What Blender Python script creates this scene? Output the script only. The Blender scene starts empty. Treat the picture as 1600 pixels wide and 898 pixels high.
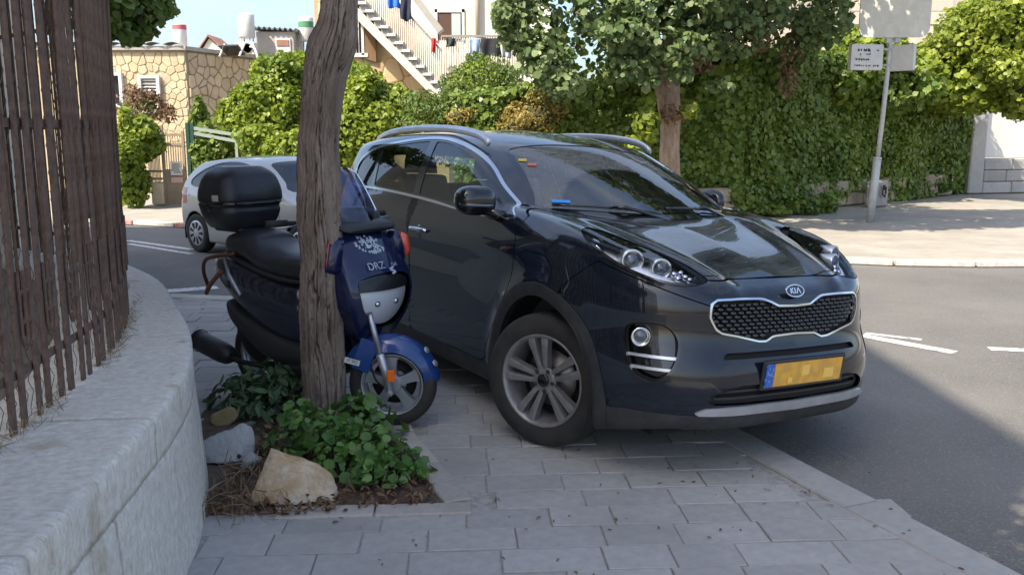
import bpy, bmesh, math, random
import numpy as np
from mathutils import Vector, Matrix
R = math.radians
rng = np.random.default_rng(7)
random.seed(7)
scene = bpy.context.scene
C = scene.collection

# ---------------------------------------------------------------- camera
cam_d = bpy.data.cameras.new('camera')
cam = bpy.data.objects.new('camera', cam_d)
C.objects.link(cam)
cam_d.sensor_width = 36.0
cam_d.lens = 36.0 * 1400 / 1600
cam_d.clip_end = 2000
cam.location = (0, 0, 1.63)
cam.rotation_euler = (R(90 - 9.85), 0, 0)
scene.camera = cam

# ---------------------------------------------------------------- sky, sun, exposure
SUN_AZ = math.atan2(-0.71, -0.70)      # direction towards the sun, in plan
SUN_EL = R(50)
world = bpy.data.worlds.new('World')
scene.world = world
world.use_nodes = True
wn, wl = world.node_tree.nodes, world.node_tree.links
bg = wn['Background']
sky = wn.new('ShaderNodeTexSky')
sky.sky_type = 'NISHITA'
sky.sun_disc = False
sky.sun_elevation = SUN_EL
sky.sun_rotation = math.pi / 2 - SUN_AZ
sky.air_density = 1.0
sky.dust_density = 3.0
sky.ozone_density = 2.5
# thin high cloud, drawn on the sky dome by direction
tc = wn.new('ShaderNodeTexCoord')
mp = wn.new('ShaderNodeMapping'); mp.inputs['Scale'].default_value = (1.3, 1.3, 3.2)
nz = wn.new('ShaderNodeTexNoise'); nz.inputs['Scale'].default_value = 1.7
nz.inputs['Detail'].default_value = 7; nz.inputs['Roughness'].default_value = 0.55
cr = wn.new('ShaderNodeValToRGB')
cr.color_ramp.elements[0].position = 0.46; cr.color_ramp.elements[0].color = (0, 0, 0, 1)
cr.color_ramp.elements[1].position = 0.72; cr.color_ramp.elements[1].color = (0.55, 0.55, 0.55, 1)
mx = wn.new('ShaderNodeMixRGB'); mx.inputs['Color2'].default_value = (3.6, 3.7, 3.9, 1)
wl.new(tc.outputs['Generated'], mp.inputs['Vector']); wl.new(mp.outputs[0], nz.inputs['Vector'])
wl.new(nz.outputs['Fac'], cr.inputs['Fac']); wl.new(cr.outputs['Color'], mx.inputs['Fac'])
wl.new(sky.outputs['Color'], mx.inputs['Color1']); wl.new(mx.outputs['Color'], bg.inputs['Color'])
bg.inputs['Strength'].default_value = 0.15

sun_d = bpy.data.lights.new('sun', 'SUN')
sun_d.energy = 4.0
sun_d.angle = R(0.4)
sun_d.color = (1.0, 0.90, 0.73)
sun = bpy.data.objects.new('sun', sun_d)
C.objects.link(sun)
sdir = Vector((math.cos(SUN_EL) * math.cos(SUN_AZ), math.cos(SUN_EL) * math.sin(SUN_AZ), math.sin(SUN_EL)))
sun.rotation_euler = sdir.to_track_quat('Z', 'Y').to_euler()

vs = scene.view_settings
vs.view_transform = 'Standard'
vs.look = 'None'
vs.exposure = 1.05
vs.gamma = 1.0
vs.use_curve_mapping = False
scene.render.engine = 'CYCLES'
scene.cycles.use_denoising = True
scene.cycles.max_bounces = 10
scene.cycles.transparent_max_bounces = 12

# ---------------------------------------------------------------- helpers
def spl(x, xs, ys):
    """natural cubic spline through (xs, ys), straight beyond the ends"""
    xs = np.asarray(xs, float); ys = np.asarray(ys, float); n = len(xs)
    h = np.diff(xs); A = np.eye(n); b = np.zeros(n)
    for i in range(1, n - 1):
        A[i, i-1] = h[i-1]; A[i, i] = 2 * (h[i-1] + h[i]); A[i, i+1] = h[i]
        b[i] = 6 * ((ys[i+1] - ys[i]) / h[i] - (ys[i] - ys[i-1]) / h[i-1])
    M = np.linalg.solve(A, b)
    x = np.asarray(x, float)
    xc = np.clip(x, xs[0], xs[-1])
    i = np.clip(np.searchsorted(xs, xc) - 1, 0, n - 2)
    d = h[i]; a = (xs[i+1] - xc) / d; c = (xc - xs[i]) / d
    r = a * ys[i] + c * ys[i+1] + ((a**3 - a) * M[i] + (c**3 - c) * M[i+1]) * d * d / 6
    s0 = (ys[1] - ys[0]) / h[0] - h[0] * M[1] / 6
    s1 = (ys[-1] - ys[-2]) / h[-1] + h[-1] * M[-2] / 6
    return r + np.where(x < xs[0], (x - xs[0]) * s0, 0) + np.where(x > xs[-1], (x - xs[-1]) * s1, 0)

def smin(a, b, k):
    h = np.clip(0.5 + 0.5 * (b - a) / k, 0, 1)
    return b + (a - b) * h - k * h * (1 - h)

def smax(a, b, k):
    return -smin(-a, -b, k)
def mat(name, col, rough=0.6, metal=0.0, col2=None, scale=8.0, detail=6.0, ramp=(0.35, 0.65), bump=None, coat=0.0, spec=0.5, coords='Object', stretch=None,
        dust=None, emit=None, bump2=None, rough2=None):
    """procedural material: base colour broken up by noise, optional bump, clear coat and a thin dust layer"""
    m = bpy.data.materials.new(name); m.use_nodes = True
    n, l = m.node_tree.nodes, m.node_tree.links
    b = n['Principled BSDF']
    b.inputs['Roughness'].default_value = rough
    b.inputs['Metallic'].default_value = metal
    b.inputs['Specular IOR Level'].default_value = spec
    b.inputs['Coat Weight'].default_value = coat
    b.inputs['Coat Roughness'].default_value = 0.03
    t = n.new('ShaderNodeTexCoord'); vec = t.outputs[coords]
    if stretch:
        mpg = n.new('ShaderNodeMapping'); mpg.inputs['Scale'].default_value = stretch
        l.new(vec, mpg.inputs['Vector']); vec = mpg.outputs[0]
    src = None
    if col2 is not None:
        z = n.new('ShaderNodeTexNoise'); z.inputs['Scale'].default_value = scale; z.inputs['Detail'].default_value = detail
        z.inputs['Roughness'].default_value = 0.6
        r = n.new('ShaderNodeValToRGB')
        r.color_ramp.elements[0].position = ramp[0]; r.color_ramp.elements[0].color = (*col, 1)
        r.color_ramp.elements[1].position = ramp[1]; r.color_ramp.elements[1].color = (*col2, 1)
        l.new(vec, z.inputs['Vector']); l.new(z.outputs['Fac'], r.inputs['Fac'])
        src = r.outputs['Color']
    if dust:
        dcol, amount, dscale = dust
        z = n.new('ShaderNodeTexNoise'); z.inputs['Scale'].default_value = dscale; z.inputs['Detail'].default_value = 8; z.inputs['Roughness'].default_value = .7
        r = n.new('ShaderNodeMapRange'); r.inputs['From Min'].default_value = .42; r.inputs['From Max'].default_value = .75
        r.inputs['To Max'].default_value = amount
        l.new(vec, z.inputs['Vector']); l.new(z.outputs['Fac'], r.inputs['Value'])
        mx = n.new('ShaderNodeMixRGB'); mx.inputs['Color2'].default_value = (*dcol, 1)
        if src: l.new(src, mx.inputs['Color1'])
        else: mx.inputs['Color1'].default_value = (*col, 1)
        l.new(r.outputs[0], mx.inputs['Fac']); src = mx.outputs['Color']
        rr = n.new('ShaderNodeMapRange'); rr.inputs['From Min'].default_value = .35; rr.inputs['From Max'].default_value = .8
        rr.inputs['To Min'].default_value = rough; rr.inputs['To Max'].default_value = min(1, rough + .35)
        l.new(z.outputs['Fac'], rr.inputs['Value']); l.new(rr.outputs[0], b.inputs['Roughness'])
    if src: l.new(src, b.inputs['Base Color'])
    else: b.inputs['Base Color'].default_value = (*col, 1)
    last = None
    for bp in (bump, bump2):
        if not bp: continue
        z = n.new('ShaderNodeTexNoise'); z.inputs['Scale'].default_value = bp[0]; z.inputs['Detail'].default_value = 8; z.inputs['Roughness'].default_value = .65
        k = n.new('ShaderNodeBump'); k.inputs['Strength'].default_value = bp[1]; k.inputs['Distance'].default_value = bp[2]
        l.new(vec, z.inputs['Vector']); l.new(z.outputs['Fac'], k.inputs['Height'])
        if last: l.new(last, k.inputs['Normal'])
        last = k.outputs['Normal']
    if last: l.new(last, b.inputs['Normal'])
    if emit:
        b.inputs['Emission Color'].default_value = (*emit[0], 1); b.inputs['Emission Strength'].default_value = emit[1]
    return m

def glass_mat(name, tint, rough=0.0, base=0.12, ior=1.5):
    """single-sheet glass: tinted see-through with a Fresnel mirror"""
    m = bpy.data.materials.new(name); m.use_nodes = True
    n, l = m.node_tree.nodes, m.node_tree.links
    n.remove(n['Principled BSDF'])
    o = n['Material Output']
    tr = n.new('ShaderNodeBsdfTransparent'); tr.inputs['Color'].default_value = (*tint, 1)
    gl = n.new('ShaderNodeBsdfGlossy'); gl.inputs['Roughness'].default_value = rough
    fr = n.new('ShaderNodeFresnel'); fr.inputs['IOR'].default_value = ior
    mr = n.new('ShaderNodeMapRange'); mr.inputs['To Min'].default_value = base; mr.inputs['From Min'].default_value = 0.03
    ms = n.new('ShaderNodeMixShader')
    l.new(fr.outputs[0], mr.inputs['Value']); l.new(mr.outputs[0], ms.inputs['Fac'])
    l.new(tr.outputs[0], ms.inputs[1]); l.new(gl.outputs[0], ms.inputs[2]); l.new(ms.outputs[0], o.inputs['Surface'])
    return m

def leaf_mat(name, dark, light, trans=0.35, rough=0.45):
    """leaf: colour picked per leaf from a stored random value, some light let through"""
    m = bpy.data.materials.new(name); m.use_nodes = True
    n, l = m.node_tree.nodes, m.node_tree.links
    b = n['Principled BSDF']; o = n['Material Output']
    at = n.new('ShaderNodeAttribute'); at.attribute_name = 'rnd'
    r = n.new('ShaderNodeValToRGB')
    r.color_ramp.elements[0].color = (*dark, 1); r.color_ramp.elements[1].color = (*light, 1)
    l.new(at.outputs['Fac'], r.inputs['Fac']); l.new(r.outputs['Color'], b.inputs['Base Color'])
    b.inputs['Roughness'].default_value = rough
    t = n.new('ShaderNodeBsdfTranslucent'); l.new(r.outputs['Color'], t.inputs['Color'])
    ms = n.new('ShaderNodeMixShader'); ms.inputs['Fac'].default_value = trans
    l.new(b.outputs[0], ms.inputs[1]); l.new(t.outputs[0], ms.inputs[2]); l.new(ms.outputs[0], o.inputs['Surface'])
    return m

def rot_to(d):
    """orthonormal frame (u, v, d)"""
    d = np.asarray(d, float); d = d / np.linalg.norm(d)
    a = np.array([0, 0, 1.0]) if abs(d[2]) < 0.95 else np.array([1.0, 0, 0])
    u = np.cross(a, d); u /= np.linalg.norm(u)
    return u, np.cross(d, u), d

class MB:
    """collects shapes into one mesh"""
    def __init__(s): s.v = []; s.f = []; s.sm = []
    def add(s, v, f, smooth=False):
        o = len(s.v); s.v.extend([tuple(map(float, p)) for p in v])
        s.f.extend([tuple(int(i) + o for i in q) for q in f]); s.sm.extend([smooth] * len(f)); return s
    def box(s, c, size, rz=0.0, M=None, bev=0.0):
        hx, hy, hz = size[0] / 2, size[1] / 2, size[2] / 2
        if bev > 0:
            b = min(bev, hx * .9, hy * .9, hz * .9); V = []
            for z, sh in ((-hz, b), (-hz + b, 0), (hz - b, 0), (hz, b)):
                x, y = hx - sh, hy - sh
                k = b if sh == 0 else b * .6
                V += [(-x + k, -y, z), (x - k, -y, z), (x, -y + k, z), (x, y - k, z), (x - k, y, z), (-x + k, y, z), (-x, y - k, z), (-x, -y + k, z)]
            F = [tuple(range(7, -1, -1)), tuple(range(24, 32))]
            for r in range(3):
                for i in range(8): F.append((r*8+i, r*8+(i+1) % 8, (r+1)*8+(i+1) % 8, (r+1)*8+i))
        else:
            V = [(-hx,-hy,-hz),(hx,-hy,-hz),(hx,hy,-hz),(-hx,hy,-hz),(-hx,-hy,hz),(hx,-hy,hz),(hx,hy,hz),(-hx,hy,hz)]
            F = [(3,2,1,0),(4,5,6,7),(0,1,5,4),(1,2,6,5),(2,3,7,6),(3,0,4,7)]
        V = np.array(V)
        if M is not None: V = V @ np.asarray(M).T
        elif rz: V = V @ np.array([[math.cos(rz), -math.sin(rz), 0], [math.sin(rz), math.cos(rz), 0], [0, 0, 1]]).T
        return s.add(V + np.array(c), F)
    def bar(s, a, b, w, h=None, up=(0, 0, 1)):
        a, b = np.array(a, float), np.array(b, float); h = h or w
        d = b - a; L = np.linalg.norm(d); d /= L
        u = np.cross(up, d)
        if np.linalg.norm(u) < 1e-4: u = np.cross((1, 0, 0), d)
        u /= np.linalg.norm(u); v = np.cross(d, u)
        return s.box((a + b) / 2, (w, h, L), M=np.stack([u, v, d], 1))
    def tube(s, path, r, n=8, caps=True, smooth=True, closed=False):
        p = np.array(path, float); m = len(p)
        rr = np.full(m, r) if np.isscalar(r) else np.array(r, float)
        T = np.gradient(p, axis=0) if not closed else np.roll(p, -1, 0) - np.roll(p, 1, 0)
        T /= np.linalg.norm(T, axis=1)[:, None] + 1e-12
        u, v, _ = rot_to(T[0]); V = []
        for i in range(m):
            u = u - T[i] * (u @ T[i]); u /= np.linalg.norm(u); w = np.cross(T[i], u)
            for k in range(n):
                a = 2 * math.pi * k / n
                V.append(p[i] + rr[i] * (math.cos(a) * u + math.sin(a) * w))
        F = []
        for i in range(m if closed else m - 1):
            j = (i + 1) % m
            for k in range(n): F.append((i*n+k, i*n+(k+1) % n, j*n+(k+1) % n, j*n+k))
        s.add(V, F, smooth)
        if caps and not closed:
            o = len(s.v) - len(V)
            s.f += [tuple(o + k for k in range(n - 1, -1, -1)), tuple(o + (m-1)*n + k for k in range(n))]; s.sm += [False, False]
        return s
    def loft(s, rings, caps=True, smooth=True, closed=True):
        n = len(rings[0]); V = [p for r in rings for p in r]; F = []
        for i in range(len(rings) - 1):
            for k in range(n if closed else n - 1):
                F.append((i*n+k, i*n+(k+1) % n, (i+1)*n+(k+1) % n, (i+1)*n+k))
        s.add(V, F, smooth)
        if caps:
            o = len(s.v) - len(V)
            s.f += [tuple(o + k for k in range(n - 1, -1, -1)), tuple(o + (len(rings)-1)*n + k for k in range(n))]; s.sm += [smooth, smooth]
        return s
    def lathe(s, prof, c=(0, 0, 0), axis=(0, 0, 1), n=24, smooth=True, closed=False, caps=True):
        """prof: (radius, height along axis)"""
        u, v, d = rot_to(axis); c = np.array(c, float); V = []
        for r, h in prof:
            for k in range(n):
                a = 2 * math.pi * k / n
                V.append(c + r * (math.cos(a) * u + math.sin(a) * v) + h * d)
        F = []; m = len(prof)
        for i in range(m if closed else m - 1):
            j = (i + 1) % m
            for k in range(n): F.append((i*n+k, i*n+(k+1) % n, j*n+(k+1) % n, j*n+k))
        s.add(V, F, smooth)
        if not closed and caps:
            o = len(s.v) - len(V)
            if prof[0][0] > 1e-5: s.f.append(tuple(o + k for k in range(n - 1, -1, -1))); s.sm.append(False)
            if prof[-1][0] > 1e-5: s.f.append(tuple(o + (m-1)*n + k for k in range(n))); s.sm.append(False)
        return s
    def prism(s, poly, thick, M=None, c=(0, 0, 0), smooth=False):
        """polygon (u, v) extruded by thick along w; M columns are u, v, w"""
        M = np.eye(3) if M is None else np.asarray(M, float); c = np.array(c, float); n = len(poly)
        lo = [M @ np.array([p[0], p[1], -thick / 2]) + c for p in poly]
        hi = [M @ np.array([p[0], p[1], thick / 2]) + c for p in poly]
        F = [tuple(range(n - 1, -1, -1)), tuple(range(n, 2 * n))] + [(i, (i+1) % n, n + (i+1) % n, n + i) for i in range(n)]
        return s.add(lo + hi, F, smooth)
    def mesh(s, name, m=None):
        me = bpy.data.meshes.new(name)
        me.from_pydata(s.v, [], s.f)
        me.polygons.foreach_set('use_smooth', s.sm)
        bm = bmesh.new(); bm.from_mesh(me); bmesh.ops.recalc_face_normals(bm, faces=bm.faces); bm.to_mesh(me); bm.free()
        if m: me.materials.append(m)
        return me
    def build(s, name, m, parent=None): return obj(name, s.mesh(name, m), None, parent)

def superring(c, a, b, u, v, n=20, e=2.6, top=None):
    """one super-ellipse ring, half sizes a (along u) and b (along v)"""
    c, u, v = np.array(c, float), np.array(u, float), np.array(v, float); out = []
    for k in range(n):
        t = 2 * math.pi * k / n
        x, y = math.cos(t), math.sin(t)
        out.append(c + u * a * math.copysign(abs(x) ** (2 / e), x) + v * b * math.copysign(abs(y) ** (2 / e), y))
    return out

def obj(name, me, m=None, parent=None, auto=None):
    o = bpy.data.objects.new(name, me)
    C.objects.link(o)
    if m and not me.materials: me.materials.append(m)
    if parent: o.parent = parent
    return o

def tag(o, label=None, cat=None, group=None, kind=None):
    if label: o['label'] = label
    if cat: o['category'] = cat
    if group: o['group'] = group
    if kind: o['kind'] = kind
    return o

def thing(name, label, cat, loc=(0, 0, 0), rz=0.0, group=None):
    o = bpy.data.objects.new(name, None); C.objects.link(o)
    o.empty_display_size = .1
    o.location = loc; o.rotation_euler = (0, 0, rz)
    return tag(o, label, cat, group)

def struct(name, me, m=None):
    return tag(obj(name, me, m), kind='structure')

def sheet(name, poly, z, m, parent=None):
    me = bpy.data.meshes.new(name)
    me.from_pydata([(p[0], p[1], z) for p in poly], [], [tuple(range(len(poly)))])
    me.materials.append(m)
    return obj(name, me, None, parent)

# camera-to-place conversion used while measuring where things stand
CAMH, CPT = 1.63, R(9.85)
def at(px, py, Y):
    u, v = (px - 800) / 1400, (449 - py) / 1400
    d = np.array([u, math.cos(CPT) + v * math.sin(CPT), -math.sin(CPT) + v * math.cos(CPT)])
    return np.array([0, 0, CAMH]) + d * (Y / d[1])
def gnd(px, py, z=0.0):
    u, v = (px - 800) / 1400, (449 - py) / 1400
    d = np.array([u, math.cos(CPT) + v * math.sin(CPT), -math.sin(CPT) + v * math.cos(CPT)])
    return np.array([0, 0, CAMH]) + d * ((z - CAMH) / d[2])

def vnoise(P, seed=0, octaves=4, freq=1.0, gain=.5):
    """value noise in 3D, -1..1"""
    P = np.asarray(P, float); out = np.zeros(len(P)); amp = 1.0; tot = 0
    for o in range(octaves):
        q = P * freq * (2 ** o) + seed * 17.3 + o * 5.1
        i = np.floor(q).astype(np.int64); f = q - i; f = f * f * (3 - 2 * f)
        def h(a):
            n = (i[:, 0] + a[0]) * 374761393 + (i[:, 1] + a[1]) * 668265263 + (i[:, 2] + a[2]) * 2147483647 + seed * 974711
            n = (n ^ (n >> 13)) * 1274126177
            n = n ^ (n >> 16)
            return (n & 0xffff) / 32767.5 - 1
        r = 0
        for a in ((0,0,0),(1,0,0),(0,1,0),(1,1,0),(0,0,1),(1,0,1),(0,1,1),(1,1,1)):
            w = np.where(a[0], f[:, 0], 1 - f[:, 0]) * np.where(a[1], f[:, 1], 1 - f[:, 1]) * np.where(a[2], f[:, 2], 1 - f[:, 2])
            r = r + w * h(a)
        out += amp * r; tot += amp; amp *= gain
    return out / tot

def flat_text(body, size, m, name, parent, M, depth=0.002, align='CENTER'):
    """lettering as flat mesh, M = 4x4 placing its xy plane"""
    cu = bpy.data.curves.new(name, 'FONT'); cu.body = body; cu.size = size; cu.extrude = depth / 2
    cu.align_x = align; cu.align_y = 'CENTER'
    tmp = bpy.data.objects.new('tmp_text', cu); C.objects.link(tmp)
    dg = bpy.context.evaluated_depsgraph_get(); dg.update()
    me = bpy.data.meshes.new_from_object(tmp.evaluated_get(dg))
    bpy.data.objects.remove(tmp); bpy.data.curves.remove(cu)
    me.transform(Matrix(M)); me.materials.clear(); me.materials.append(m)
    return obj(name, me, None, parent)

def frame4(c, u, v):
    u = Vector(u).normalized(); v = Vector(v); w = u.cross(v).normalized(); v = w.cross(u)
    return Matrix(((u.x, v.x, w.x, c[0]), (u.y, v.y, w.y, c[1]), (u.z, v.z, w.z, c[2]), (0, 0, 0, 1)))
# ---------------------------------------------------------------- implicit surface tools
def surface_nets(f, lo, hi, res):
    """quad mesh of f = 0 (f > 0 inside), verts moved onto the surface; mirrored functions welcome"""
    n = [int(round((hi[i] - lo[i]) / res)) + 1 for i in range(3)]
    ax = [np.linspace(lo[i], hi[i], n[i]) for i in range(3)]
    X, Y, Z = np.meshgrid(*ax, indexing='ij')
    V = f(X, Y, Z)
    st = np.array([ax[i][1] - ax[i][0] for i in range(3)])
    S = V > 0
    c = [n[i] - 1 for i in range(3)]
    corner = [(i, j, k) for i in (0, 1) for j in (0, 1) for k in (0, 1)]
    sl = lambda o: tuple(slice(o[q], o[q] + c[q]) for q in range(3))
    cnt = sum(S[sl(o)].astype(np.int8) for o in corner)
    act = (cnt > 0) & (cnt < 8)
    idx = -np.ones(c, int); idx[act] = np.arange(act.sum())
    P = np.zeros((act.sum(), 3)); Wt = np.zeros(act.sum())
    for a in range(8):
        for b in range(a + 1, 8):
            oa, ob = corner[a], corner[b]
            if sum(abs(oa[q] - ob[q]) for q in range(3)) != 1: continue
            va, vb = V[sl(oa)][act], V[sl(ob)][act]
            m = (va > 0) != (vb > 0)
            t = np.where(m, va / np.where(m, va - vb, 1), 0)
            p = np.array(oa)[None] + t[:, None] * (np.array(ob) - np.array(oa))[None]
            P += p * m[:, None]; Wt += m
    base = np.argwhere(act)
    P = (base + P / Wt[:, None]) * st + np.array(lo)
    quads = []
    for a in range(3):
        b, d = (a + 1) % 3, (a + 2) % 3
        s0 = [slice(None)] * 3; s1 = [slice(None)] * 3
        s0[a] = slice(0, -1); s1[a] = slice(1, None)
        ch = S[tuple(s0)] != S[tuple(s1)]
        e = np.argwhere(ch)
        ok = (e[:, b] > 0) & (e[:, d] > 0) & (e[:, b] < c[b]) & (e[:, d] < c[d])
        e = e[ok]
        pos = S[tuple(s0)][tuple(e.T)]
        def g(db, dd):
            q = e.copy(); q[:, b] -= db; q[:, d] -= dd
            return idx[tuple(q.T)]
        Q = np.stack([g(1, 1), g(0, 1), g(0, 0), g(1, 0)], 1)
        Q[~pos] = Q[~pos][:, ::-1]
        quads.append(Q)
    Q = np.concatenate(quads)
    P = project(f, P, res * 0.7)
    return P, Q

def grad(f, P, e=1e-3):
    G = np.empty_like(P)
    for a in range(3):
        d = np.zeros(3); d[a] = e
        G[:, a] = (f(*(P + d).T) - f(*(P - d).T)) / (2 * e)
    return G

def project(f, P, lim, it=4):
    P0 = P.copy()
    for _ in range(it):
        G = grad(f, P); v = f(*P.T)
        s = v / np.maximum((G * G).sum(1), 1e-9)
        P = P - np.clip(s, -lim, lim)[:, None] * G
    return P

def clip(P, F, vals):
    """keep the part of the polygon mesh where vals > 0 (cut along vals = 0); F = (quad array, list of other polygons)"""
    Q, L = F
    vals = np.where(np.abs(vals) < 1e-7, 1e-7, vals)
    keep = vals > 0
    kq = keep[Q].sum(1) if len(Q) else np.zeros(0, int)
    Qin = Q[kq == 4]
    cross = [tuple(q) for q in Q[(kq > 0) & (kq < 4)].tolist()]
    new_v = []; ecache = {}; out = []; n0 = len(P)
    for fc in cross + list(L):
        k = [keep[i] for i in fc]
        if not any(k): continue
        if all(k): out.append(fc); continue
        poly = []; m = len(fc)
        for i in range(m):
            a, b = fc[i], fc[(i + 1) % m]
            if k[i]: poly.append(a)
            if k[i] != k[(i + 1) % m]:
                key = (a, b) if a < b else (b, a)
                if key not in ecache:
                    t = vals[a] / (vals[a] - vals[b])
                    ecache[key] = n0 + len(new_v); new_v.append(P[a] + t * (P[b] - P[a]))
                poly.append(ecache[key])
        if len(poly) >= 3: out.append(tuple(poly))
    PP = np.concatenate([P, np.array(new_v).reshape(-1, 3)])
    used = np.zeros(len(PP), bool); used[Qin.ravel()] = True
    for fc in out: used[list(fc)] = True
    mp_ = np.cumsum(used) - 1
    return PP[used], (mp_[Qin], [tuple(int(i) for i in mp_[list(fc)]) for fc in out])

def sd_poly(u, v, poly):
    """signed distance to a closed polygon in 2D, positive inside"""
    poly = np.asarray(poly, float); u = np.asarray(u); v = np.asarray(v)
    d = np.full(u.shape, 1e9); ins = np.zeros(u.shape, bool)
    n = len(poly)
    for i in range(n):
        a, b = poly[i], poly[(i + 1) % n]
        e = b - a; L = max(e @ e, 1e-12)
        t = np.clip(((u - a[0]) * e[0] + (v - a[1]) * e[1]) / L, 0, 1)
        d = np.minimum(d, np.hypot(u - a[0] - t * e[0], v - a[1] - t * e[1]))
        c = ((a[1] > v) != (b[1] > v)) & (u < (b[0] - a[0]) * (v - a[1]) / (b[1] - a[1] + 1e-15) + a[0])
        ins ^= c
    return np.where(ins, d, -d)

def smooth_poly(pts, n=6, closed=True):
    """Catmull-Rom through the points"""
    p = np.asarray(pts, float); m = len(p); out = []
    for i in range(m if closed else m - 1):
        g = (lambda k: p[k % m]) if closed else (lambda k: p[min(max(k, 0), m - 1)])
        a, b, c, d = g(i-1), g(i), g(i+1), g(i+2)
        for t in np.arange(n) / n:
            out.append(0.5 * (2*b + (c-a)*t + (2*a-5*b+4*c-d)*t*t + (3*b-a-3*c+d)*t**3))
    if not closed: out.append(p[-1])
    return np.array(out)

# ---------------------------------------------------------------- SUV body as a function (metres, x forward from the front axle, z up)
def suv_f(x, y, z):
    ay = np.sqrt(y * y + 1e-6)
    # nose
    Fz = spl(z, [.12, .20, .27, .34, .42, .51, .59, .67, .80, .90, 1.0, 1.15], [.77, .85, .895, .92, .933, .935, .918, .886, .868, .850, .79, .66])
    G = spl(ay, [0, .25, .48, .60, .70, .78, .85, .92], [0, -.010, -.042, -.100, -.185, -.29, -.43, -.64])
    front = (Fz + G - x) / (1 + 1.2 * np.clip((ay - .45) / .4, 0, 1))
    # flank
    Wz = spl(z, [.15, .24, .30, .42, .58, .74, .90, 1.015, 1.10, 1.18, 1.3], [.845, .872, .884, .890, .893, .900, .911, .918, .893, .862, .79])
    T = spl(x, [-3.6, -3.2, -2.7, -2.2, -1.4, -.7, -.2, .3, .7, 1.0], [-.11, -.035, .004, .006, .004, .002, .006, .006, -.012, -.04])
    fl = 0
    for cx in (0.0, -2.67):
        d = np.hypot(x - cx, z - .36)
        fl = fl + .020 * np.exp(-((d - .49) / .07) ** 2) * (z > .05)
    side = Wz + T + fl - ay
    # top
    zc = spl(x, [-3.7, -3.0, -1.5, -.6, -.25, 0, .2, .4, .6, .742, .85, .95], [1.17, 1.215, 1.205, 1.20, 1.185, 1.152, 1.112, 1.066, 1.008, .954, .905, .85])
    hc = spl(ay, [0, .3, .5, .62, .74, .82, .92], [0, -.005, .002, .014, .024, .016, -.03])
    yr = .36 + .22 * np.clip((.8 - x) / .9, 0, 1)
    ridge = .016 * np.exp(-((ay - yr) / .055) ** 2) * np.clip((x + .3) / .3, 0, 1)
    top = (zc + hc + ridge - z) * .93
    bot = z - .185 - .085 * np.clip((x - .35) / .4, 0, 1)
    rz = spl(z, [.2, .35, .55, .8, 1.0, 1.2, 1.3], [-3.36, -3.50, -3.55, -3.555, -3.51, -3.43, -3.36])
    rear = x - rz - .16 * ay * ay
    lo = smin(side, top, .05)
    lo = smin(lo, front, .05)
    lo = smin(lo, bot, .04)
    lo = smin(lo, rear, .10)
    # greenhouse
    XW = spl(z, [1.0, 1.17, 1.3, 1.42, 1.52, 1.58, 1.63], [.26, -.06, -.34, -.62, -.88, -1.08, -1.30])
    ws = (XW - .56 * ay * ay - x) * .43
    Wg = spl(z, [1.05, 1.18, 1.3, 1.42, 1.52, 1.60, 1.68], [.902, .868, .834, .792, .750, .706, .64])
    Tg = spl(x, [-3.6, -3.2, -2.7, -2.2, -1.5, -.8, -.3], [-.12, -.05, -.012, -.002, 0, -.004, -.012])
    sg = (Wg + Tg - ay) * .92
    zr = spl(x, [-3.5, -3.2, -2.8, -2.4, -2.0, -1.6, -1.3, -1.0, -.7], [1.560, 1.602, 1.642, 1.668, 1.680, 1.675, 1.656, 1.618, 1.560])
    rf = zr - .11 * ay * ay - z
    xr = spl(z, [1.1, 1.2, 1.35, 1.5, 1.6, 1.7], [-3.52, -3.49, -3.42, -3.35, -3.30, -3.25])
    rr = (x - xr - .2 * ay * ay) * .9
    up = smin(ws, sg, .05)
    up = smin(up, rf, .06)
    up = smin(up, rr, .06)
    up = np.minimum(up, z - 1.08)
    return smax(lo, up, .02)

SUV_LOC = (0.90, 4.99, -0.042); SUV_YAW = R(300); SUV_ROLL = R(-2.8)
# ---------------------------------------------------------------- ground, road, pavements
def asphalt(name, c1, c2, c3):
    m = mat(name, c1, .85, col2=c2, scale=.55, detail=8, ramp=(.3, .7), bump=(160, .5, .006), bump2=(7, .25, .02), coords='Object')
    n, l = m.node_tree.nodes, m.node_tree.links; b = n['Principled BSDF']
    src = b.inputs['Base Color'].links[0].from_socket
    t = n.new('ShaderNodeTexCoord')
    z = n.new('ShaderNodeTexNoise'); z.inputs['Scale'].default_value = 95; z.inputs['Detail'].default_value = 3; l.new(t.outputs['Object'], z.inputs['Vector'])
    r = n.new('ShaderNodeMapRange'); r.inputs['From Min'].default_value = .52; r.inputs['From Max'].default_value = .68; r.inputs['To Max'].default_value = .65; l.new(z.outputs['Fac'], r.inputs['Value'])
    mx = n.new('ShaderNodeMixRGB'); mx.inputs['Color2'].default_value = (*c3, 1); l.new(src, mx.inputs['Color1']); l.new(r.outputs[0], mx.inputs['Fac'])
    l.new(mx.outputs[0], b.inputs['Base Color'])
    return m
M_earth = mat('dry_earth', (.17, .14, .10), .95, col2=(.24, .20, .15), scale=.4, bump=(20, .4, .03))
M_asphalt = asphalt('worn_asphalt', (.095, .091, .084), (.165, .157, .145), (.25, .24, .22))
M_paver = None
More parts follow.
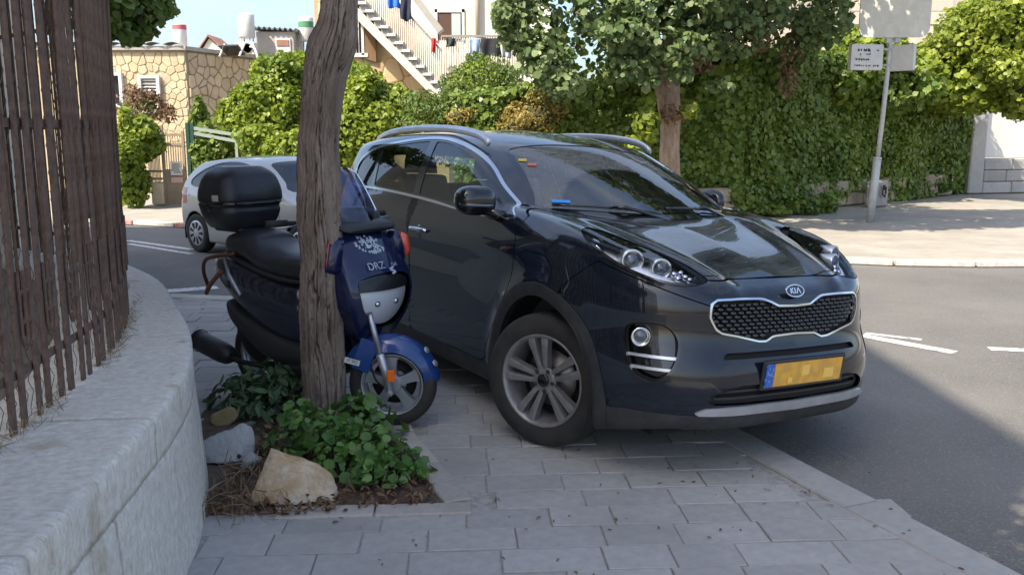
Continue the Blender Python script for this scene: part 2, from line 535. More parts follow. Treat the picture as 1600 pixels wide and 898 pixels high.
def stone_mat(name, c1, c2, c3, big=1.2, fine=18, bumpk=.35, rv=(.8, 1.15)):
    m = mat(name, c1, .8, col2=c2, scale=fine, detail=8, ramp=(.3, .72), bump=(fine * 5, bumpk, .004), bump2=(fine * .7, bumpk * .6, .008))
    n, l = m.node_tree.nodes, m.node_tree.links; b = n['Principled BSDF']
    src = b.inputs['Base Color'].links[0].from_socket
    g = n.new('ShaderNodeObjectInfo')
    mr = n.new('ShaderNodeMapRange'); mr.inputs['To Min'].default_value = rv[0]; mr.inputs['To Max'].default_value = rv[1]; l.new(g.outputs['Random'], mr.inputs['Value'])
    hs = n.new('ShaderNodeHueSaturation'); l.new(mr.outputs[0], hs.inputs['Value']); l.new(src, hs.inputs['Color'])
    # stains of their own shape, in place coordinates
    ge = n.new('ShaderNodeNewGeometry'); z = n.new('ShaderNodeTexNoise'); z.inputs['Scale'].default_value = big; z.inputs['Detail'].default_value = 7
    l.new(ge.outputs['Position'], z.inputs['Vector'])
    r = n.new('ShaderNodeMapRange'); r.inputs['From Min'].default_value = .48; r.inputs['From Max'].default_value = .72; r.inputs['To Max'].default_value = .6; l.new(z.outputs['Fac'], r.inputs['Value'])
    mx = n.new('ShaderNodeMixRGB'); mx.inputs['Color2'].default_value = (*c3, 1); l.new(hs.outputs[0], mx.inputs['Color1']); l.new(r.outputs[0], mx.inputs['Fac'])
    l.new(mx.outputs[0], b.inputs['Base Color'])
    return m
M_paver = stone_mat('grey_paver', (.315, .30, .28), (.40, .385, .36), (.25, .24, .225), big=1.6, rv=(.90, 1.08))
M_kerb = stone_mat('kerb_stone', (.36, .345, .32), (.44, .425, .40), (.28, .265, .25), big=2.0)
M_border = stone_mat('tree_pit_border', (.36, .335, .30), (.46, .43, .39), (.27, .245, .21), big=2.5, fine=40)
M_joint = mat('joint_sand', (.24, .23, .21), .95, col2=(.38, .365, .34), scale=30, bump=(90, .5, .005))
M_concrete = mat('pale_concrete', (.30, .275, .235), .9, col2=(.40, .37, .32), scale=1.1, detail=9, bump=(60, .3, .005), dust=((.24, .21, .17), .5, 4))
M_soil = mat('planter_soil', (.085, .06, .042), .95, col2=(.15, .11, .08), scale=14, bump=(40, .8, .02))
M_white = mat('road_paint', (.60, .60, .58), .7, col2=(.17, .165, .155), scale=14, detail=10, ramp=(.50, .66))
ROADZ = -.078

a = np.linspace(0, 2 * math.pi, 64, endpoint=False)
tag(sheet('ground', [(500 * math.cos(t), 500 * math.sin(t)) for t in a], -.16, M_earth), kind='structure')
road = tag(sheet('road', [(-70, -30), (70, -30), (70, 34), (-70, 34)], ROADZ, M_asphalt), kind='structure')

KERB_OUT = smooth_poly([(3.75, -1.8), (2.55, 1.4), (1.912, 3.114), (1.534, 4.078), (1.278, 4.761), (.85, 5.95), (.30, 7.0), (-.75, 8.0), (-2.2, 8.68), (-3.9, 9.1), (-7, 9.8), (-12, 11.5)], 10, closed=False)
def offset_path(p, d):
    t = np.gradient(p, axis=0); t /= np.linalg.norm(t, axis=1)[:, None]
    return p + np.stack([-t[:, 1], t[:, 0]], 1) * d
KERB_IN = offset_path(KERB_OUT, .20)
pave = MB()
poly = list(KERB_IN) + [(-12, -4), (2.5, -4)]
def extruded(poly, z0, z1):
    m_ = MB(); n_ = len(poly)
    return m_.add([(p[0], p[1], z0) for p in poly] + [(p[0], p[1], z1) for p in poly], [tuple(range(n_, 2 * n_))] + [(i, (i+1) % n_, n_ + (i+1) % n_, n_ + i) for i in range(n_)])
sidewalk = struct('sidewalk', extruded(poly, -.1, -.008).mesh('sidewalk', M_joint))
# kerb stones, each a piece of its own
s_len = np.concatenate([[0], np.cumsum(np.linalg.norm(np.diff(KERB_OUT, axis=0), axis=1))])
def along(path, sl, d): return np.array([np.interp(d, sl, path[:, k]) for k in range(path.shape[1])])
d = .2
while d < s_len[-1] - 1.0:
    L = .98 + random.uniform(-.04, .04)
    ring_o = [along(KERB_OUT, s_len, t) for t in np.linspace(d + .004, d + L - .004, 5)]
    si = np.concatenate([[0], np.cumsum(np.linalg.norm(np.diff(KERB_IN, axis=0), axis=1))])
    f0, f1 = (d + .004) / s_len[-1], (d + L - .004) / s_len[-1]
    ring_i = [KERB_IN[0] * 0 + along(KERB_IN, np.linspace(0, 1, len(KERB_IN)), np.interp(t, s_len, np.linspace(0, 1, len(KERB_IN)))) for t in np.linspace(d + .004, d + L - .004, 5)]
    k = MB(); tz = .006 + random.uniform(-.002, .002); b = .012; rings = []
    for o_, i_ in zip(ring_o, ring_i):
        n_ = (i_ - o_) / np.linalg.norm(i_ - o_)
        rings.append([(*o_, -.15), (*o_, tz - b), (*(o_ + n_ * b), tz), (*(i_ - n_ * .006), tz), (*i_, tz - .008), (*i_, -.15)])
    k.loft(rings, smooth=False); k.build('kerb_stone', M_kerb, sidewalk)
    d += L
# pavers in rows
PIT = [(-1.9, 3.70), (-1.0, 3.74), (-.33, 3.80), (-.66, 4.72), (-.82, 5.2), (-1.9, 5.15)]       # open soil of the tree pit
PIT_OUT = [(-1.9, 3.585), (-1.0, 3.60), (-.165, 3.655), (-.54, 4.72), (-.70, 5.32), (-1.9, 5.27)]
pav_cache = {}
def paver_mesh(w, h):
    key = (round(w, 3), round(h, 3))
    if key not in pav_cache:
        m_ = MB(); m_.box((0, 0, -.03), (w - .006, h - .006, .06), bev=.003); pav_cache[key] = m_.mesh('paver', M_paver)
    return pav_cache[key]
WALL_FOOT = None
rowang = R(3.5); ca, sa = math.cos(rowang), math.sin(rowang)
widths = [.27, .31, .36, .40]; pavs = []
v = 2.35; row = 0
while v < 9.4:
    h = .195; u = -4.2 - random.uniform(0, .3)
    while u < 2.6:
        w = random.choice(widths); cu, cv = u + w / 2, v + h / 2
        x, y = cu * ca - cv * sa, cu * sa + cv * ca
        u += w
        ki = sd_poly(np.array([x]), np.array([y]), poly)[0]
        if ki < -.06 or sd_poly(np.array([x]), np.array([y]), PIT_OUT)[0] > .02: continue
        dep = y * math.cos(CPT) + CAMH * math.sin(CPT); px = 800 + 1400 * x / dep
        if px < 260 or px > 1680: continue
        lim = np.interp(y, [2, 3.1, 3.6, 4.3, 5, 6.1, 7.2, 8.2], [-1.2, -1.22, -1.32, -1.5, -1.9, -2.5, -3.4, -4.4])
        if x < lim - .2: continue
        pavs.append((y, x, w, h))
    v += h + .0; row += 1
pavs.sort()
far = MB()
for i, (y, x, w, h) in enumerate(pavs):
    if i < 290:
        o = obj('paver', paver_mesh(w, h), None, sidewalk); o.location = (x, y, random.uniform(-.004, .002))
        o.rotation_euler = (random.gauss(0, .007), random.gauss(0, .007), rowang + random.gauss(0, .006))
    else:
        far.box((x, y, -.03 + random.uniform(-.003, .002)), (w - .01, h - .01, .06), rz=rowang + random.gauss(0, .006), bev=.005)
if far.v: tag(far.build('far_pavers', M_paver, sidewalk), kind='stuff')
# tree pit: soil and its stone border
ps = [(p[0], p[1]) for p in PIT_OUT]
tp = tag(sheet('soil', ps, -.006, M_soil), kind='structure')
def border(a_, b_, n_, w_=.115):
    a_, b_ = np.array(a_), np.array(b_); t = (b_ - a_) / np.linalg.norm(b_ - a_); nn = np.array([-t[1], t[0]])
    L = np.linalg.norm(b_ - a_) / n_
    for i in range(n_):
        c = a_ + t * L * (i + .5) + nn * w_ / 2
        k = MB(); k.box((0, 0, -.03), (L - .008, w_, .075), bev=.006)
        o = k.build('border_stone', M_border, tp); o.location = (c[0], c[1], .004 + random.uniform(-.002, .003)); o.rotation_euler = (0, 0, math.atan2(t[1], t[0]) + random.gauss(0, .008))
border((-1.02, 3.595), (-.17, 3.655), 2); border((-.18, 3.80), (-.54, 4.72), 2, .13); border((-.54, 4.73), (-.70, 5.32), 1, .13)
# far pavement
FK = smooth_poly([(-24, 22.5), (-12, 18.6), (-6.5, 16.4), (0, 13.5), (4.4, 11.65), (6.6, 11.4), (12, 12.0), (24, 14.5), (40, 18)], 8, closed=False)
far_poly = list(FK) + [(40, 30), (-24, 30)]
far_walk = struct('far_sidewalk', extruded(far_poly, -.1, -.02).mesh('far_sidewalk', M_concrete))
sl = np.concatenate([[0], np.cumsum(np.linalg.norm(np.diff(FK, axis=0), axis=1))])
M_kw = mat('kerb_white', (.55, .53, .50), .8, col2=(.40, .38, .35), scale=14); M_kr = mat('kerb_red', (.36, .12, .09), .8, col2=(.42, .30, .26), scale=10)
d = 0; k_ = 0
while d < sl[-1] - 1:
    p0, p1 = along(FK, sl, d + .01), along(FK, sl, d + .99); mid = (p0 + p1) / 2
    if -9 < mid[0] < 14:
        t = p1 - p0; k = MB(); k.box((0, 0, -.045), (np.linalg.norm(t), .16, .08), bev=.012)
        o = k.build('kerb_stone', (M_kr if k_ % 2 else M_kw) if mid[0] < 0 else M_kw, far_walk); o.location = (mid[0], mid[1], .012); o.rotation_euler = (0, 0, math.atan2(t[1], t[0]))
    d += 1.0; k_ += 1
# painted lines
def line(pts, w, name='road_marking', z=.004):
    p = np.array(pts, float); m_ = MB(); l_, r_ = offset_path(p, w / 2), offset_path(p, -w / 2)
    n_ = len(p); m_.add([(*q, ROADZ + z) for q in l_] + [(*q, ROADZ + z) for q in r_], [(i, n_ + i, n_ + i + 1, i + 1) for i in range(n_ - 1)])
    o = m_.build(name, M_white, road); return o
g = lambda px, py: gnd(px, py, ROADZ)[:2]
line([g(1345, 524), g(1420, 538), g(1492, 551)], .13); line([g(1352, 521), g(1440, 531)], .07); line([g(1545, 545), g(1640, 549)], .12)
line([g(200, 376), g(300, 390)], .12); line([g(200, 381), g(300, 397)], .10)
line([g(262, 455), g(340, 449)], .22); line([g(270, 470), g(330, 466)], .2)
# ---------------------------------------------------------------- low stone wall with iron fence, left foreground
def chisel_mat(name):
    m = mat(name, (.66, .60, .50), .9, col2=(.84, .79, .70), scale=30, detail=9, bump=(70, .8, .010), bump2=(20, .5, .016))
    n, l = m.node_tree.nodes, m.node_tree.links; b = n['Principled BSDF']
    src = b.inputs['Base Color'].links[0].from_socket
    t = n.new('ShaderNodeTexCoord')
    # grey weathering and brown algae runs
    for (sc, st, col, lo_, hi_, amt) in ((2.2, (1, 1, 1), (.46, .43, .39), .56, .76, .35), (5, (1, 1, .25), (.36, .25, .11), .62, .74, .6)):
        mpg = n.new('ShaderNodeMapping'); mpg.inputs['Scale'].default_value = st; l.new(t.outputs['Object'], mpg.inputs[0])
        z = n.new('ShaderNodeTexNoise'); z.inputs['Scale'].default_value = sc; z.inputs['Detail'].default_value = 8; l.new(mpg.outputs[0], z.inputs['Vector'])
        r = n.new('ShaderNodeMapRange'); r.inputs['From Min'].default_value = lo_; r.inputs['From Max'].default_value = hi_; r.inputs['To Max'].default_value = amt; l.new(z.outputs['Fac'], r.inputs['Value'])
        mx = n.new('ShaderNodeMixRGB'); mx.inputs['Color2'].default_value = (*col, 1); l.new(src, mx.inputs['Color1']); l.new(r.outputs[0], mx.inputs['Fac']); src = mx.outputs[0]
    l.new(src, b.inputs['Base Color'])
    # chisel strokes
    mpg = n.new('ShaderNodeMapping'); mpg.inputs['Scale'].default_value = (9, 55, 20); mpg.inputs['Rotation'].default_value = (0, 0, .05); l.new(t.outputs['Object'], mpg.inputs[0])
    z = n.new('ShaderNodeTexNoise'); z.inputs['Scale'].default_value = 1.0; z.inputs['Detail'].default_value = 4; l.new(mpg.outputs[0], z.inputs['Vector'])
    rs = n.new('ShaderNodeMapRange'); rs.inputs['From Min'].default_value = .55; rs.inputs['From Max'].default_value = .72; rs.inputs['To Max'].default_value = .55; l.new(z.outputs['Fac'], rs.inputs['Value'])
    mx = n.new('ShaderNodeMixRGB'); mx.inputs['Color2'].default_value = (.80, .78, .74, 1); l.new(src, mx.inputs['Color1']); l.new(rs.outputs[0], mx.inputs['Fac']); l.new(mx.outputs[0], b.inputs['Base Color'])
    k = n.new('ShaderNodeBump'); k.inputs['Strength'].default_value = .8; k.inputs['Distance'].default_value = .016
    l.new(z.outputs['Fac'], k.inputs['Height']); l.new(b.inputs['Normal'].links[0].from_socket, k.inputs['Normal']); l.new(k.outputs[0], b.inputs['Normal'])
    return m
M_wall = chisel_mat('chiselled_limestone')
WH = .66
EDGE = smooth_poly([(-.78, -1.6), (-.92, -.2), (-1.035, 1.0), (-1.135, 2.0), (-1.245, 3.05), (-1.375, 3.70), (-1.60, 4.35), (-1.90, 5.0), (-2.45, 6.05), (-3.3, 7.1), (-4.4, 8.0), (-6, 8.9), (-9, 10.2)], 10, closed=False)
esl = np.concatenate([[0], np.cumsum(np.linalg.norm(np.diff(EDGE, axis=0), axis=1))])
wall = thing('garden_wall', 'low curved limestone garden wall under the rusty iron fence', 'wall', (-1.2, 3.0, 0))
def wall_block(name, d0, d1, prof, seed, mm):
    """a stone following the wall line; prof = (offset outwards, height) loop"""
    n_ = max(6, int((d1 - d0) / .022)); rings = []
    for t in np.linspace(d0, d1, n_):
        p = along(EDGE, esl, t); q = along(EDGE, esl, t + .02); tt = (q - p) / np.linalg.norm(q - p); out = np.array([tt[1], -tt[0]])
        rings.append([(p[0] + out[0] * o_ + 1.2, p[1] + out[1] * o_ - 3.0, h_) for o_, h_ in prof])
    R_ = np.array(rings); sh = R_.shape; F_ = R_.reshape(-1, 3)
    W_ = F_ + np.array([-1.2, 3, 0])
    nzv = .0065 * vnoise(W_, seed, 3, 2.6, .5) + .0055 * vnoise(W_, seed + 7, 3, 17, .7) + .010 * np.minimum(0, vnoise(W_, seed + 9, 3, 9, .6) + .45)
    ctr = R_.mean(1, keepdims=True)
    dirv = (R_ - ctr); dirv /= np.linalg.norm(dirv, axis=2, keepdims=True) + 1e-9
    R_ = R_ + dirv * nzv.reshape(sh[:2])[..., None]
    k = MB(); k.loft([list(r) for r in R_], smooth=True); return k.build(name, mm, wall)
d = .1; i = 0
while d < esl[-1] - 1.2:
    L = random.uniform(1.0, 1.35)
    top = [(-.62, WH - .17), (-.62, WH - .01)] + [(t_, WH + .002) for t_ in np.linspace(-.56, -.020, 26)] + [(-.008, WH - .003), (.0, WH - .012)] + [(.002, WH - t_) for t_ in np.linspace(.05, .165, 6)] + [(-.2, WH - .17), (-.4, WH - .17)]
    wall_block('coping_stone', d + .003, d + L - .003, top, i, M_wall)
    low = [(-.45, -.05), (-.45, WH - .175), (-.1, WH - .172), (-.004, WH - .171)] + [(.002 + .07 * (t_ - .18), WH - t_) for t_ in np.linspace(.18, .70, 24)] + [(-.2, -.08)]
    wall_block('wall_stone', d + .003 - .45, d + L - .003 - .45, low, i + 50, M_wall)
    d += L; i += 1
# raised yard behind the wall
yard = list(offset_path(EDGE, .5)) + [(-14, 10), (-14, -3)]
struct('yard_ground', extruded(yard, 0.0, WH - .07).mesh('yard_ground', M_earth))

M_rust = mat('rusty_iron', (.085, .050, .036), .78, col2=(.17, .10, .068), scale=30, detail=9, bump=(90, .6, .004), dust=((.24, .19, .17), .4, 12))
FENCE = offset_path(EDGE, .40)
kk_ = np.clip((FENCE[:, 1] - 3.2) / 1.6, 0, 1)[:, None]; FENCE = FENCE * (1 - kk_) + offset_path(EDGE, .26) * kk_; fsl = np.concatenate([[0], np.cumsum(np.linalg.norm(np.diff(FENCE, axis=0), axis=1))])
fence = thing('iron_fence', 'tall rusty brown iron fence with looped ornaments on the garden wall', 'fence', (-1.2, 3.0, WH))
fo = np.array([-1.2, 3.0, WH])
def fpt(d_, z_, out=0.0):
    p = along(FENCE, fsl, d_); q = along(FENCE, fsl, d_ + .02); t = (q - p) / np.linalg.norm(q - p)
    return np.array([p[0] + t[1] * out, p[1] - t[0] * out, z_]) - fo, t
bar_mb = MB(); bar_mb.box((0, 0, 1.16), (.040, .012, 2.36), bev=.003); bar_me = bar_mb.mesh('bar', M_rust)
rod_mb = MB(); rod_mb.tube([(0, 0, .30), (0, 0, 2.1)], .006, 6); rod_me = rod_mb.mesh('rod', M_rust)
ring_mes, hairpin_mes = [], []
for zc, up in ((1.80, 1), (.40, -1)):
    o_ = MB(); o_.tube([(.019 * math.cos(t), 0, zc + up * .055 * math.sin(t)) for t in np.linspace(0, 2 * math.pi, 16, endpoint=False)], .0045, 5, closed=True); ring_mes.append(o_.mesh('ring', M_rust))
    o_ = MB(); o_.tube([(-.021, 0, zc - up * .12), (-.021, 0, zc + up * .10), (-.012, 0, zc + up * .13), (0, 0, zc + up * .14), (.012, 0, zc + up * .13), (.021, 0, zc + up * .10), (.021, 0, zc - up * .12)], .0055, 5); hairpin_mes.append(o_.mesh('hairpin', M_rust))
d = 1.2; k_ = 0
while d < 11.5:
    p, t = fpt(d, WH); an = math.atan2(t[1], t[0])
    o = obj('bar', bar_me, None, fence); o.location = p; o.rotation_euler = (random.gauss(0, .003), random.gauss(0, .003), an + random.gauss(0, .06))
    if k_ % 2 == 0:
        for sx in (-1, 1):
            p, t = fpt(d + .055 + sx * .022, WH, .014)
            for me_ in ring_mes + hairpin_mes:
                o = obj(me_.name.split('.')[0], me_, None, fence); o.location = p; o.rotation_euler = (0, 0, an)
        for e in (.0,):
            p, t = fpt(d + .055 + e, WH, .006); o = obj('rod', rod_me, None, fence); o.location = p; o.rotation_euler = (random.gauss(0, .01), random.gauss(0, .012), an)
        d += .134
    else: d += .088
    k_ += 1
for z_ in (.18, 1.0, 1.72, 2.25):
    r = MB(); r.loft([[tuple(fpt(t, WH + z_ + dz, oy)[0]) for dz, oy in ((-.015, -.016), (.015, -.016), (.015, -.008), (-.015, -.008))] for t in np.linspace(1.1, 11.5, 90)], smooth=False)
    r.build('rail', M_rust, fence)
cl = MB(); dd = np.arange(1.6, 7.2, .05)
for i, d0 in enumerate(dd):
    for sg in (-1, 1):
        zs = np.arange(.02, 2.2, .05); pts = [fpt(d0 + (.025 * sg * (1 if j % 2 else -1)), WH + z_, -.035 - .004 * (j % 2))[0] for j, z_ in enumerate(zs)]
        if sg > 0: cl.tube(pts, .0016, 3, caps=False, smooth=False)
tag(cl.build('chain_link', mat('old_wire', (.12, .10, .09), .6, .6), fence), kind='stuff')
# dry grass caught along the fence foot
M_straw = leaf_mat('dry_straw', (.20, .14, .08), (.42, .33, .20), .2, .8)
# ---------------------------------------------------------------- leaves
LEAF_ROUND = (np.array([(0, 0, 0), (.42, .18, .06), (.46, .62, .05), (0, .98, -.10), (-.46, .62, .05), (-.42, .18, .06)], float), [(0, 1, 2, 3), (0, 3, 4, 5)])
LEAF_LONG = (np.array([(0, 0, 0), (.20, .30, .05), (.17, .70, .03), (0, 1.0, -.14), (-.17, .70, .03), (-.20, .30, .05)], float), [(0, 1, 2, 3), (0, 3, 4, 5)])
LEAF_IVY = (np.array([(0, 0, 0), (.34, .02, .04), (.48, .40, .0), (.0, 1.0, -.12), (-.48, .40, .0), (-.34, .02, .04)], float), [(0, 1, 2, 3), (0, 3, 4, 5)])
BLADE = (np.array([(-.018, 0, 0), (.018, 0, 0), (.016, .5, .10), (.003, 1.0, .02), (-.003, 1.0, .02), (-.016, .5, .10)], float), [(0, 1, 2, 5), (5, 2, 3, 4)])
def leaf_mesh(name, P, N, size, m, shape=LEAF_ROUND, rg=None, rnd=None, droop=.5):
    """one mesh of many leaves: P positions, N facing directions"""
    rg = rg or np.random.default_rng(len(P)); P = np.asarray(P, float); N = np.asarray(N, float); n = len(P)
    N = N / (np.linalg.norm(N, axis=1)[:, None] + 1e-9)
    size = np.broadcast_to(size, n)
    g = rg.normal(size=(n, 3)); g[:, 2] -= droop * 2
    Y = g - N * (g * N).sum(1)[:, None]; Y /= np.linalg.norm(Y, axis=1)[:, None] + 1e-9
    X = np.cross(Y, N)
    T, F = shape; k = len(T)
    wob = 1 + rg.normal(size=(n, 1, 1)) * .12
    V = P[:, None] + (T[None, :, 0:1] * X[:, None] * wob + (T[None, :, 1:2] - .5) * Y[:, None] + T[None, :, 2:3] * N[:, None] * (1 + rg.normal(size=(n, 1, 1)) * .8)) * size[:, None, None]
    V = V.reshape(-1, 3)
    Fa = (np.array(F)[None] + (np.arange(n) * k)[:, None, None]).reshape(-1, 4)
    me = bpy.data.meshes.new(name)
    me.vertices.add(len(V)); me.vertices.foreach_set('co', V.ravel())
    me.loops.add(Fa.size); me.loops.foreach_set('vertex_index', Fa.ravel().astype(np.int32))
    me.polygons.add(len(Fa)); me.polygons.foreach_set('loop_start', (np.arange(len(Fa)) * 4).astype(np.int32))
    me.polygons.foreach_set('loop_total', np.full(len(Fa), 4, np.int32))
    at_ = me.attributes.new('rnd', 'FLOAT', 'FACE')
    r = rg.random(n) if rnd is None else np.clip(rnd, 0, 1)
    at_.data.foreach_set('value', np.repeat(r, len(F)).astype(np.float32))
    me.update(calc_edges=True); me.validate()
    me.materials.append(m)
    return me
def blob_points(c, r, n, rg, lo=.55, clump=.30, freq=2.2, seed=0, gap=-.35):
    """points through an uneven ellipsoid, thicker near its skin, with holes"""
    D = rg.normal(size=(n * 2, 3)); D /= np.linalg.norm(D, axis=1)[:, None]
    u = lo + (1.05 - lo) * rg.random(n * 2) ** .55
    nz = vnoise(D * freq + np.array(c) * .37, seed, 3, 1.0, .6)
    k = u * (1 + clump * nz)
    keep = vnoise(D * u[:, None] * freq * 2.1 + 9 + np.array(c), seed + 3, 2, 1.0) > gap
    D, k, nz = D[keep][:n], k[keep][:n], nz[keep][:n]
    return np.array(c) + D * k[:, None] * np.array(r), D
def crown(blobs, dens, size, rg, seed=0, up=.5, jit=.7, **kw):
    Ps, Ns = [], []
    for i, (c, r) in enumerate(blobs):
        n = int(dens * (r[0] * r[1] + r[1] * r[2] + r[0] * r[2]) * 4.2)
        P, D = blob_points(c, r, n, rg, seed=seed + i, **kw)
        Ps.append(P); Ns.append(D + np.array([0, 0, up]) + rg.normal(size=P.shape) * jit)
    return np.concatenate(Ps), np.concatenate(Ns)
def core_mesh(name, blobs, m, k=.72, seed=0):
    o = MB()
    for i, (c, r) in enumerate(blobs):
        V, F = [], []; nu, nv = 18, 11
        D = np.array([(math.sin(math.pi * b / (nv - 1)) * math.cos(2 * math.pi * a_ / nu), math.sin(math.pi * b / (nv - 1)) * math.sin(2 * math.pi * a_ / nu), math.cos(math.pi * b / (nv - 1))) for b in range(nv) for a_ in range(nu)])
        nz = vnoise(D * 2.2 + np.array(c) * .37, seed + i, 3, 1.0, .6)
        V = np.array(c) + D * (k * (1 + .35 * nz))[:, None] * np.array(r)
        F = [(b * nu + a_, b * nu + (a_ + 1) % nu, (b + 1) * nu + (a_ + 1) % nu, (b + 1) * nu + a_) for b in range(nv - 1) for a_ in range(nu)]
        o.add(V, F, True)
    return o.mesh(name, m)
M_core = mat('dark_core', (.045, .055, .022), .9, col2=(.08, .075, .04), scale=6, bump=(12, 1.0, .08))  # for the solid dark cores put inside the leaves to block light
M_bark = mat('bark', (.085, .068, .056), .9, col2=(.19, .165, .145), scale=5, detail=9, stretch=(1, 1, .25), bump=(22, 1.0, .02))
L_bright = leaf_mat('leaf_bright', (.12, .19, .02), (.32, .39, .045), .42)
L_mid = leaf_mat('leaf_mid', (.075, .135, .024), (.20, .27, .055), .38)
L_ivy = leaf_mat('leaf_ivy', (.10, .17, .026), (.27, .35, .07), .38, .40)
L_grey = leaf_mat('leaf_greygreen', (.09, .15, .05), (.23, .30, .12), .35)
L_ochre = leaf_mat('leaf_ochre', (.20, .15, .03), (.42, .33, .08), .3)
L_dry = leaf_mat('leaf_dry', (.12, .06, .03), (.26, .16, .09), .25, .7)
L_yellow = leaf_mat('leaf_yellow', (.14, .20, .022), (.36, .42, .06), .45)
L_creeper = leaf_mat('leaf_creeper', (.06, .14, .035), (.17, .30, .07), .3, .42)
L_creeper_d = leaf_mat('leaf_creeper_dark', (.05, .10, .05), (.14, .22, .11), .25, .42)

def lumpy(blobs, seed, k=5, lo=.34, hi=.55):
    """add smaller lumps round each lump so the outline is uneven"""
    rg = np.random.default_rng(seed + 500); out = list(blobs)
    for c, r in blobs:
        for _ in range(k):
            d = rg.normal(size=3); d[2] = abs(d[2]) * .8 - .2; d /= np.linalg.norm(d); f = rg.uniform(lo, hi); g = rg.uniform(.75, 1.05)
            out.append((np.array(c, float) + d * np.array(r) * g, tuple(np.array(r) * f)))
    return out
def bush(name, label, cat, blobs, dens, size, m, shape=LEAF_ROUND, seed=1, group=None, base=None, core=.68, trunk=None, up=.5, extra=None, **kw):
    rg = np.random.default_rng(seed)
    b0 = np.array(blobs[0][0], float); base = np.array(base if base is not None else (b0[0], b0[1], 0.0), float)
    t = thing(name, label, cat, tuple(base), 0, group)
    blobs0 = blobs; blobs = lumpy(blobs, seed)
    bl = [(np.array(c, float) - base, r) for c, r in blobs]
    P, N = crown(bl, dens, size, rg, seed, up, **kw)
    sz = size * (.5 + .8 * rg.random(len(P)))
    rv = np.clip(.5 + .5 * vnoise(P + base, seed + 5, 3, 1.6) + rg.normal(0, .22, len(P)), 0, 1)
    obj('foliage', leaf_mesh('foliage', P, N, sz, m, shape, rg, rv), None, t)
    if extra:
        for (eb, ed, es, em, esh) in extra:
            P, N = crown([(np.array(c, float) - base, r) for c, r in eb], ed, es, rg, seed + 40, up, **kw)
            obj('foliage', leaf_mesh('foliage', P, N, es * (.7 + .6 * rg.random(len(P))), em, esh, rg), None, t)
    if core: obj('foliage_core', core_mesh('foliage_core', bl[:len(blobs0)], M_core, core, seed), None, t)
    return t
# ---------------------------------------------------------------- street tree in front of the scooter
TB = np.array([-1.063, 4.84, 0.0])
tree = thing('street_tree', 'gnarled bare-stemmed street tree with fissured grey bark in front of the scooter', 'tree', tuple(TB))
def trunk_mesh(name, path, rad, seed, n=240, m_=560, amp=.018, m=M_bark, fq=4.6):
    path = np.array(path, float); t = np.linspace(0, 1, len(path)); tt = np.linspace(0, 1, m_)
    C_ = np.stack([spl(tt, t, path[:, k]) for k in range(3)], 1); R_ = spl(tt, t, rad)
    T = np.gradient(C_, axis=0); T /= np.linalg.norm(T, axis=1)[:, None]
    V = []; ang = np.linspace(0, 2 * math.pi, n, endpoint=False)
    u = np.array([1.0, 0, 0])
    for i in range(m_):
        u = u - T[i] * (u @ T[i]); u /= np.linalg.norm(u); w = np.cross(T[i], u)
        V.append(C_[i] + R_[i] * (np.cos(ang)[:, None] * u + np.sin(ang)[:, None] * w))
    V = np.array(V); D = V - C_[:, None]; D /= np.linalg.norm(D, axis=2, keepdims=True)
    q = np.stack([np.broadcast_to(np.cos(ang) * 1.0, V.shape[:2]), np.broadcast_to(np.sin(ang) * 1.0, V.shape[:2]), V[..., 2]], -1).reshape(-1, 3)
    tw = q.copy(); tw[:, 2] *= .55
    wv = q + .12 * np.stack([vnoise(q * 2.3, seed + 7, 2), vnoise(q * 2.3, seed + 8, 2), vnoise(q * 2.3, seed + 9, 2)], 1)
    fis = np.abs(vnoise(wv * np.array([fq, fq, 2.6]), seed, 3, 1.0, .45))
    fis2 = np.abs(vnoise(wv * np.array([fq * 2.1, fq * 2.1, 6.5]) + 3, seed + 4, 2, 1.0, .5))
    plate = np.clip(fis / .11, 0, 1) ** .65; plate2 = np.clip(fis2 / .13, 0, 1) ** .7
    fine = vnoise(q * np.array([22, 22, 34]), seed + 1, 3, 1.0, .6)
    bulge = vnoise(q * np.array([1.1, 1.1, 2.4]), seed + 2, 2, 1.0)
    h = (amp * (plate - 1) + amp * .40 * (plate2 - 1) + amp * .22 * fine + .020 * bulge).reshape(V.shape[:2])
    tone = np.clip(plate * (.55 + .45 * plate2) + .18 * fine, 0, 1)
    V = V + D * h[..., None]
    o = MB(); o.loft([list(r) for r in V]); me = o.mesh(name, m)
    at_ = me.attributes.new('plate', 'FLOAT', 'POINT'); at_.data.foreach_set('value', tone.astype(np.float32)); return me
def bark_mat():
    m = mat('fissured_bark', (.15, .11, .083), .92, col2=(.34, .275, .225), scale=7, detail=9, ramp=(.35, .70), stretch=(1, 1, .35), bump=(38, 1.0, .012), bump2=(120, .6, .004))
    n, l = m.node_tree.nodes, m.node_tree.links; b = n['Principled BSDF']
    src = b.inputs['Base Color'].links[0].from_socket
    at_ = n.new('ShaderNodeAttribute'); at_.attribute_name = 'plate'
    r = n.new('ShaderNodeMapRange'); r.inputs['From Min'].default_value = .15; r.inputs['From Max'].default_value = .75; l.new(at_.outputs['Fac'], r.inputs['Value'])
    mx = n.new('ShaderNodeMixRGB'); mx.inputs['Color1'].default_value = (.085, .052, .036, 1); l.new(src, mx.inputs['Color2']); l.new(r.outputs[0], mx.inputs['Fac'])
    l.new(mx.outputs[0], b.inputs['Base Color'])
    return m
M_bark1 = bark_mat()
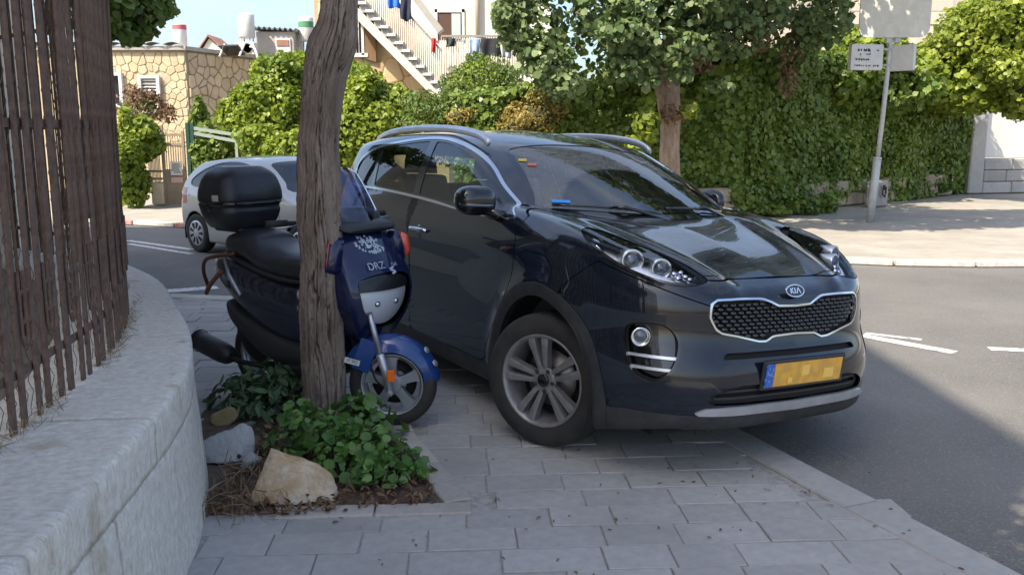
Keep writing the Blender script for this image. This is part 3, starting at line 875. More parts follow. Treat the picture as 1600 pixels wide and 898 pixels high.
tpx = [(506, 700, 76), (506, 664, 60), (507, 640, 62), (507, 608, 69), (505, 566, 72), (503, 523, 70), (502, 480, 69), (501, 437, 66), (501, 394, 68), (497, 351, 69), (497, 300, 69), (496, 236, 67), (499, 193, 64), (503, 150, 64), (509, 107, 66), (517, 73, 71), (526, 43, 62), (530, 0, 53), (538, -60, 52), (550, -140, 50)]
tp3 = [at(x, y, 4.84) - TB for x, y, _ in tpx]; tr = [w_ / 2 / 1400 * 4.95 * .95 for _, _, w_ in tpx]
tr[0] *= 1.15
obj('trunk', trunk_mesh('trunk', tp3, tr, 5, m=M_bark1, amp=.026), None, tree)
topc = tp3[-1]
for k, (dx, dy, dz, r0) in enumerate(((-1.8, -.6, 1.2, .075), (-.2, .9, 1.0, .06), (-1.2, .6, 1.4, .07), (-.9, -.6, 1.0, .06), (-2.4, .4, 1.6, .06))):
    o = MB(); e = topc + np.array([dx, dy, dz]); mid = topc + np.array([dx * .4, dy * .4, dz * .55])
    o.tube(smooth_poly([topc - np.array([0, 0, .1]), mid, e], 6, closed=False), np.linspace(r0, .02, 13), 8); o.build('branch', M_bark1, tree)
rgt = np.random.default_rng(3)
cb = [(topc + np.array(c), r) for c, r in (((-1.9, -.6, 1.3), (1.0, 1.0, .6)), ((-1.2, .6, 1.5), (1.0, 1.0, .6)), ((-2.6, .4, 1.7), (1.0, 1.0, .6)), ((-.9, -.5, 1.0), (.7, .8, .5)))]
P, N = crown(cb, 230, .1, rgt, 3); obj('crown', leaf_mesh('crown', P, N, .09 * (.7 + .6 * rgt.random(len(P))), L_mid, LEAF_ROUND, rgt), None, tree)

# ---------------------------------------------------------------- tree pit: rocks, creeper, litter
def rock(name, label, c, size, seed, m, rz=0.0, cuts=9):
    rg = np.random.default_rng(seed); o = MB(); nu, nv = 56, 34
    D = np.array([(math.sin(math.pi * (b + .02) / nv) * math.cos(2 * math.pi * a_ / nu), math.sin(math.pi * (b + .02) / nv) * math.sin(2 * math.pi * a_ / nu), math.cos(math.pi * (b + .02) / nv)) for b in range(nv) for a_ in range(nu)])
    r = np.full(len(D), 1.25)
    for k in range(cuts):
        n_ = rg.normal(size=3); n_ /= np.linalg.norm(n_); h = rg.uniform(.50, .80)
        dn = D @ n_; r = np.minimum(r, np.where(dn > .05, h / np.maximum(dn, .05), 9))
    V = D * r[:, None]
    V = V * (1 + .035 * vnoise(V, seed, 4, 3.0, .6) + .022 * vnoise(V, seed + 1, 3, 14, .6))[:, None] * np.array(size)
    F = [(b * nu + a_, b * nu + (a_ + 1) % nu, (b + 1) * nu + (a_ + 1) % nu, (b + 1) * nu + a_) for b in range(nv - 1) for a_ in range(nu)]
    F += [tuple(range(nu - 1, -1, -1)), tuple((nv - 1) * nu + k for k in range(nu))]
    V[:, 2] = np.maximum(V[:, 2], -size[2] * .75); V[:, 2] -= V[:, 2].min()
    o.add(V, F, True); t = o.build(name, m); t.location = c; t.rotation_euler = (0, 0, rz)
    return tag(t, label, 'rock')
M_rockb = mat('ochre_limestone', (.42, .27, .12), .92, col2=(.68, .58, .45), scale=7, detail=9, bump=(40, .8, .012), dust=((.10, .06, .03), .5, 26))
M_rockg = mat('grey_limestone', (.30, .30, .285), .92, col2=(.50, .50, .48), scale=6, detail=9, bump=(30, .8, .015), dust=((.14, .13, .12), .4, 12))
def hull_rock(name, label, c, pts, seed, m, rz):
    """broken block: convex hull of corner points, finely divided and roughened"""
    bm = bmesh.new()
    for p in pts: bm.verts.new(p)
    bmesh.ops.convex_hull(bm, input=bm.verts[:])
    bmesh.ops.triangulate(bm, faces=bm.faces[:])
    for _ in range(5): bmesh.ops.subdivide_edges(bm, edges=bm.edges[:], cuts=1, use_grid_fill=True)
    V = np.array([v.co[:] for v in bm.verts]); bm.normal_update(); N = np.array([v.normal[:] for v in bm.verts])
    V = V + N * (.010 * vnoise(V, seed, 3, 9, .6) + .0045 * vnoise(V, seed + 1, 3, 38, .7) - .010 * np.maximum(0, vnoise(V, seed + 2, 2, 30) - .35))[:, None]
    for v, q in zip(bm.verts, V): v.co = q
    me = bpy.data.meshes.new(name); bm.to_mesh(me); bm.free(); me.shade_smooth(); me.materials.append(m)
    o = obj(name, me); o.location = c; o.rotation_euler = (0, 0, rz); return tag(o, label, 'rock')
p_ = gnd(457, 786); hull_rock('boulder', 'ochre broken limestone boulder at the corner of the tree pit', (p_[0], p_[1] + .05, -.01), [(-.20, -.03, 0), (-.185, -.045, .05), (-.11, .07, .225), (-.08, .035, .215), (.02, .05, .185), (.085, .045, .165), (.155, .05, .11), (.185, .02, .05), (.19, .0, 0), (-.17, -.075, .02), (.0, -.085, .015), (.17, -.05, .015), (-.12, .16, .0), (.15, .14, .0), (.1, .12, .12), (-.10, .12, .19)], 12, M_rockb, .06)
p_ = gnd(355, 722); hull_rock('boulder', 'pale grey limestone boulder between the wall and the dark-leaved plant', (p_[0], p_[1] + .04, -.01), [(-.17, -.02, 0), (-.165, 0, .08), (-.10, .04, .12), (-.02, .05, .15), (.07, .04, .19), (.115, .03, .17), (.13, 0, .09), (.12, -.03, 0), (-.05, -.07, .02), (.06, -.07, .03), (.10, .14, 0), (-.12, .14, 0), (.06, .12, .15)], 23, M_rockg, .1)
p_ = gnd(383, 735); rock('rock_fragment', 'small grey stone leaning on the pale grey boulder', (p_[0] + .02, p_[1] + .02, -.02), (.07, .06, .07), 31, M_rockg, 1.0)
p_ = gnd(352, 660); rock('rock_fragment', 'small yellowish stone half hidden by the dark-leaved plant', (p_[0], p_[1], -.02), (.065, .045, .07), 37, mat('yellow_stone', (.24, .18, .07), .9, col2=(.36, .28, .14), scale=8), .2, cuts=12)
p_ = gnd(447, 625); rock('rock_fragment', 'small whitish stone behind the dark-leaved plant by the trunk', (p_[0], p_[1], .0), (.13, .08, .085), 41, M_rockg, .1)

def creeper(name, label, base, spots, n, size, m, shape, seed, flat=.9, stems=14):
    rg = np.random.default_rng(seed); base = np.array(base, float); t = thing(name, label, 'plant', tuple(base))
    Ps, Ns = [], []; tot = sum(s_[3] for s_ in spots)
    for (cx, cy, h, wgt, rx, ry) in spots:
        k = int(n * wgt / tot); a_ = rg.random(k) * 2 * math.pi; q = np.sqrt(rg.random(k))
        wb = 1 + .35 * np.sin(a_ * 3 + cx * 9) + .2 * np.sin(a_ * 7 + cy * 5); x, y = cx + rx * q * np.cos(a_) * wb, cy + ry * q * np.sin(a_) * wb
        z = h * (1 - q ** 2.2) * (.55 + .5 * rg.random(k)) + .02 + .03 * vnoise(np.stack([x * 6, y * 6, x * 0], 1), seed, 2)
        Ps.append(np.stack([x, y, np.maximum(z, .015)], 1))
        out = np.stack([np.cos(a_) * q * .8, np.sin(a_) * q * .8, np.full(k, flat)], 1); Ns.append(out + rg.normal(size=(k, 3)) * .45)
    P, N = np.concatenate(Ps) - base, np.concatenate(Ns)
    obj('leaves', leaf_mesh('leaves', P, N, size * (.35 + 1.0 * rg.random(len(P)) ** 1.4), m, shape, rg), None, t)
    for i in range(stems):
        cx, cy, h, _, rx, ry = spots[i % len(spots)]; a_ = rg.random() * 6.28; q = rg.random() ** .5
        e = np.array([cx + rx * q * math.cos(a_), cy + ry * q * math.sin(a_), h * (.9 - .5 * q)]) - base; b_ = np.array([cx, cy, 0]) - base
        s_ = MB(); s_.tube(smooth_poly([b_, (b_ + e) / 2 + np.array([0, 0, .06]), e], 4, closed=False), .004, 5, caps=False); s_.build('stem', L_stem, t)
    return t
M_straw2 = leaf_mat('dead_stalks', (.13, .085, .05), (.30, .22, .13), .15, .85)
L_stem = mat('green_stem', (.10, .11, .05), .7)
def G_(px, py): p = gnd(px, py); return p[0], p[1]
x1, y1 = G_(520, 745); x2, y2 = G_(590, 750); x3, y3 = G_(470, 715); x4, y4 = G_(612, 758); x5, y5 = G_(560, 700)
creeper('creeper_plant', 'round-leaved green creeper spreading in front of the trunk foot', (x1, y1, 0),
        [(x1, y1 + .1, .24, 1.3, .20, .18), (x2, y2 + .08, .20, 1.2, .19, .17), (x3, y3 + .08, .26, 1.0, .17, .16), (x4, y4 + .03, .10, .5, .12, .10), (x5, y5 + .10, .26, 1.2, .20, .16)], 1150, .060, L_creeper, LEAF_ROUND, 5)
x1, y1 = G_(420, 655); x2, y2 = G_(380, 645); x3, y3 = G_(455, 650)
creeper('leafy_weed', 'dark-leaved weed clump between the trunk and the stone wall', (x1, y1, 0), [(x1, y1 + .1, .30, 1.2, .24, .2), (x2, y2 + .1, .22, 1, .2, .2), (x3, y3 + .12, .30, 1, .18, .2)], 800, .08, L_creeper_d, LEAF_LONG, 9)
# leaf litter and dry stalks on the soil
rg = np.random.default_rng(21); n_ = 1600
X = rg.uniform(-1.36, -.35, n_); Y = 3.62 + rg.random(n_) ** 1.3 * 1.2
ok = sd_poly(X, Y, [(-1.45, 3.50), (-1.0, 3.60), (-.30, 3.75), (-.6, 4.6), (-1.6, 5.0)]) > 0
P = np.stack([X, Y, .004 + rg.random(n_) * .035], 1)[ok]; N = rg.normal(size=P.shape) * .5 + np.array([0, 0, 1])
lit = obj('leaf_litter', leaf_mesh('leaf_litter', P, N, .035 * (.5 + rg.random(len(P))), L_dry, LEAF_LONG, rg)); tag(lit, 'brown leaf litter on the soil of the tree pit', 'litter', kind='stuff')
n_ = 260; X = rg.uniform(-1.38, -.95, n_); Y = rg.uniform(3.5, 4.15, n_); P = np.stack([X, Y, .01 + rg.random(n_) * .06], 1); N = rg.normal(size=P.shape) + np.array([0, 0, .4])
tag(obj('dry_grass', leaf_mesh('dry_grass', P, N,   .12 * (.4 + rg.random(n_)), M_straw2, BLADE, rg)), 'dry grass stalks on the soil beside the ochre boulder', 'grass', kind='stuff')
n_ = 1500; dd = rg.uniform(1.6, 8.5, n_); P = np.array([fpt(a_, 0, b_)[0] + fo for a_, b_ in zip(dd, rg.normal(.015, .022, n_))])
P[:, 2] = WH + .006 + np.abs(rg.normal(0, .014, n_)); N = rg.normal(size=P.shape) * .8 + np.array([0, 0, .8]); keep = vnoise(P * np.array([1, 1, 0]), 4, 3, 1.7) > -.1
tag(obj('dry_grass', leaf_mesh('dry_grass', P[keep], N[keep], .065 * (.4 + rg.random(keep.sum())), M_straw, BLADE, rg)), 'dry straw caught along the foot of the iron fence', 'grass', kind='stuff')
# small fallen leaves and grit on the pavement
n_ = 420; X = rg.uniform(-1.1, 1.9, n_); Y = rg.uniform(2.9, 6.2, n_); ok = vnoise(np.stack([X, Y, X * 0], 1), 8, 3, 1.3) > -.05
P = np.stack([X, Y, np.full(n_, .007)], 1)[ok]; N = rg.normal(size=P.shape) * .25 + np.array([0, 0, 1])
tag(obj('fallen_leaves', leaf_mesh('fallen_leaves', P, N, .022 * (.4 + rg.random(len(P))), L_dry, LEAF_LONG, rg)), 'small dry leaves scattered over the paving', 'litter', kind='stuff')
# ---------------------------------------------------------------- the dark SUV
def paint_mat(name, col, dust_col, dust_top, dust_all, rough=.22, flake=0.0, coat=1.0):
    """car paint under clear coat; dust lies where the surface faces up"""
    m = bpy.data.materials.new(name); m.use_nodes = True
    n, l = m.node_tree.nodes, m.node_tree.links
    b = n['Principled BSDF']
    b.inputs['Metallic'].default_value = flake; b.inputs['Coat Weight'].default_value = coat; b.inputs['Coat Roughness'].default_value = .02; b.inputs['Specular IOR Level'].default_value = .15
    t = n.new('ShaderNodeTexCoord'); g = n.new('ShaderNodeNewGeometry')
    sx = n.new('ShaderNodeSeparateXYZ'); l.new(g.outputs['Normal'], sx.inputs[0])
    up = n.new('ShaderNodeMapRange'); up.inputs['From Min'].default_value = .55; up.inputs['From Max'].default_value = 1.0
    up.inputs['To Min'].default_value = dust_all; up.inputs['To Max'].default_value = dust_top
    l.new(sx.outputs['Z'], up.inputs['Value'])
    z = n.new('ShaderNodeTexNoise'); z.inputs['Scale'].default_value = 5; z.inputs['Detail'].default_value = 9; z.inputs['Roughness'].default_value = .72
    l.new(t.outputs['Object'], z.inputs['Vector'])
    zr = n.new('ShaderNodeMapRange'); zr.inputs['From Min'].default_value = .35; zr.inputs['From Max'].default_value = .72
    l.new(z.outputs['Fac'], zr.inputs['Value'])
    mu = n.new('ShaderNodeMath'); mu.operation = 'MULTIPLY'; l.new(up.outputs[0], mu.inputs[0]); l.new(zr.outputs[0], mu.inputs[1])
    mx = n.new('ShaderNodeMixRGB'); mx.inputs['Color1'].default_value = (*col, 1); mx.inputs['Color2'].default_value = (*dust_col, 1)
    l.new(mu.outputs[0], mx.inputs['Fac']); l.new(mx.outputs[0], b.inputs['Base Color'])
    cw = n.new('ShaderNodeMapRange'); cw.inputs['To Min'].default_value = coat; cw.inputs['To Max'].default_value = coat * .35
    l.new(mu.outputs[0], cw.inputs['Value']); l.new(cw.outputs[0], b.inputs['Coat Weight'])
    rg = n.new('ShaderNodeMapRange'); rg.inputs['To Min'].default_value = rough; rg.inputs['To Max'].default_value = .75
    l.new(mu.outputs[0], rg.inputs['Value']); l.new(rg.outputs[0], b.inputs['Roughness'])
    return m

M_paint = paint_mat('black_blue_paint', (.007, .010, .018), (.24, .22, .19), .34, .018, rough=.12)
M_gloss = mat('gloss_black', (.008, .008, .009), .08, coat=.6)
M_clad = mat('charcoal_plastic', (.022, .023, .025), .55, col2=(.045, .043, .04), scale=14, bump=(220, .12, .002))
M_inner = mat('inner_black', (.006, .006, .006), .8)
M_chrome = mat('brushed_chrome', (.75, .76, .78), .16, 1.0)
M_satin = mat('satin_silver', (.72, .73, .75), .30, .75, col2=(.60, .60, .61), scale=9)
M_rubber = mat('tyre_rubber', (.016, .016, .016), .75, col2=(.04, .036, .032), scale=7, bump=(60, .2, .003))
M_alloy = mat('dark_machined_alloy', (.27, .26, .255), .36, .35, col2=(.19, .18, .175), scale=12)
M_alloyd = mat('alloy_pocket', (.02, .02, .02), .5)
M_disc = mat('brake_disc', (.30, .28, .26), .4, .9)
M_cabin = mat('cabin_trim', (.05, .05, .052), .7)
M_seat = mat('seat_cloth', (.07, .07, .075), .85, bump=(140, .2, .002))
M_lampin = mat('lamp_bezel', (.78, .81, .86), .35, .15)
M_lens = mat('lamp_lens', (.10, .12, .14), .08, 0.2, coat=1)
M_clear = glass_mat('clear_lamp_cover', (.97, .98, .99), base=.015, ior=1.25)
M_side_glass = glass_mat('side_glass', (.68, .78, .74), base=.09, ior=1.6)

def dusty_windshield():
    """clear glass with a film of dust outside the two wiped arcs (object space)"""
    m = glass_mat('windshield_glass', (.82, .94, .91), base=.15, ior=1.5)
    n, l = m.node_tree.nodes, m.node_tree.links
    out = n['Material Output']; glass = out.inputs['Surface'].links[0].from_socket
    t = n.new('ShaderNodeTexCoord'); prev = None
    for c, r in (((-.14, .00, 1.19), .60), ((-.22, .42, 1.19), .50)):
        d = n.new('ShaderNodeVectorMath'); d.operation = 'DISTANCE'; d.inputs[1].default_value = c
        l.new(t.outputs['Object'], d.inputs[0])
        k = n.new('ShaderNodeMapRange'); k.inputs['From Min'].default_value = r - .012; k.inputs['From Max'].default_value = r + .02
        l.new(d.outputs['Value'], k.inputs['Value'])
        if prev is None: prev = k.outputs[0]
        else:
            mu = n.new('ShaderNodeMath'); mu.operation = 'MULTIPLY'; l.new(prev, mu.inputs[0]); l.new(k.outputs[0], mu.inputs[1]); prev = mu.outputs[0]
    z = n.new('ShaderNodeTexNoise'); z.inputs['Scale'].default_value = 22; z.inputs['Detail'].default_value = 9; z.inputs['Roughness'].default_value = .75
    l.new(t.outputs['Object'], z.inputs['Vector'])
    zr = n.new('ShaderNodeMapRange'); zr.inputs['From Min'].default_value = .3; zr.inputs['From Max'].default_value = .7; zr.inputs['To Min'].default_value = .12; zr.inputs['To Max'].default_value = .52
    l.new(z.outputs['Fac'], zr.inputs['Value'])
    mu = n.new('ShaderNodeMath'); mu.operation = 'MULTIPLY'; l.new(prev, mu.inputs[0]); l.new(zr.outputs[0], mu.inputs[1])
    ad = n.new('ShaderNodeMath'); ad.operation = 'ADD'; ad.inputs[1].default_value = .02; l.new(mu.outputs[0], ad.inputs[0])
    df = n.new('ShaderNodeBsdfDiffuse'); df.inputs['Color'].default_value = (.30, .30, .28, 1)
    ms = n.new('ShaderNodeMixShader'); l.new(ad.outputs[0], ms.inputs['Fac']); l.new(glass, ms.inputs[1]); l.new(df.outputs[0], ms.inputs[2])
    l.new(ms.outputs[0], out.inputs['Surface'])
    return m
M_wind = dusty_windshield()

class Shell:
    """a meshed body function that hands out panels cut from its surface"""
    def __init__(s, f, lo, hi, res):
        s.f = f; s.P, s.F = surface_nets(f, lo, hi, res); s.F = np.asarray(s.F)
    def cut(s, fns):
        P, F = s.P, (s.F, [])
        for fn in fns:
            if len(P) == 0: break
            P, F = clip(P, F, fn(P[:, 0], P[:, 1], P[:, 2]))
        if len(P): P = project(s.f, P, .01, 2)
        return P, [tuple(q) for q in F[0].tolist()] + F[1]
    def panel(s, name, fns, m, parent, rim=.012, off=0.0, backfn=None):
        P, F = s.cut(fns)
        N = -grad(s.f, P); N /= np.linalg.norm(N, axis=1)[:, None] + 1e-9
        P = P + N * off
        V = [P]; NN = [N]; FF = list(F)
        if rim:
            ec = {}
            for fc in F:
                for i in range(len(fc)):
                    a, b = fc[i], fc[(i + 1) % len(fc)]
                    if (b, a) in ec: del ec[(b, a)]
                    else: ec[(a, b)] = 1
            E = np.array(list(ec.keys()), int).reshape(-1, 2)
            if len(E):
                a, b = E[:, 0], E[:, 1]
                t = P[b] - P[a]; r = np.cross(t, N[a]); r /= np.linalg.norm(r, axis=1)[:, None] + 1e-12
                base = len(P); k = len(E)
                V += [P[a], P[b], P[b] - N[b] * rim, P[a] - N[a] * rim]; NN += [r, r, r, r]
                for i in range(k): FF.append((base + k + i, base + i, base + 3*k + i, base + 2*k + i))
        V = np.concatenate(V); NN = np.concatenate(NN)
        me = bpy.data.meshes.new(name); me.from_pydata(V.tolist(), [], [tuple(map(int, q)) for q in FF])
        me.shade_smooth(); me.normals_split_custom_set_from_vertices(NN.tolist())
        me.materials.append(m)
        return obj(name, me, None, parent)

def mirror_y(poly): return [(-a, b) for a, b in poly]

suv = thing('parked_car', 'dark blue-black SUV parked with two wheels up on the pavement, front wheel turned', 'car', SUV_LOC)
suv.rotation_euler = (SUV_ROLL, 0, SUV_YAW)
B = Shell(suv_f, (-3.66, -1.04, .12), (1.02, 1.04, 1.74), .021)
G2 = .0035
WO = smooth_poly([(-2.94, 1.212), (-3.04, 1.29), (-3.00, 1.43), (-2.74, 1.520), (-2.39, 1.565), (-1.95, 1.598), (-1.62, 1.601), (-1.36, 1.575), (-1.14, 1.520), (-.92, 1.432), (-.70, 1.325),
                  (-.46, 1.214), (-.365, 1.172), (-.46, 1.150), (-.83, 1.150), (-1.59, 1.186), (-2.28, 1.206)], 5)
WSH = [(-.70, 1.214), (-.655, 1.30), (-.60, 1.40), (-.555, 1.50), (-.52, 1.555), (-.3, 1.592), (0, 1.603)]
WS = smooth_poly(WSH + [(-a, b) for a, b in WSH[:-1][::-1]] + [(.45, 1.198), (0, 1.187), (-.45, 1.198)], 4)
HOODH = [(.715, 0), (.712, .2), (.705, .40), (.69, .45), (.60, .465), (.48, .505), (.36, .568), (.22, .626), (.14, .70), (.06, .735), (-.1, .733), (-.36, .722), (-.27, .58), (-.18, .35), (-.13, 0)]
HOOD = HOODH + [(a, -b) for a, b in HOODH[::-1] if b > 0]
LAMP = smooth_poly([(.441, 1.146), (.401, 1.147), (.285, 1.122), (.146, 1.084), (.013, 1.05), (-.102, 1.011), (-.193, .967), (-.187, .954), (-.104, .941), (.013, .953), (.136, .981), (.252, 1.026), (.342, 1.077)], 4)
FOG = smooth_poly([(.163, .743), (.073, .773), (-.032, .768), (-.087, .727), (-.109, .67), (-.093, .57), (-.025, .495), (.035, .493), (.114, .53), (.152, .613)], 4)
GRH = [(0, .846), (.105, .849), (.15, .868), (.20, .883), (.35, .888), (.465, .884), (.495, .865), (.500, .80), (.47, .745), (.44, .727), (.36, .712), (.235, .682), (.185, .680), (.14, .702), (0, .708)]
GR = GRH + [(-a, b) for a, b in GRH[::-1] if a > 0]
INH = [(0, .492), (.36, .492), (.46, .475), (.535, .435), (.50, .402), (.3, .398), (0, .396)]
INT = INH + [(-a, b) for a, b in INH[::-1] if a > 0]
SLOT = [(-.45, .612), (.45, .612), (.43, .640), (-.43, .640)]
SKH = [(0, .392), (.42, .392), (.53, .386), (.575, .362), (.56, .352), (0, .348)]
SKID = SKH + [(-a, b) for a, b in SKH[::-1] if a > 0]
FDOOR = smooth_poly([(-.37, 1.22), (-.30, 1.10), (-.265, 1.02), (-.29, .88), (-.38, .70), (-.52, .52), (-.60, .40), (-.64, .312), (-1.0, .310), (-1.66, .310), (-1.685, .5), (-1.69, .9), (-1.695, 1.25)], 3)
RDOOR = smooth_poly([(-1.705, 1.25), (-1.70, .9), (-1.695, .5), (-1.69, .310), (-2.05, .310), (-2.22, .34), (-2.26, .50), (-2.36, .70), (-2.50, .84), (-2.66, .95), (-2.76, 1.05), (-2.80, 1.25)], 3)
q_ = lambda x, y: (np.abs(y) - x) / math.sqrt(2)
sWO = lambda x, y, z: np.minimum(sd_poly(x, z, WO), np.abs(y) - .45)
sWS = lambda x, y, z: np.minimum(sd_poly(y, z, WS), x + 1.55)
sHOOD = lambda x, y, z: np.minimum(sd_poly(x, y, HOOD), z - .88)
sLAMP = lambda x, y, z: np.minimum(sd_poly(q_(x, y), z, LAMP), np.minimum(x, np.abs(y) - .3))
sFOG = lambda x, y, z: np.minimum(sd_poly(q_(x, y), z, FOG), np.minimum(x - .3, np.abs(y) - .3))
sGR = lambda x, y, z: np.minimum(sd_poly(y, z, GR), x - .5)
sINT = lambda x, y, z: np.minimum(sd_poly(y, z, INT), x - .5)
sSLOT = lambda x, y, z: np.minimum(sd_poly(y, z, SLOT), x - .5)
RW = smooth_poly([(-.60, 1.24), (-.57, 1.36), (-.52, 1.47), (0, 1.50), (.52, 1.47), (.57, 1.36), (.60, 1.24), (0, 1.22)], 3)
sRW = lambda x, y, z: np.minimum(sd_poly(y, z, RW), -3.1 - x)
sSKID = lambda x, y, z: np.minimum(sd_poly(y, z, SKID), x - .5)
def sARCH(x, y, z, r=.44):
    d = np.minimum(np.hypot(x, z - .36), np.hypot(x + 2.67, z - .36))
    return np.minimum(r - d, np.abs(y) - .45)
sDOORS = lambda x, y, z: np.minimum(np.maximum(sd_poly(x, z, FDOOR), sd_poly(x, z, RDOOR)), np.abs(y) - .45)
def cladz(x, y, z):           # the unpainted skirt: sills, bumper lips
    lim = .305 + .045 * np.clip((x - .3) / .3, 0, 1) + .05 * np.clip((-3.1 - x) / .2, 0, 1)
    return lim - z
neg = lambda s, g=G2: (lambda x, y, z: -s(x, y, z) - g)
pos = lambda s, g=G2: (lambda x, y, z: s(x, y, z) - g)
BUMPLINE = lambda x, y, z: np.where(x > .1, .955 - .0 * z - z, -1.0)

# painted shell: everything that is not a separate panel
def bump_region(x, y, z):     # front bumper skin: ahead of the wheel arch and below the lamp line
    lim = np.where(np.abs(y) > .45, .97 + .30 * (q_(x, y) - .15), .962)
    return np.minimum(np.minimum(lim - z, x - np.maximum(.39 - 1.2 * (1.03 - z), .18)), 9)
outer = [neg(sRW, 0), neg(sWO, 0), neg(sWS, 0), neg(sHOOD), neg(sLAMP), neg(sGR, 0), neg(sINT, 0), neg(sSLOT, 0), neg(sSKID, 0), neg(sFOG, 0), lambda x, y, z: -sARCH(x, y, z), neg(sDOORS), lambda x, y, z: -cladz(x, y, z) - .002]
B.panel('body_shell', outer + [neg(bump_region, .003)], M_paint, suv)
B.panel('front_bumper', [pos(bump_region, .003), neg(sGR, 0), neg(sLAMP), neg(sHOOD), neg(sINT, 0), neg(sSLOT, 0), neg(sSKID, 0), neg(sFOG, 0), lambda x, y, z: -sARCH(x, y, z), lambda x, y, z: -cladz(x, y, z) - .002, lambda x, y, z: x - .2], M_paint, suv)
B.panel('hood', [pos(sHOOD), neg(sLAMP, .004), neg(sWS, -.004)], M_paint, suv, rim=.016)
cl = B.panel('lower_cladding', [lambda x, y, z: cladz(x, y, z), lambda x, y, z: -sARCH(x, y, z, .44), neg(sSKID, .002)], M_clad, suv, off=.004)
for s in (-1, 1):
    sgn = lambda x, y, z, s=s: s * y - .3
    d1 = lambda x, y, z: sd_poly(x, z, FDOOR) - G2
    d2 = lambda x, y, z: sd_poly(x, z, RDOOR) - G2
    cut = [neg(sWO, 0), lambda x, y, z: -cladz(x, y, z) - .002, lambda x, y, z: -sARCH(x, y, z)]
    fd = B.panel('front_door', [sgn, d1] + cut, M_paint, suv)
    rd = B.panel('rear_door', [sgn, d2] + cut, M_paint, suv)
    for dr, hx in ((fd, -1.50), (rd, -2.46)):
        hb = MB(); yy = s * .924
        pth = [(hx - .105, yy, .995), (hx - .085, yy + s * .026, 1.0), (hx, yy + s * .032, 1.004), (hx + .085, yy + s * .026, 1.002), (hx + .105, yy, .998)]
        hb.tube(smooth_poly(pth, 5, closed=False), .014, 8)
        hb.build('handle', M_chrome if s < 0 else M_gloss, dr)
        hb = MB(); hb.lathe([(.0, .004), (.035, .003), (.045, .0)], (hx - .005, s * .921, .985), (0, s, 0), 16); hb.build('handle_cup', M_gloss, dr)
    tw_ = lambda x: .017 - .0095 * np.clip((x + 1.35) / .4, 0, 1)
    B.panel('window_trim', [sgn, sWO, lambda x, y, z: tw_(x) - sWO(x, y, z)], M_chrome, suv, off=.005, rim=.012)
    def xdiv(a0, a1):  # slanted divider, x at z = 1.2 and z = 1.55
        return lambda x, y, z: x - (a0 + (a1 - a0) * (z - 1.2) / .35)
    inn = lambda x, y, z: sWO(x, y, z) - .030
    wins = [('window', [xdiv(-1.665, -1.69), lambda x, y, z: -xdiv(-.60, -.80)(x, y, z)]),
            ('window', [xdiv(-2.50, -2.62), lambda x, y, z: -xdiv(-1.765, -1.79)(x, y, z)]),
            ('quarter_window', [lambda x, y, z: -xdiv(-2.56, -2.68)(x, y, z)])]
    allg = lambda x, y, z: np.maximum.reduce([np.minimum.reduce([g(x, y, z) for g in w] + [inn(x, y, z)]) for _, w in wins])
    B.panel('window_pillar', [sgn, lambda x, y, z: sWO(x, y, z) - tw_(x), lambda x, y, z: -allg(x, y, z)], M_gloss, suv, off=.001, rim=.008)
    for nm, w in wins: B.panel(nm, [sgn, inn] + w, M_side_glass, suv, off=-.004, rim=0)
    # wheel-arch cladding
    for cx in (0.0, -2.67):
        ring = lambda x, y, z, cx=cx: np.hypot(x - cx, z - .36)
        B.panel('arch_cladding', [sgn, lambda x, y, z: ring(x, y, z) - .435, lambda x, y, z: .505 + .02 * np.clip((.5 - z) / .2, 0, 1) - ring(x, y, z), lambda x, y, z: z - .235], M_clad, suv, off=.009, rim=.05)
        lin = MB(); a = np.linspace(-.35, math.pi + .35, 26)
        rr = [[(cx + .46 * math.cos(t), s * yy, .36 + .46 * math.sin(t)) for t in a] for yy in (.50, .70, .90)]
        lin.loft(rr, caps=False, closed=False); lin.build('wheel_arch_liner', M_inner, suv)
    # head lamp
    hl = B.panel('headlight', [sgn, sLAMP, ], M_clear, suv, off=-.001, rim=0)
    B.panel('lamp_housing', [sgn, sLAMP], M_lampin, hl, off=-.055, rim=-.054)
    lowr = lambda x, y, z: .012 - sLAMP(x, y, z)
    B.panel('lamp_rim', [sgn, sLAMP, lowr], M_gloss, hl, off=-.004, rim=.03)
    for (lx, ly, lz, lr) in ((.485, .705, 1.030, .056), (.575, .600, 1.000, .050)):
        c = np.array([lx, s * ly, lz]); ax = np.array([.92, s * .30, .05]); ax /= np.linalg.norm(ax)
        b1 = MB(); b1.lathe([(lr * .96, -.10), (lr, -.02), (lr * 1.02, .0), (lr * 1.0, .006), (lr * .80, .006), (lr * .78, -.01)], c, ax, 24); b1.build('lamp_barrel', M_satin, hl)
        b1 = MB(); b1.lathe([(lr * .78, -.012), (lr * .6, .004), (lr * .3, .014), (0.0, .017)], c, ax, 20); b1.build('lamp_lens', M_lens, hl)
    tl = MB()
    for k, (lx, ly, lz) in enumerate(((.660, .520, .968), (.642, .535, .985), (.650, .555, .962), (.630, .565, .98), (.67, .50, .955))):
        tl.lathe([(.014, -.02), (.016, 0), (.010, .006), (0, .008)], (lx, s * ly, lz), (.9, s * .2, .2), 10)
    tl.build('running_light', M_chrome, hl)
    tl = MB()
    tl.loft([[(.20, s * .765, 1.118), (.26, s * .75, 1.10), (.30, s * .74, 1.065), (.33, s * .785, 1.05)], [(.205, s * .772, 1.124), (.268, s * .755, 1.106), (.308, s * .747, 1.07), (.34, s * .79, 1.055)]]); tl.build('turn_signal', M_chrome, hl)
    # fog lamp pocket
    fg = B.panel('fog_lamp_pocket', [sgn, sFOG], M_gloss, suv, off=-.055, rim=-.054)
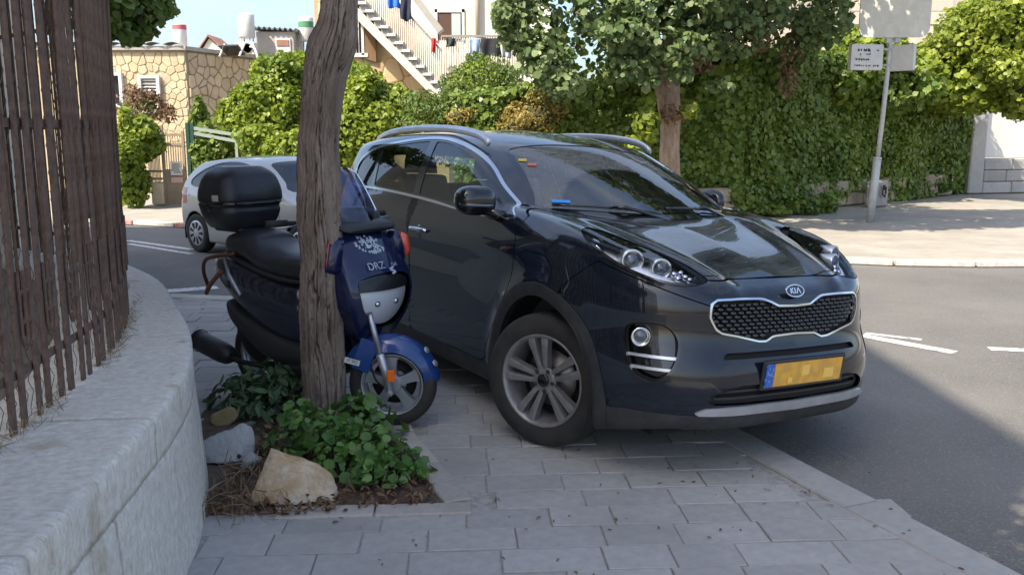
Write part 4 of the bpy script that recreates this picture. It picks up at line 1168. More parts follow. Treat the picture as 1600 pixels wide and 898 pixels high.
    B.panel('pocket_rim', [sgn, sFOG, lambda x, y, z: .012 - sFOG(x, y, z)], M_gloss, fg, off=.004, rim=.02)
    c = np.array([.600, s * .722, .690]); ax = np.array([.86, s * .5, 0]); ax /= np.linalg.norm(ax)
    b1 = MB(); b1.lathe([(.046, -.03), (.048, .022), (.046, .028), (.037, .028), (.036, .01)], c, ax, 24); b1.build('fog_lamp_ring', M_chrome, fg)
    b1 = MB(); b1.lathe([(.036, .008), (.025, .016), (0, .02)], c, ax, 20); b1.build('fog_lamp_lens', M_lens, fg)
    for zf in (.612, .555):
        B.panel('pocket_fin', [sgn, lambda x, y, z: sFOG(x, y, z) - .008, lambda x, y, z: z - zf + .007, lambda x, y, z: zf + .007 - z], M_satin, fg, off=-.018, rim=.03)
    # rear lamp
    B.panel('rear_light', [sgn, lambda x, y, z: -3.30 - x - .25 * (1.0 - np.abs(y)), lambda x, y, z: .06 - np.abs(z - 1.03)], mat('rear_lamp_red_%d' % (s + 1), (.35, .02, .02), .1, coat=1), suv, off=.004)
    # door mirror
    mc = (-.590, 1.000, .085, .120) if s < 0 else (-.78, .925, .120, .055)      # the far one is folded in
    def mir(x, y, z, s=s, mc=mc):
        X, Y, Z = (x - mc[0]) / mc[2], (s * y - mc[1]) / mc[3], (z - 1.245) / .083
        body = 1 - (np.abs(X) ** 2.4 + np.abs(Y) ** 2.8 + np.abs(Z) ** 2.5) ** (1 / 2.4)
        return np.minimum(body * .08, (x - mc[0] + .065) * 1.0)
    Mv, Mf = surface_nets(mir, (mc[0] - .15, min(s*.86, s*1.14), 1.14), (mc[0] + .15, max(s*.86, s*1.14), 1.35), .011)
    N = -grad(mir, Mv); me = bpy.data.meshes.new('mirror'); me.from_pydata(Mv.tolist(), [], Mf.tolist()); me.shade_smooth()
    me.materials.append(M_gloss); mr = obj('mirror', me, None, suv)
    b1 = MB(); b1.loft([superring((-.53, s * .865, 1.165), .075, .035, (1, 0, 0), (0, 0, 1), 14), superring((-.545, s * .92, 1.175), .06, .03, (1, 0, 0), (0, 0, 1), 14), superring((-.575, s * .955, 1.195), .05, .028, (1, 0, 0), (0, 0, 1), 14)])
    b1.build('mirror_arm', M_gloss, mr)
    if s < 0:
      b1 = MB(); b1.tube([(-.512, s * .93, 1.222), (-.500, s * 1.0, 1.222), (-.52, s * 1.075, 1.224), (-.56, s * 1.112, 1.226)], .009, 6); b1.build('mirror_indicator', M_lens, mr)
    # roof rail
    pts = smooth_poly([(-1.12, s * .640, 1.583), (-1.24, s * .640, 1.628), (-1.5, s * .640, 1.660), (-1.9, s * .640, 1.675), (-2.4, s * .634, 1.667), (-2.8, s * .622, 1.640), (-3.06, s * .606, 1.594)], 6, closed=False)
    b1 = MB(); n_ = len(pts)
    b1.loft([superring(np.array(p) - np.array([0, s * .002, .008]), .016, .026, (0, 1, 0), (0, s * -.25, .97), 14, 2.6) for i, p in enumerate(pts)]); b1.build('roof_rail', M_satin, suv)
    # wheels
    for cx, steer in ((0.0, R(25)), (-2.67, 0.0)):
        w = bpy.data.objects.new('wheel', None); C.objects.link(w); w.parent = suv
        w.location = (cx, s * .815, .352); w.rotation_euler = (0, 0, steer)
        o = MB(); prof = [(.238, -.10), (.268, -.112), (.31, -.110), (.338, -.098), (.352, -.075), (.354, -.03), (.354, .03), (.352, .075), (.338, .098), (.31, .110), (.268, .112), (.238, .10)]
        o.lathe(prof, (0, 0, 0), (0, 1, 0), 48, caps=False); o.build('tyre', M_rubber, w)
        o = MB(); o.lathe([(.238, s * .097), (.247, s * .100), (.245, s * .109), (.235, s * .107), (.222, s * .08), (.21, s * .02), (.21, -s * .09)], (0, 0, 0), (0, 1, 0), 48, caps=False); o.build('rim', M_alloy, w)
        o = MB(); o.lathe([(.0, s * .0), (.150, s * .0), (.152, -s * .02), (.0, -s * .02)], (0, 0, 0), (0, 1, 0), 32); o.build('brake_disc', M_disc, w)
        o = MB(); o.lathe([(.0, -s * .03), (.198, -s * .03), (.198, -s * .04), (0, -s * .04)], (0, 0, 0), (0, 1, 0), 32); o.build('wheel_back', M_inner, w)
        for k in range(5):
            t0 = 2 * math.pi * k / 5 + R(100)
            o = MB()
            for side in (-1, 1):
                rings = []
                for rr, wd, off, dep in ((.050, .024, .015, .076), (.10, .028, .023, .084), (.15, .034, .030, .092), (.19, .041, .037, .097), (.236, .048, .043, .097)):
                    cdir = np.array([math.cos(t0), 0, math.sin(t0)]); tdir = np.array([-math.sin(t0), 0, math.cos(t0)])
                    cc = cdir * rr + tdir * side * off
                    ya, yb = np.array([0, s * dep, 0]), np.array([0, s * (dep - .045), 0])
                    i, j = (wd * .5), (wd * .5)
                    rings.append([cc - tdir * i + ya * .97, cc - tdir * i * .4 + ya, cc + tdir * j * .4 + ya, cc + tdir * j + ya * .97, cc + tdir * j * 1.1 + yb, cc - tdir * i * 1.1 + yb])
                o.loft(rings, smooth=False)
            cc = np.array([math.cos(t0), 0, math.sin(t0)]) * .215
            o.build('spoke', M_alloy, w)
        o = MB(); o.lathe([(.070, s * .04), (.072, s * .074), (.058, s * .080), (.036, s * .078)], (0, 0, 0), (0, 1, 0), 24); o.build('hub', M_alloy, w)
        o = MB(); o.lathe([(.034, s * .07), (.034, s * .087), (.028, s * .09), (0, s * .09)], (0, 0, 0), (0, 1, 0), 20); o.build('hub_cap', M_gloss, w)
        for k in range(5):
            t0 = 2 * math.pi * (k + .5) / 5 + R(100)
            o = MB(); o.lathe([(.012, s * .06), (.012, s * .084), (.006, s * .09), (0, s * .09)], (.056 * math.cos(t0), 0, .056 * math.sin(t0)), (0, 1, 0), 6, smooth=False); o.build('wheel_nut', M_alloyd, w)

# glass, grille, intakes, skid
B.panel('windshield', [sWS], M_wind, suv, off=-.004, rim=0)
B.panel('windshield_seal', [lambda x, y, z: sWS(x, y, z) + .012, lambda x, y, z: .018 - sWS(x, y, z)], M_gloss, suv, off=.001, rim=.01)
gr = B.panel('grille', [sGR], M_inner, suv, off=-.05, rim=-.05)
B.panel('grille_frame', [lambda x, y, z: sGR(x, y, z) + .002, lambda x, y, z: .007 - sGR(x, y, z)], M_chrome, gr, off=.008, rim=.02)
cell = MB()
cell.loft([superring((-.02, 0, 0), .021, .0125, (0, 1, 0), (0, 0, 1), 10, 2), superring((.012, 0, -.001), .019, .0105, (0, 1, 0), (0, 0, 1), 10, 2), superring((.021, 0, -.002), .009, .004, (0, 1, 0), (0, 0, 1), 10, 2)])
cme = cell.mesh('grille_cell', mat('grille_plastic', (.018, .018, .019), .22, coat=.4))
zz = .69; row = 0
while zz < .885:
    yy = -.52 + (.0225 if row % 2 else 0)
    while yy < .52:
        if sd_poly(np.array([yy]), np.array([zz]), GR)[0] > .014:
            xx = np.linspace(.6, 1.0, 401); v = suv_f(xx, np.full(401, yy), np.full(401, zz)); xs = xx[np.argmin(np.abs(v))]
            o = obj('grille_cell', cme, None, gr); o.location = (xs - .030, yy, zz); o.rotation_euler = (0, 0, -yy * .35)
        yy += .045
    zz += .0185; row += 1
it = B.panel('lower_intake', [sINT], M_inner, suv, off=-.05, rim=-.05)
for zf in (.425, .460):
    B.panel('intake_slat', [lambda x, y, z: sINT(x, y, z) - .004, lambda x, y, z: z - zf + .006, lambda x, y, z: zf + .006 - z], M_clad, it, off=-.022, rim=.03)
B.panel('upper_intake', [sSLOT], M_inner, suv, off=-.03, rim=-.03)
B.panel('skid_plate', [sSKID], M_satin, suv, off=.010, rim=.02)
# rest of the body, seen through the gaps and from below
ui = MB()
ui.box((-1.3, 0, .26), (3.9, 1.30, .10)); ui.box((-1.3, 0, .42), (1.6, 1.5, .3)); ui.box((.62, 0, .45), (.3, 1.0, .3))
ui.build('underbody', M_inner, suv)
B.panel('rear_window', [sRW], M_side_glass, suv, off=-.004, rim=0)
B.panel('inner_body', [neg(sRW, -.02), neg(sWO, -.02), neg(sWS, -.01), neg(sLAMP, -.02), neg(sFOG, -.02), neg(sGR, -.02), neg(sINT, -.02), lambda x, y, z: -sARCH(x, y, z, .45), lambda x, y, z: z - .24], M_inner, suv, off=-.022, rim=0)
# badge: oval with three letters
bx = .852
for k, (r0, r1, m_, d) in enumerate(((.062, .032, M_chrome, .006), (.055, .0265, mat('badge_face', (.02, .03, .05), .2), .009))):
    o = MB(); pl = [(r0 * math.cos(t), r1 * math.sin(t)) for t in np.linspace(0, 2 * math.pi, 32, endpoint=False)]
    nx = np.array([.93, 0, .37]); vv = np.array([-.37, 0, .93])
    o.prism(pl, d, M=np.stack([np.array([0, 1, 0]), vv, np.cross([0, 1, 0], vv)], 1), c=(bx + .004, .004, .915)); badge = o.build('badge', m_, suv)
def strokes(name, segs, w, m_, parent, c, u, v, d=.004):
    o = MB(); c, u, v = map(lambda a: np.array(a, float), (c, u, v)); nn = np.cross(u, v)
    for a, b in segs:
        o.bar(c + u * a[0] + v * a[1], c + u * b[0] + v * b[1], w, d, up=nn)
    return o.build(name, m_, parent)
strokes('badge_lettering', [((-.034, -.014), (-.034, .014)), ((-.034, -.001), (-.017, .014)), ((-.030, .001), (-.015, -.014)), ((-.006, -.014), (-.006, .014)), ((.004, -.014), (.017, .014)), ((.017, .014), (.031, -.014))], .0062, M_chrome, suv, (bx + .009, .004, .917), (0, 1, 0), (-.37, 0, .93))
# number plate (its digits cannot be read in the photograph)
M_plate = mat('plate_yellow', (.78, .42, .06), .4, col2=(.62, .34, .07), scale=16, detail=1, ramp=(.4, .6))
ps = thing_part = MB(); tilt = np.array([[.995, 0, .10], [0, 1, 0], [-.10, 0, .995]])
ps.box((.930, .03, .530), (.014, .565, .150), M=tilt, bev=.006); pl = ps.build('number_plate_holder', M_gloss, suv)
ps = MB(); ps.box((.940, .052, .530), (.006, .462, .112), M=tilt); ps.build('number_plate', M_plate, pl)
ps = MB(); ps.box((.940, -.208, .530), (.006, .050, .112), M=tilt); ps.build('plate_country_strip', mat('plate_blue', (.03, .12, .48), .4, col2=(.25, .35, .6), scale=60, ramp=(.55, .62)), pl)
M_pd = mat('plate_smudge', (.30, .15, .04), .5); M_pl = mat('plate_smudge_light', (.88, .56, .12), .5)
for yy, zz, w_, h_, m_ in ((-.075, .556, .030, .028, M_pd), (.095, .556, .030, .028, M_pd), (-.105, .500, .03, .028, M_pl), (.0, .540, .05, .05, M_pl), (.16, .515, .07, .05, M_pl)):
    ps = MB(); ps.box((.9446, yy + .03, zz), (.002, w_, h_), M=tilt); ps.build('plate_print', m_, pl)
# wipers
for ya, yb, tl_ in ((-.05, -.62, .03), (.55, .02, .02)):
    w = MB(); P0 = []
    for t in np.linspace(0, 1, 9):
        yy = ya + (yb - ya) * t
        zq = 1.203 + .01 * math.sin(t * 3.1) + .025 * t
        xx = np.linspace(-.8, .3, 800); v = suv_f(xx, np.full(800, yy), np.full(800, zq)); xs = xx[np.where(v > 0)[0].max()] if (v > 0).any() else -.2
        P0.append((xs + .014, yy, zq + .010))
    w.tube(P0, .008, 6); wp = w.build('wiper', M_gloss, suv)
    w = MB(); w.tube([(P0[0][0] + .03, ya + .04, 1.175), (P0[3][0] + .02, P0[3][1], P0[3][2] + .012), P0[4]], .011, 6); w.build('wiper_arm', M_gloss, wp)
# dust-free stickers behind the screen
def on_screen(y, z, off=-.012):
    xx = np.linspace(-1.4, .3, 1700); v = suv_f(xx, np.full(1700, y), np.full(1700, z)); xs = xx[np.where(v > 0)[0].max()]
    g = -grad(suv_f, np.array([[xs, y, z]]))[0]; g /= np.linalg.norm(g); return np.array([xs, y, z]) + g * off, g
for (y, z, w_, h_, colr) in ((-.545, 1.255, .105, .030, (.03, .28, .75)), (-.515, 1.475, .05, .030, (.65, .50, .05)), (-.49, 1.45, .05, .03, (.65, .12, .05))):
    c, g = on_screen(y, z, .003); u = np.cross([0, 0, 1], g); u /= np.linalg.norm(u); v = np.cross(g, u)
    w = MB(); w.prism([(-w_/2, -h_/2), (w_/2, -h_/2), (w_/2, h_/2), (-w_/2, h_/2)], .003, M=np.stack([u, v, g], 1), c=c)
    w.build('windshield_sticker', mat('sticker_%d' % int(z * 1000), colr, .4), suv)
# cabin
cb = MB(); cb.loft([[(-.10, -.70, 1.02), (-.10, .70, 1.02), (-.10, .70, .5), (-.10, -.70, .5)], [(-.30, -.72, 1.13), (-.30, .72, 1.13), (-.30, .72, .5), (-.30, -.72, .5)], [(-.62, -.74, 1.10), (-.62, .74, 1.10), (-.62, .74, .6), (-.62, -.74, .6)], [(-.72, -.74, .95), (-.72, .74, .95), (-.70, .74, .6), (-.70, -.74, .6)]], smooth=False)
cb.build('dashboard', M_cabin, suv)
cb = MB(); cb.box((-1.6, 0, .45), (2.9, 1.6, .06)); cb.build('cabin_floor', M_cabin, suv)
a = np.linspace(0, 2 * math.pi, 28, endpoint=False); e1, e2, e3 = rot_to((-.90, 0, .42))
cb = MB(); cb.tube([np.array([-.78, .37, 1.09]) + .185 * (math.cos(t) * e1 + math.sin(t) * e2) for t in a], .016, 8, closed=True); st = cb.build('steering_wheel', M_cabin, suv)
cb = MB(); cb.lathe([(.06, -.02), (.055, .03), (0, .04)], (-.78, .37, 1.09), e3, 16)
for t in (0, math.pi, -math.pi / 2): cb.bar(np.array([-.78, .37, 1.09]), np.array([-.78, .37, 1.09]) + .18 * (math.cos(t) * e1 + math.sin(t) * e2), .03, .012)
cb.build('steering_hub', M_cabin, st)
for yy, x0 in ((-.37, -1.28), (.37, -1.28), (-.42, -2.35), (.42, -2.35)):
    st = MB(); Yv = np.array([0, 1, 0])
    st.loft([superring((x0 + .06 - .30 * t, yy, .68 + .62 * t), (.25 - .05 * t), .075, (0, 1, 0), (.9, 0, .43), 16, 3) for t in (0, .15, .4, .7, .92, 1.0)])
    so = st.build('seat_back', M_seat, suv)
    st = MB(); st.loft([superring((x0 - .265 - .03 * t, yy, 1.335 + .19 * t), .135 * (1 - .25 * t * t), .055, (0, 1, 0), (1, 0, 0), 16, 3) for t in (0, .2, .5, .85, 1.0)]); st.build('headrest', M_seat, so)
    st = MB(); st.box((x0 + .25, yy, .62), (.55, .5, .16), bev=.05); st.build('seat_cushion', M_seat, so)
cb = MB(); cb.box((-.92, 0, 1.475), (.04, .22, .075), bev=.02); cb.build('rear_view_mirror', M_gloss, suv)
# ---------------------------------------------------------------- scooter (local x forward from the front wheel contact, y left)
SYAW = R(323)
sc = thing('scooter', 'dark blue scooter with black top case standing behind the tree trunk', 'scooter', (-.665, 4.86, 0.0), SYAW)
M_blue = paint_mat('scooter_blue', (.006, .012, .055), (.20, .18, .16), .22, .05, rough=.25)
M_blue2 = paint_mat('scooter_dark', (.012, .014, .030), (.18, .17, .16), .25, .06, rough=.28)
M_blue3 = paint_mat('mudguard_blue', (.012, .050, .20), (.20, .18, .16), .18, .04, rough=.22)
M_vinyl = mat('seat_vinyl', (.020, .020, .022), .42, col2=(.032, .032, .036), scale=18, bump=(160, .25, .002))
M_box = mat('case_plastic', (.020, .020, .023), .38, col2=(.028, .027, .030), scale=10, bump=(260, .15, .001))
M_frame = mat('scooter_plastic', (.018, .018, .02), .5, bump=(180, .2, .002))
M_silver = mat('wheel_silver', (.46, .48, .52), .38, .7)
M_orange = mat('reflector_orange', (.9, .16, .01), .25, coat=1)
M_ared = mat('indicator_red', (.75, .10, .05), .2, coat=1)
Yv, Zv = (0, 1, 0), (0, 0, 1)
def sloft(name, secs, m, parent=sc, n=24, e=2.6, steps=5, caps=True):
    """secs: (x, z, half width, half height, exponent, tilt) smoothed along"""
    S = np.array([(s_ + (e, 0))[:6] if len(s_) == 4 else ((s_ + (0,))[:6] if len(s_) == 5 else s_) for s_ in secs], float)
    T = np.arange(len(S)); tt = np.linspace(0, len(S) - 1, (len(S) - 1) * steps + 1)
    I = np.stack([spl(tt, T, S[:, k]) for k in range(6)], 1) if len(S) > 2 else S
    o = MB(); rings = []
    for x, z, hw, hh, ex, ti in I:
        rings.append(superring((x, 0, z), max(hw, .004), max(hh, .004), Yv, (-math.sin(ti), 0, math.cos(ti)), n, ex))
    o.loft(rings, caps=caps); return o.build(name, m, parent)
# wheels
def swheel(x, steer, parent, front):
    w = bpy.data.objects.new('wheel', None); C.objects.link(w); w.parent = parent; w.location = (x, 0, .245); w.rotation_euler = (0, 0, steer)
    o = MB(); o.lathe([(.165, -.045), (.20, -.062), (.228, -.056), (.243, -.032), (.247, 0), (.243, .032), (.228, .056), (.20, .062), (.165, .045)], (0, 0, 0), Yv, 44, caps=False); o.build('tyre', M_rubber, w)
    o = MB(); o.lathe([(.168, -.048), (.176, -.05), (.172, -.03), (.15, -.02), (.15, .02), (.172, .03), (.176, .05), (.168, .048), (.155, .03), (.155, -.03)], (0, 0, 0), Yv, 40, closed=True); o.build('rim', M_silver, w)
    for k in range(5):
        t = 2 * math.pi * k / 5 + .35; c_, s_ = np.array([math.cos(t), 0, math.sin(t)]), np.array([-math.sin(t), 0, math.cos(t)])
        o = MB(); o.loft([[c_ * r_ + s_ * a_ * wd + np.array([0, b_ * .022, 0]) for a_, b_ in ((-1, -1), (1, -1), (1, 1), (-1, 1))] for r_, wd in ((.03, .030), (.08, .024), (.13, .030), (.160, .048))], smooth=False); o.build('spoke', M_silver, w)
    o = MB(); o.lathe([(.045, -.04), (.05, -.03), (.05, .03), (.045, .04)], (0, 0, 0), Yv, 20); o.build('hub', M_silver, w)
    if front:
        o = MB(); ring = []
        o.lathe([(.125, .0), (.128, .003), (.07, .003), (.07, 0)], (0, .034, 0), Yv, 32, caps=False); o.build('brake_disc', M_inner, w)
    return w
STE = R(34)
w = swheel(0.0, STE, sc, True); swheel(-1.32, 0, sc, False)
def fork_part(name, mb, m):           # turned with the front wheel
    me = mb.mesh(name, m); me.transform(Matrix.Rotation(STE, 4, 'Z')); return obj(name, me, None, sc)
for sy in (-1, 1):
    o = MB(); o.tube([(.0, sy * .085, .20), (-.03, sy * .085, .34), (-.055, sy * .082, .43)], [.022, .024, .026], 12); o.tube([(-.055, sy * .082, .43), (-.11, sy * .075, .66)], .016, 10)
    fork_part('fork_leg', o, M_silver)
    o = MB(); o.box((.008, sy * .113, .315), (.045, .012, .065), bev=.004); fork_part('reflector', o, M_orange)
    o = MB(); o.lathe([(.018, -.01), (.018, .012), (0, .014)], (.0, sy * .105, .215), (0, sy, 0), 6, smooth=False); fork_part('axle_nut', o, M_silver)
# front mudguard
o = MB(); rings = []
for t in np.linspace(R(5), R(150), 22):
    f_ = (t - R(5)) / R(145); hw = .062 + .03 * math.sin(f_ * math.pi) ** .6; rr = .272 + .05 * max(0, f_ - .35) + (.0 if f_ > .12 else -.01 * (1 - f_ / .12))
    c_ = np.array([math.cos(t), 0, math.sin(t)])
    ring = []
    for q in np.linspace(-1, 1, 11):
        dr = -.075 * abs(q) ** 2.6 * (1 + .6 * max(0, f_ - .4)); ring.append(c_ * (rr + dr) + np.array([0, q * hw, .245]))
    rings.append(ring)
o.loft(rings, caps=False, closed=False); o.loft([[p * 1.0 - np.array([math.cos(t), 0, math.sin(t)]) * .004 for p in r_] for r_, t in zip(rings, np.linspace(R(5), R(150), 22))], caps=False, closed=False)
fender = fork_part('mudguard', o, M_blue3)
o = MB(); o.box((-.14, -.085, .42), (.10, .006, .18), M=np.array([[.93, 0, .36], [0, 1, 0], [-.36, 0, .93]]), bev=.003); fork_part('fork_cover', o, M_blue3)
ml = MB(); ml.box((-.205, -.108, .392), (.085, .004, .030), M=np.array([[.97, 0, .26], [0, 1, 0], [-.26, 0, .97]])); lb = fork_part('mudguard_label', ml, mat('label_white', (.6, .6, .58), .5))
me_ = flat_text('IT PD', .026, mat('label_ink', (.03, .03, .035), .5), 'label_lettering', sc, frame4((-.205, -.1115, .392), (.97, 0, -.26), (.26, 0, .97)), .001); me_.data.transform(Matrix.Rotation(STE, 4, 'Z'))
for yy, xx, zz in ((-.055, .20, .45), (-.05, .245, .375)):
    o = MB(); o.lathe([(.0, .003), (.018, .002), (.02, 0)], (xx, yy, zz), (.75, -.5, .5), 12); fork_part('mudguard_sticker', o, M_silver)
# front fairing: leg shield, nose, head lamp, screen
def nose(x, y, z):
    ay = np.abs(y)
    hw = spl(z, [.42, .50, .60, .70, .80, .92, 1.02, 1.10, 1.16], [.03, .13, .195, .235, .248, .240, .215, .18, .11])
    xf = spl(z, [.42, .52, .60, .70, .80, .92, 1.02, 1.10, 1.16], [-.16, -.085, -.035, .0, .0, -.06, -.13, -.195, -.26])
    f1 = (hw - ay) * .9
    f2 = (xf - 1.25 * ay * ay - x) * .85
    f3 = x - (-.34 - .10 * (1.1 - z) - 1.0 * ay * ay)
    return smin(smin(f1, f2, .022), f3, .02)
NS = Shell(nose, (-.62, -.30, .40), (.06, .30, 1.2), .013)
LAMP2 = smooth_poly([(-.195, .79), (-.18, .835), (-.10, .858), (0, .865), (.10, .858), (.18, .835), (.195, .79), (.17, .68), (.11, .60), (.04, .565), (-.04, .565), (-.11, .60), (-.17, .68)], 4)
sL2 = lambda x, y, z: np.minimum(sd_poly(y, z, LAMP2), x + .26)
fair = NS.panel('front_fairing', [neg(sL2, .003)], M_blue, sc, rim=.02)
hlp = NS.panel('headlight', [sL2], M_clear, sc, off=.0, rim=0)
NS.panel('lamp_reflector', [sL2], M_lampin, hlp, off=-.028, rim=-.027)
for yy in (-.07, .07):
    o = MB(); o.lathe([(.018, -.02), (.02, .0), (.014, .012), (0, .016)], (-.034 - 1.25 * yy * yy, yy, .70), (1, 0, -.05), 14); o.build('lamp_bulb', M_chrome, hlp)
NS.panel('lamp_brow', [lambda x, y, z: sL2(x, y, z) - .004, lambda x, y, z: z - .775], M_frame, hlp, off=-.014, rim=.01)
# lower black shield, indicators on the shoulders
sloft('leg_shield', [(-.30, .30, .10, .03), (-.27, .42, .17, .05), (-.28, .55, .23, .06), (-.31, .72, .25, .06), (-.35, .88, .25, .05), (-.40, .98, .20, .03)], M_blue2, e=3.2)
sloft('front_well', [(-.20, .36, .09, .04), (-.19, .48, .13, .06), (-.20, .58, .14, .05)], M_inner)
for sy in (-1, 1):
    o = MB(); o.loft([superring((-.17, sy * .215, .97), .05, .10, (.9, sy * .4, 0), (0, -sy * .25, 1), 14), superring((-.23, sy * .27, .975), .055, .10, (.9, sy * .4, 0), (0, -sy * .25, 1), 14), superring((-.31, sy * .312, .985), .03, .07, (.9, sy * .4, 0), (0, -sy * .25, 1), 14)]); o.build('shoulder_cowl', M_blue, sc)
    o = MB(); o.loft([superring((-.185, sy * .285, .985), .028, .075, (.8, sy * .6, 0), (0, -sy * .2, 1), 12), superring((-.165, sy * .306, .985), .016, .062, (.8, sy * .6, 0), (0, -sy * .2, 1), 12)]); o.build('indicator', M_ared, sc)
# handlebar cowl, bar, grips, mirrors, screen
sloft('handlebar_cowl', [(-.20, 1.10, .10, .035), (-.26, 1.14, .19, .05), (-.33, 1.16, .20, .055), (-.42, 1.15, .12, .045)], M_blue2)
o = MB(); o.tube(smooth_poly([(-.46, -.34, 1.14), (-.40, -.2, 1.13), (-.36, 0, 1.12), (-.40, .2, 1.13), (-.46, .34, 1.14)], 5, closed=False), .013, 8); hb = o.build('handlebar', M_frame, sc)
for sy in (-1, 1):
    o = MB(); o.tube([(-.455, sy * .33, 1.14), (-.49, sy * .44, 1.14)], .019, 10); o.build('grip', M_rubber, hb)
o = MB(); rings = []
for t in np.linspace(0, 1, 12):
    z_ = 1.115 + .31 * t; x_ = -.17 - .17 * t - .06 * t * t; hw = .23 * (1 - .25 * t) * (1 if t < .85 else (1 - ((t - .85) / .15) ** 2 * .5))
    rings.append([(x_ - .9 * (q * hw) ** 2 * 2.2, q * hw, z_ - .05 * abs(q) * (1 - t)) for q in np.linspace(-1, 1, 13)])
o.loft(rings, caps=False, closed=False)
scr = o.build('windscreen', glass_mat('smoked_screen', (.12, .13, .30), base=.09, ior=1.6), sc)
sloft('screen_base', [(-.135, 1.095, .17, .012), (-.17, 1.11, .205, .022), (-.24, 1.125, .21, .024)], M_frame, e=3)
o = MB(); o.tube([(x, y, z) for x, y, z in [r_[0] for r_ in rings]], .006, 6); o.tube([r_[-1] for r_ in rings], .006, 6); o.build('screen_edge', M_chrome, scr)
for sy in (-1, 1):
    o = MB(); o.tube([(-.42, sy * .25, 1.135), (-.40, sy * .33, 1.125), (-.43, sy * .43, 1.12)], .006, 5); o.build('brake_lever', M_silver, sc)
o = MB(); o.tube(smooth_poly([(-.40, -.22, 1.10), (-.25, -.24, .95), (-.20, -.15, .62), (-.08, -.125, .45), (-.02, -.125, .30), (.02, -.10, .25)], 6, closed=False), .006, 6); o.build('brake_hose', M_inner, sc)
# floor, body, seat
sloft('floorboard', [(-.28, .34, .16, .05), (-.45, .27, .20, .055), (-.70, .28, .21, .06), (-.90, .34, .21, .09)], M_frame, e=4)
sloft('rear_body', [(-.55, .52, .12, .16), (-.66, .55, .175, .22), (-.85, .58, .195, .24), (-1.10, .64, .20, .22), (-1.35, .71, .19, .17), (-1.60, .77, .145, .11), (-1.72, .80, .09, .06)], M_blue2, e=2.6)
sloft('side_skirt', [(-.45, .33, .19, .08), (-.75, .34, .225, .11), (-1.05, .40, .225, .10), (-1.35, .50, .20, .07), (-1.50, .56, .15, .04)], M_frame, e=2.8)
sloft('seat', [(-.50, .80, .09, .05), (-.60, .84, .15, .075), (-.80, .85, .185, .085), (-1.00, .87, .195, .085), (-1.12, .915, .195, .095), (-1.25, .945, .185, .095), (-1.42, .945, .165, .085), (-1.52, .93, .12, .06)], M_vinyl, e=2.8)
sloft('seat_edge', [(-.52, .765, .10, .02), (-.8, .785, .19, .022), (-1.1, .83, .197, .022), (-1.45, .885, .165, .02)], M_frame, e=4)
sloft('under_body', [(-.9, .30, .14, .12), (-1.1, .30, .13, .13), (-1.32, .33, .12, .12), (-1.5, .40, .08, .06)], M_inner)
# tail: light stripe panel and grab rail
for sy in (-1, 1):
    o = MB(); o.loft([superring((-1.44, sy * .175, .86), .018, .010, (.5, 0, .86), (0, sy, 0), 8), superring((-1.36, sy * .196, .76), .020, .012, (.5, 0, .86), (0, sy, 0), 8), superring((-1.22, sy * .203, .655), .012, .01, (.5, 0, .86), (0, sy, 0), 8)]); o.build('side_stripe', M_silver, sc)
    o = MB(); o.tube(smooth_poly([(-1.30, sy * .18, .90), (-1.42, sy * .225, .885), (-1.58, sy * .235, .85), (-1.70, sy * .19, .76), (-1.74, sy * .14, .66)], 5, closed=False), .013, 8); o.build('grab_rail', mat('red_brown_rail_%d' % (sy + 1), (.10, .035, .022), .4), sc)
o = MB(); o.tube(smooth_poly([(-1.74, -.14, .66), (-1.66, -.20, .63), (-1.55, -.225, .70), (-1.42, -.215, .79)], 5, closed=False), .015, 8); o.build('lock_bar', mat('cable_lock', (.16, .07, .045), .5), sc)
o = MB(); o.loft([superring((-1.66, 0, .74), .10, .07, Yv, Zv, 16), superring((-1.75, 0, .745), .085, .05, Yv, Zv, 16)]); o.build('tail_light', M_ared, sc)
# exhaust
o = MB(); pr = [(.03, -.01), (.055, .0), (.066, .03), (.068, .30), (.060, .37), (.035, .42)]
e0 = np.array([-1.80, -.21, .315]); ed = np.array([.94, .05, -.16]); o.lathe(pr, e0, ed, 20); ex = o.build('exhaust', M_frame, sc)
o = MB(); o.lathe([(.072, .0), (.075, .012), (.072, .03)], e0 + ed * .01, ed, 20, caps=False); o.build('exhaust_ring', M_inner, ex)
o = MB(); o.tube(smooth_poly([e0 + ed * .4, e0 + ed * .55, (-1.0, -.12, .22), (-.8, -.05, .24)], 4, closed=False), .018, 8); o.build('exhaust_pipe', M_inner, ex)
# centre stand
o = MB(); o.tube([(-1.02, -.10, .24), (-1.05, -.16, .015)], .014, 8); o.tube([(-1.02, .10, .24), (-1.05, .16, .015)], .014, 8); o.bar((-1.05, -.17, .014), (-1.05, .17, .014), .02); o.build('centre_stand', M_inner, sc)
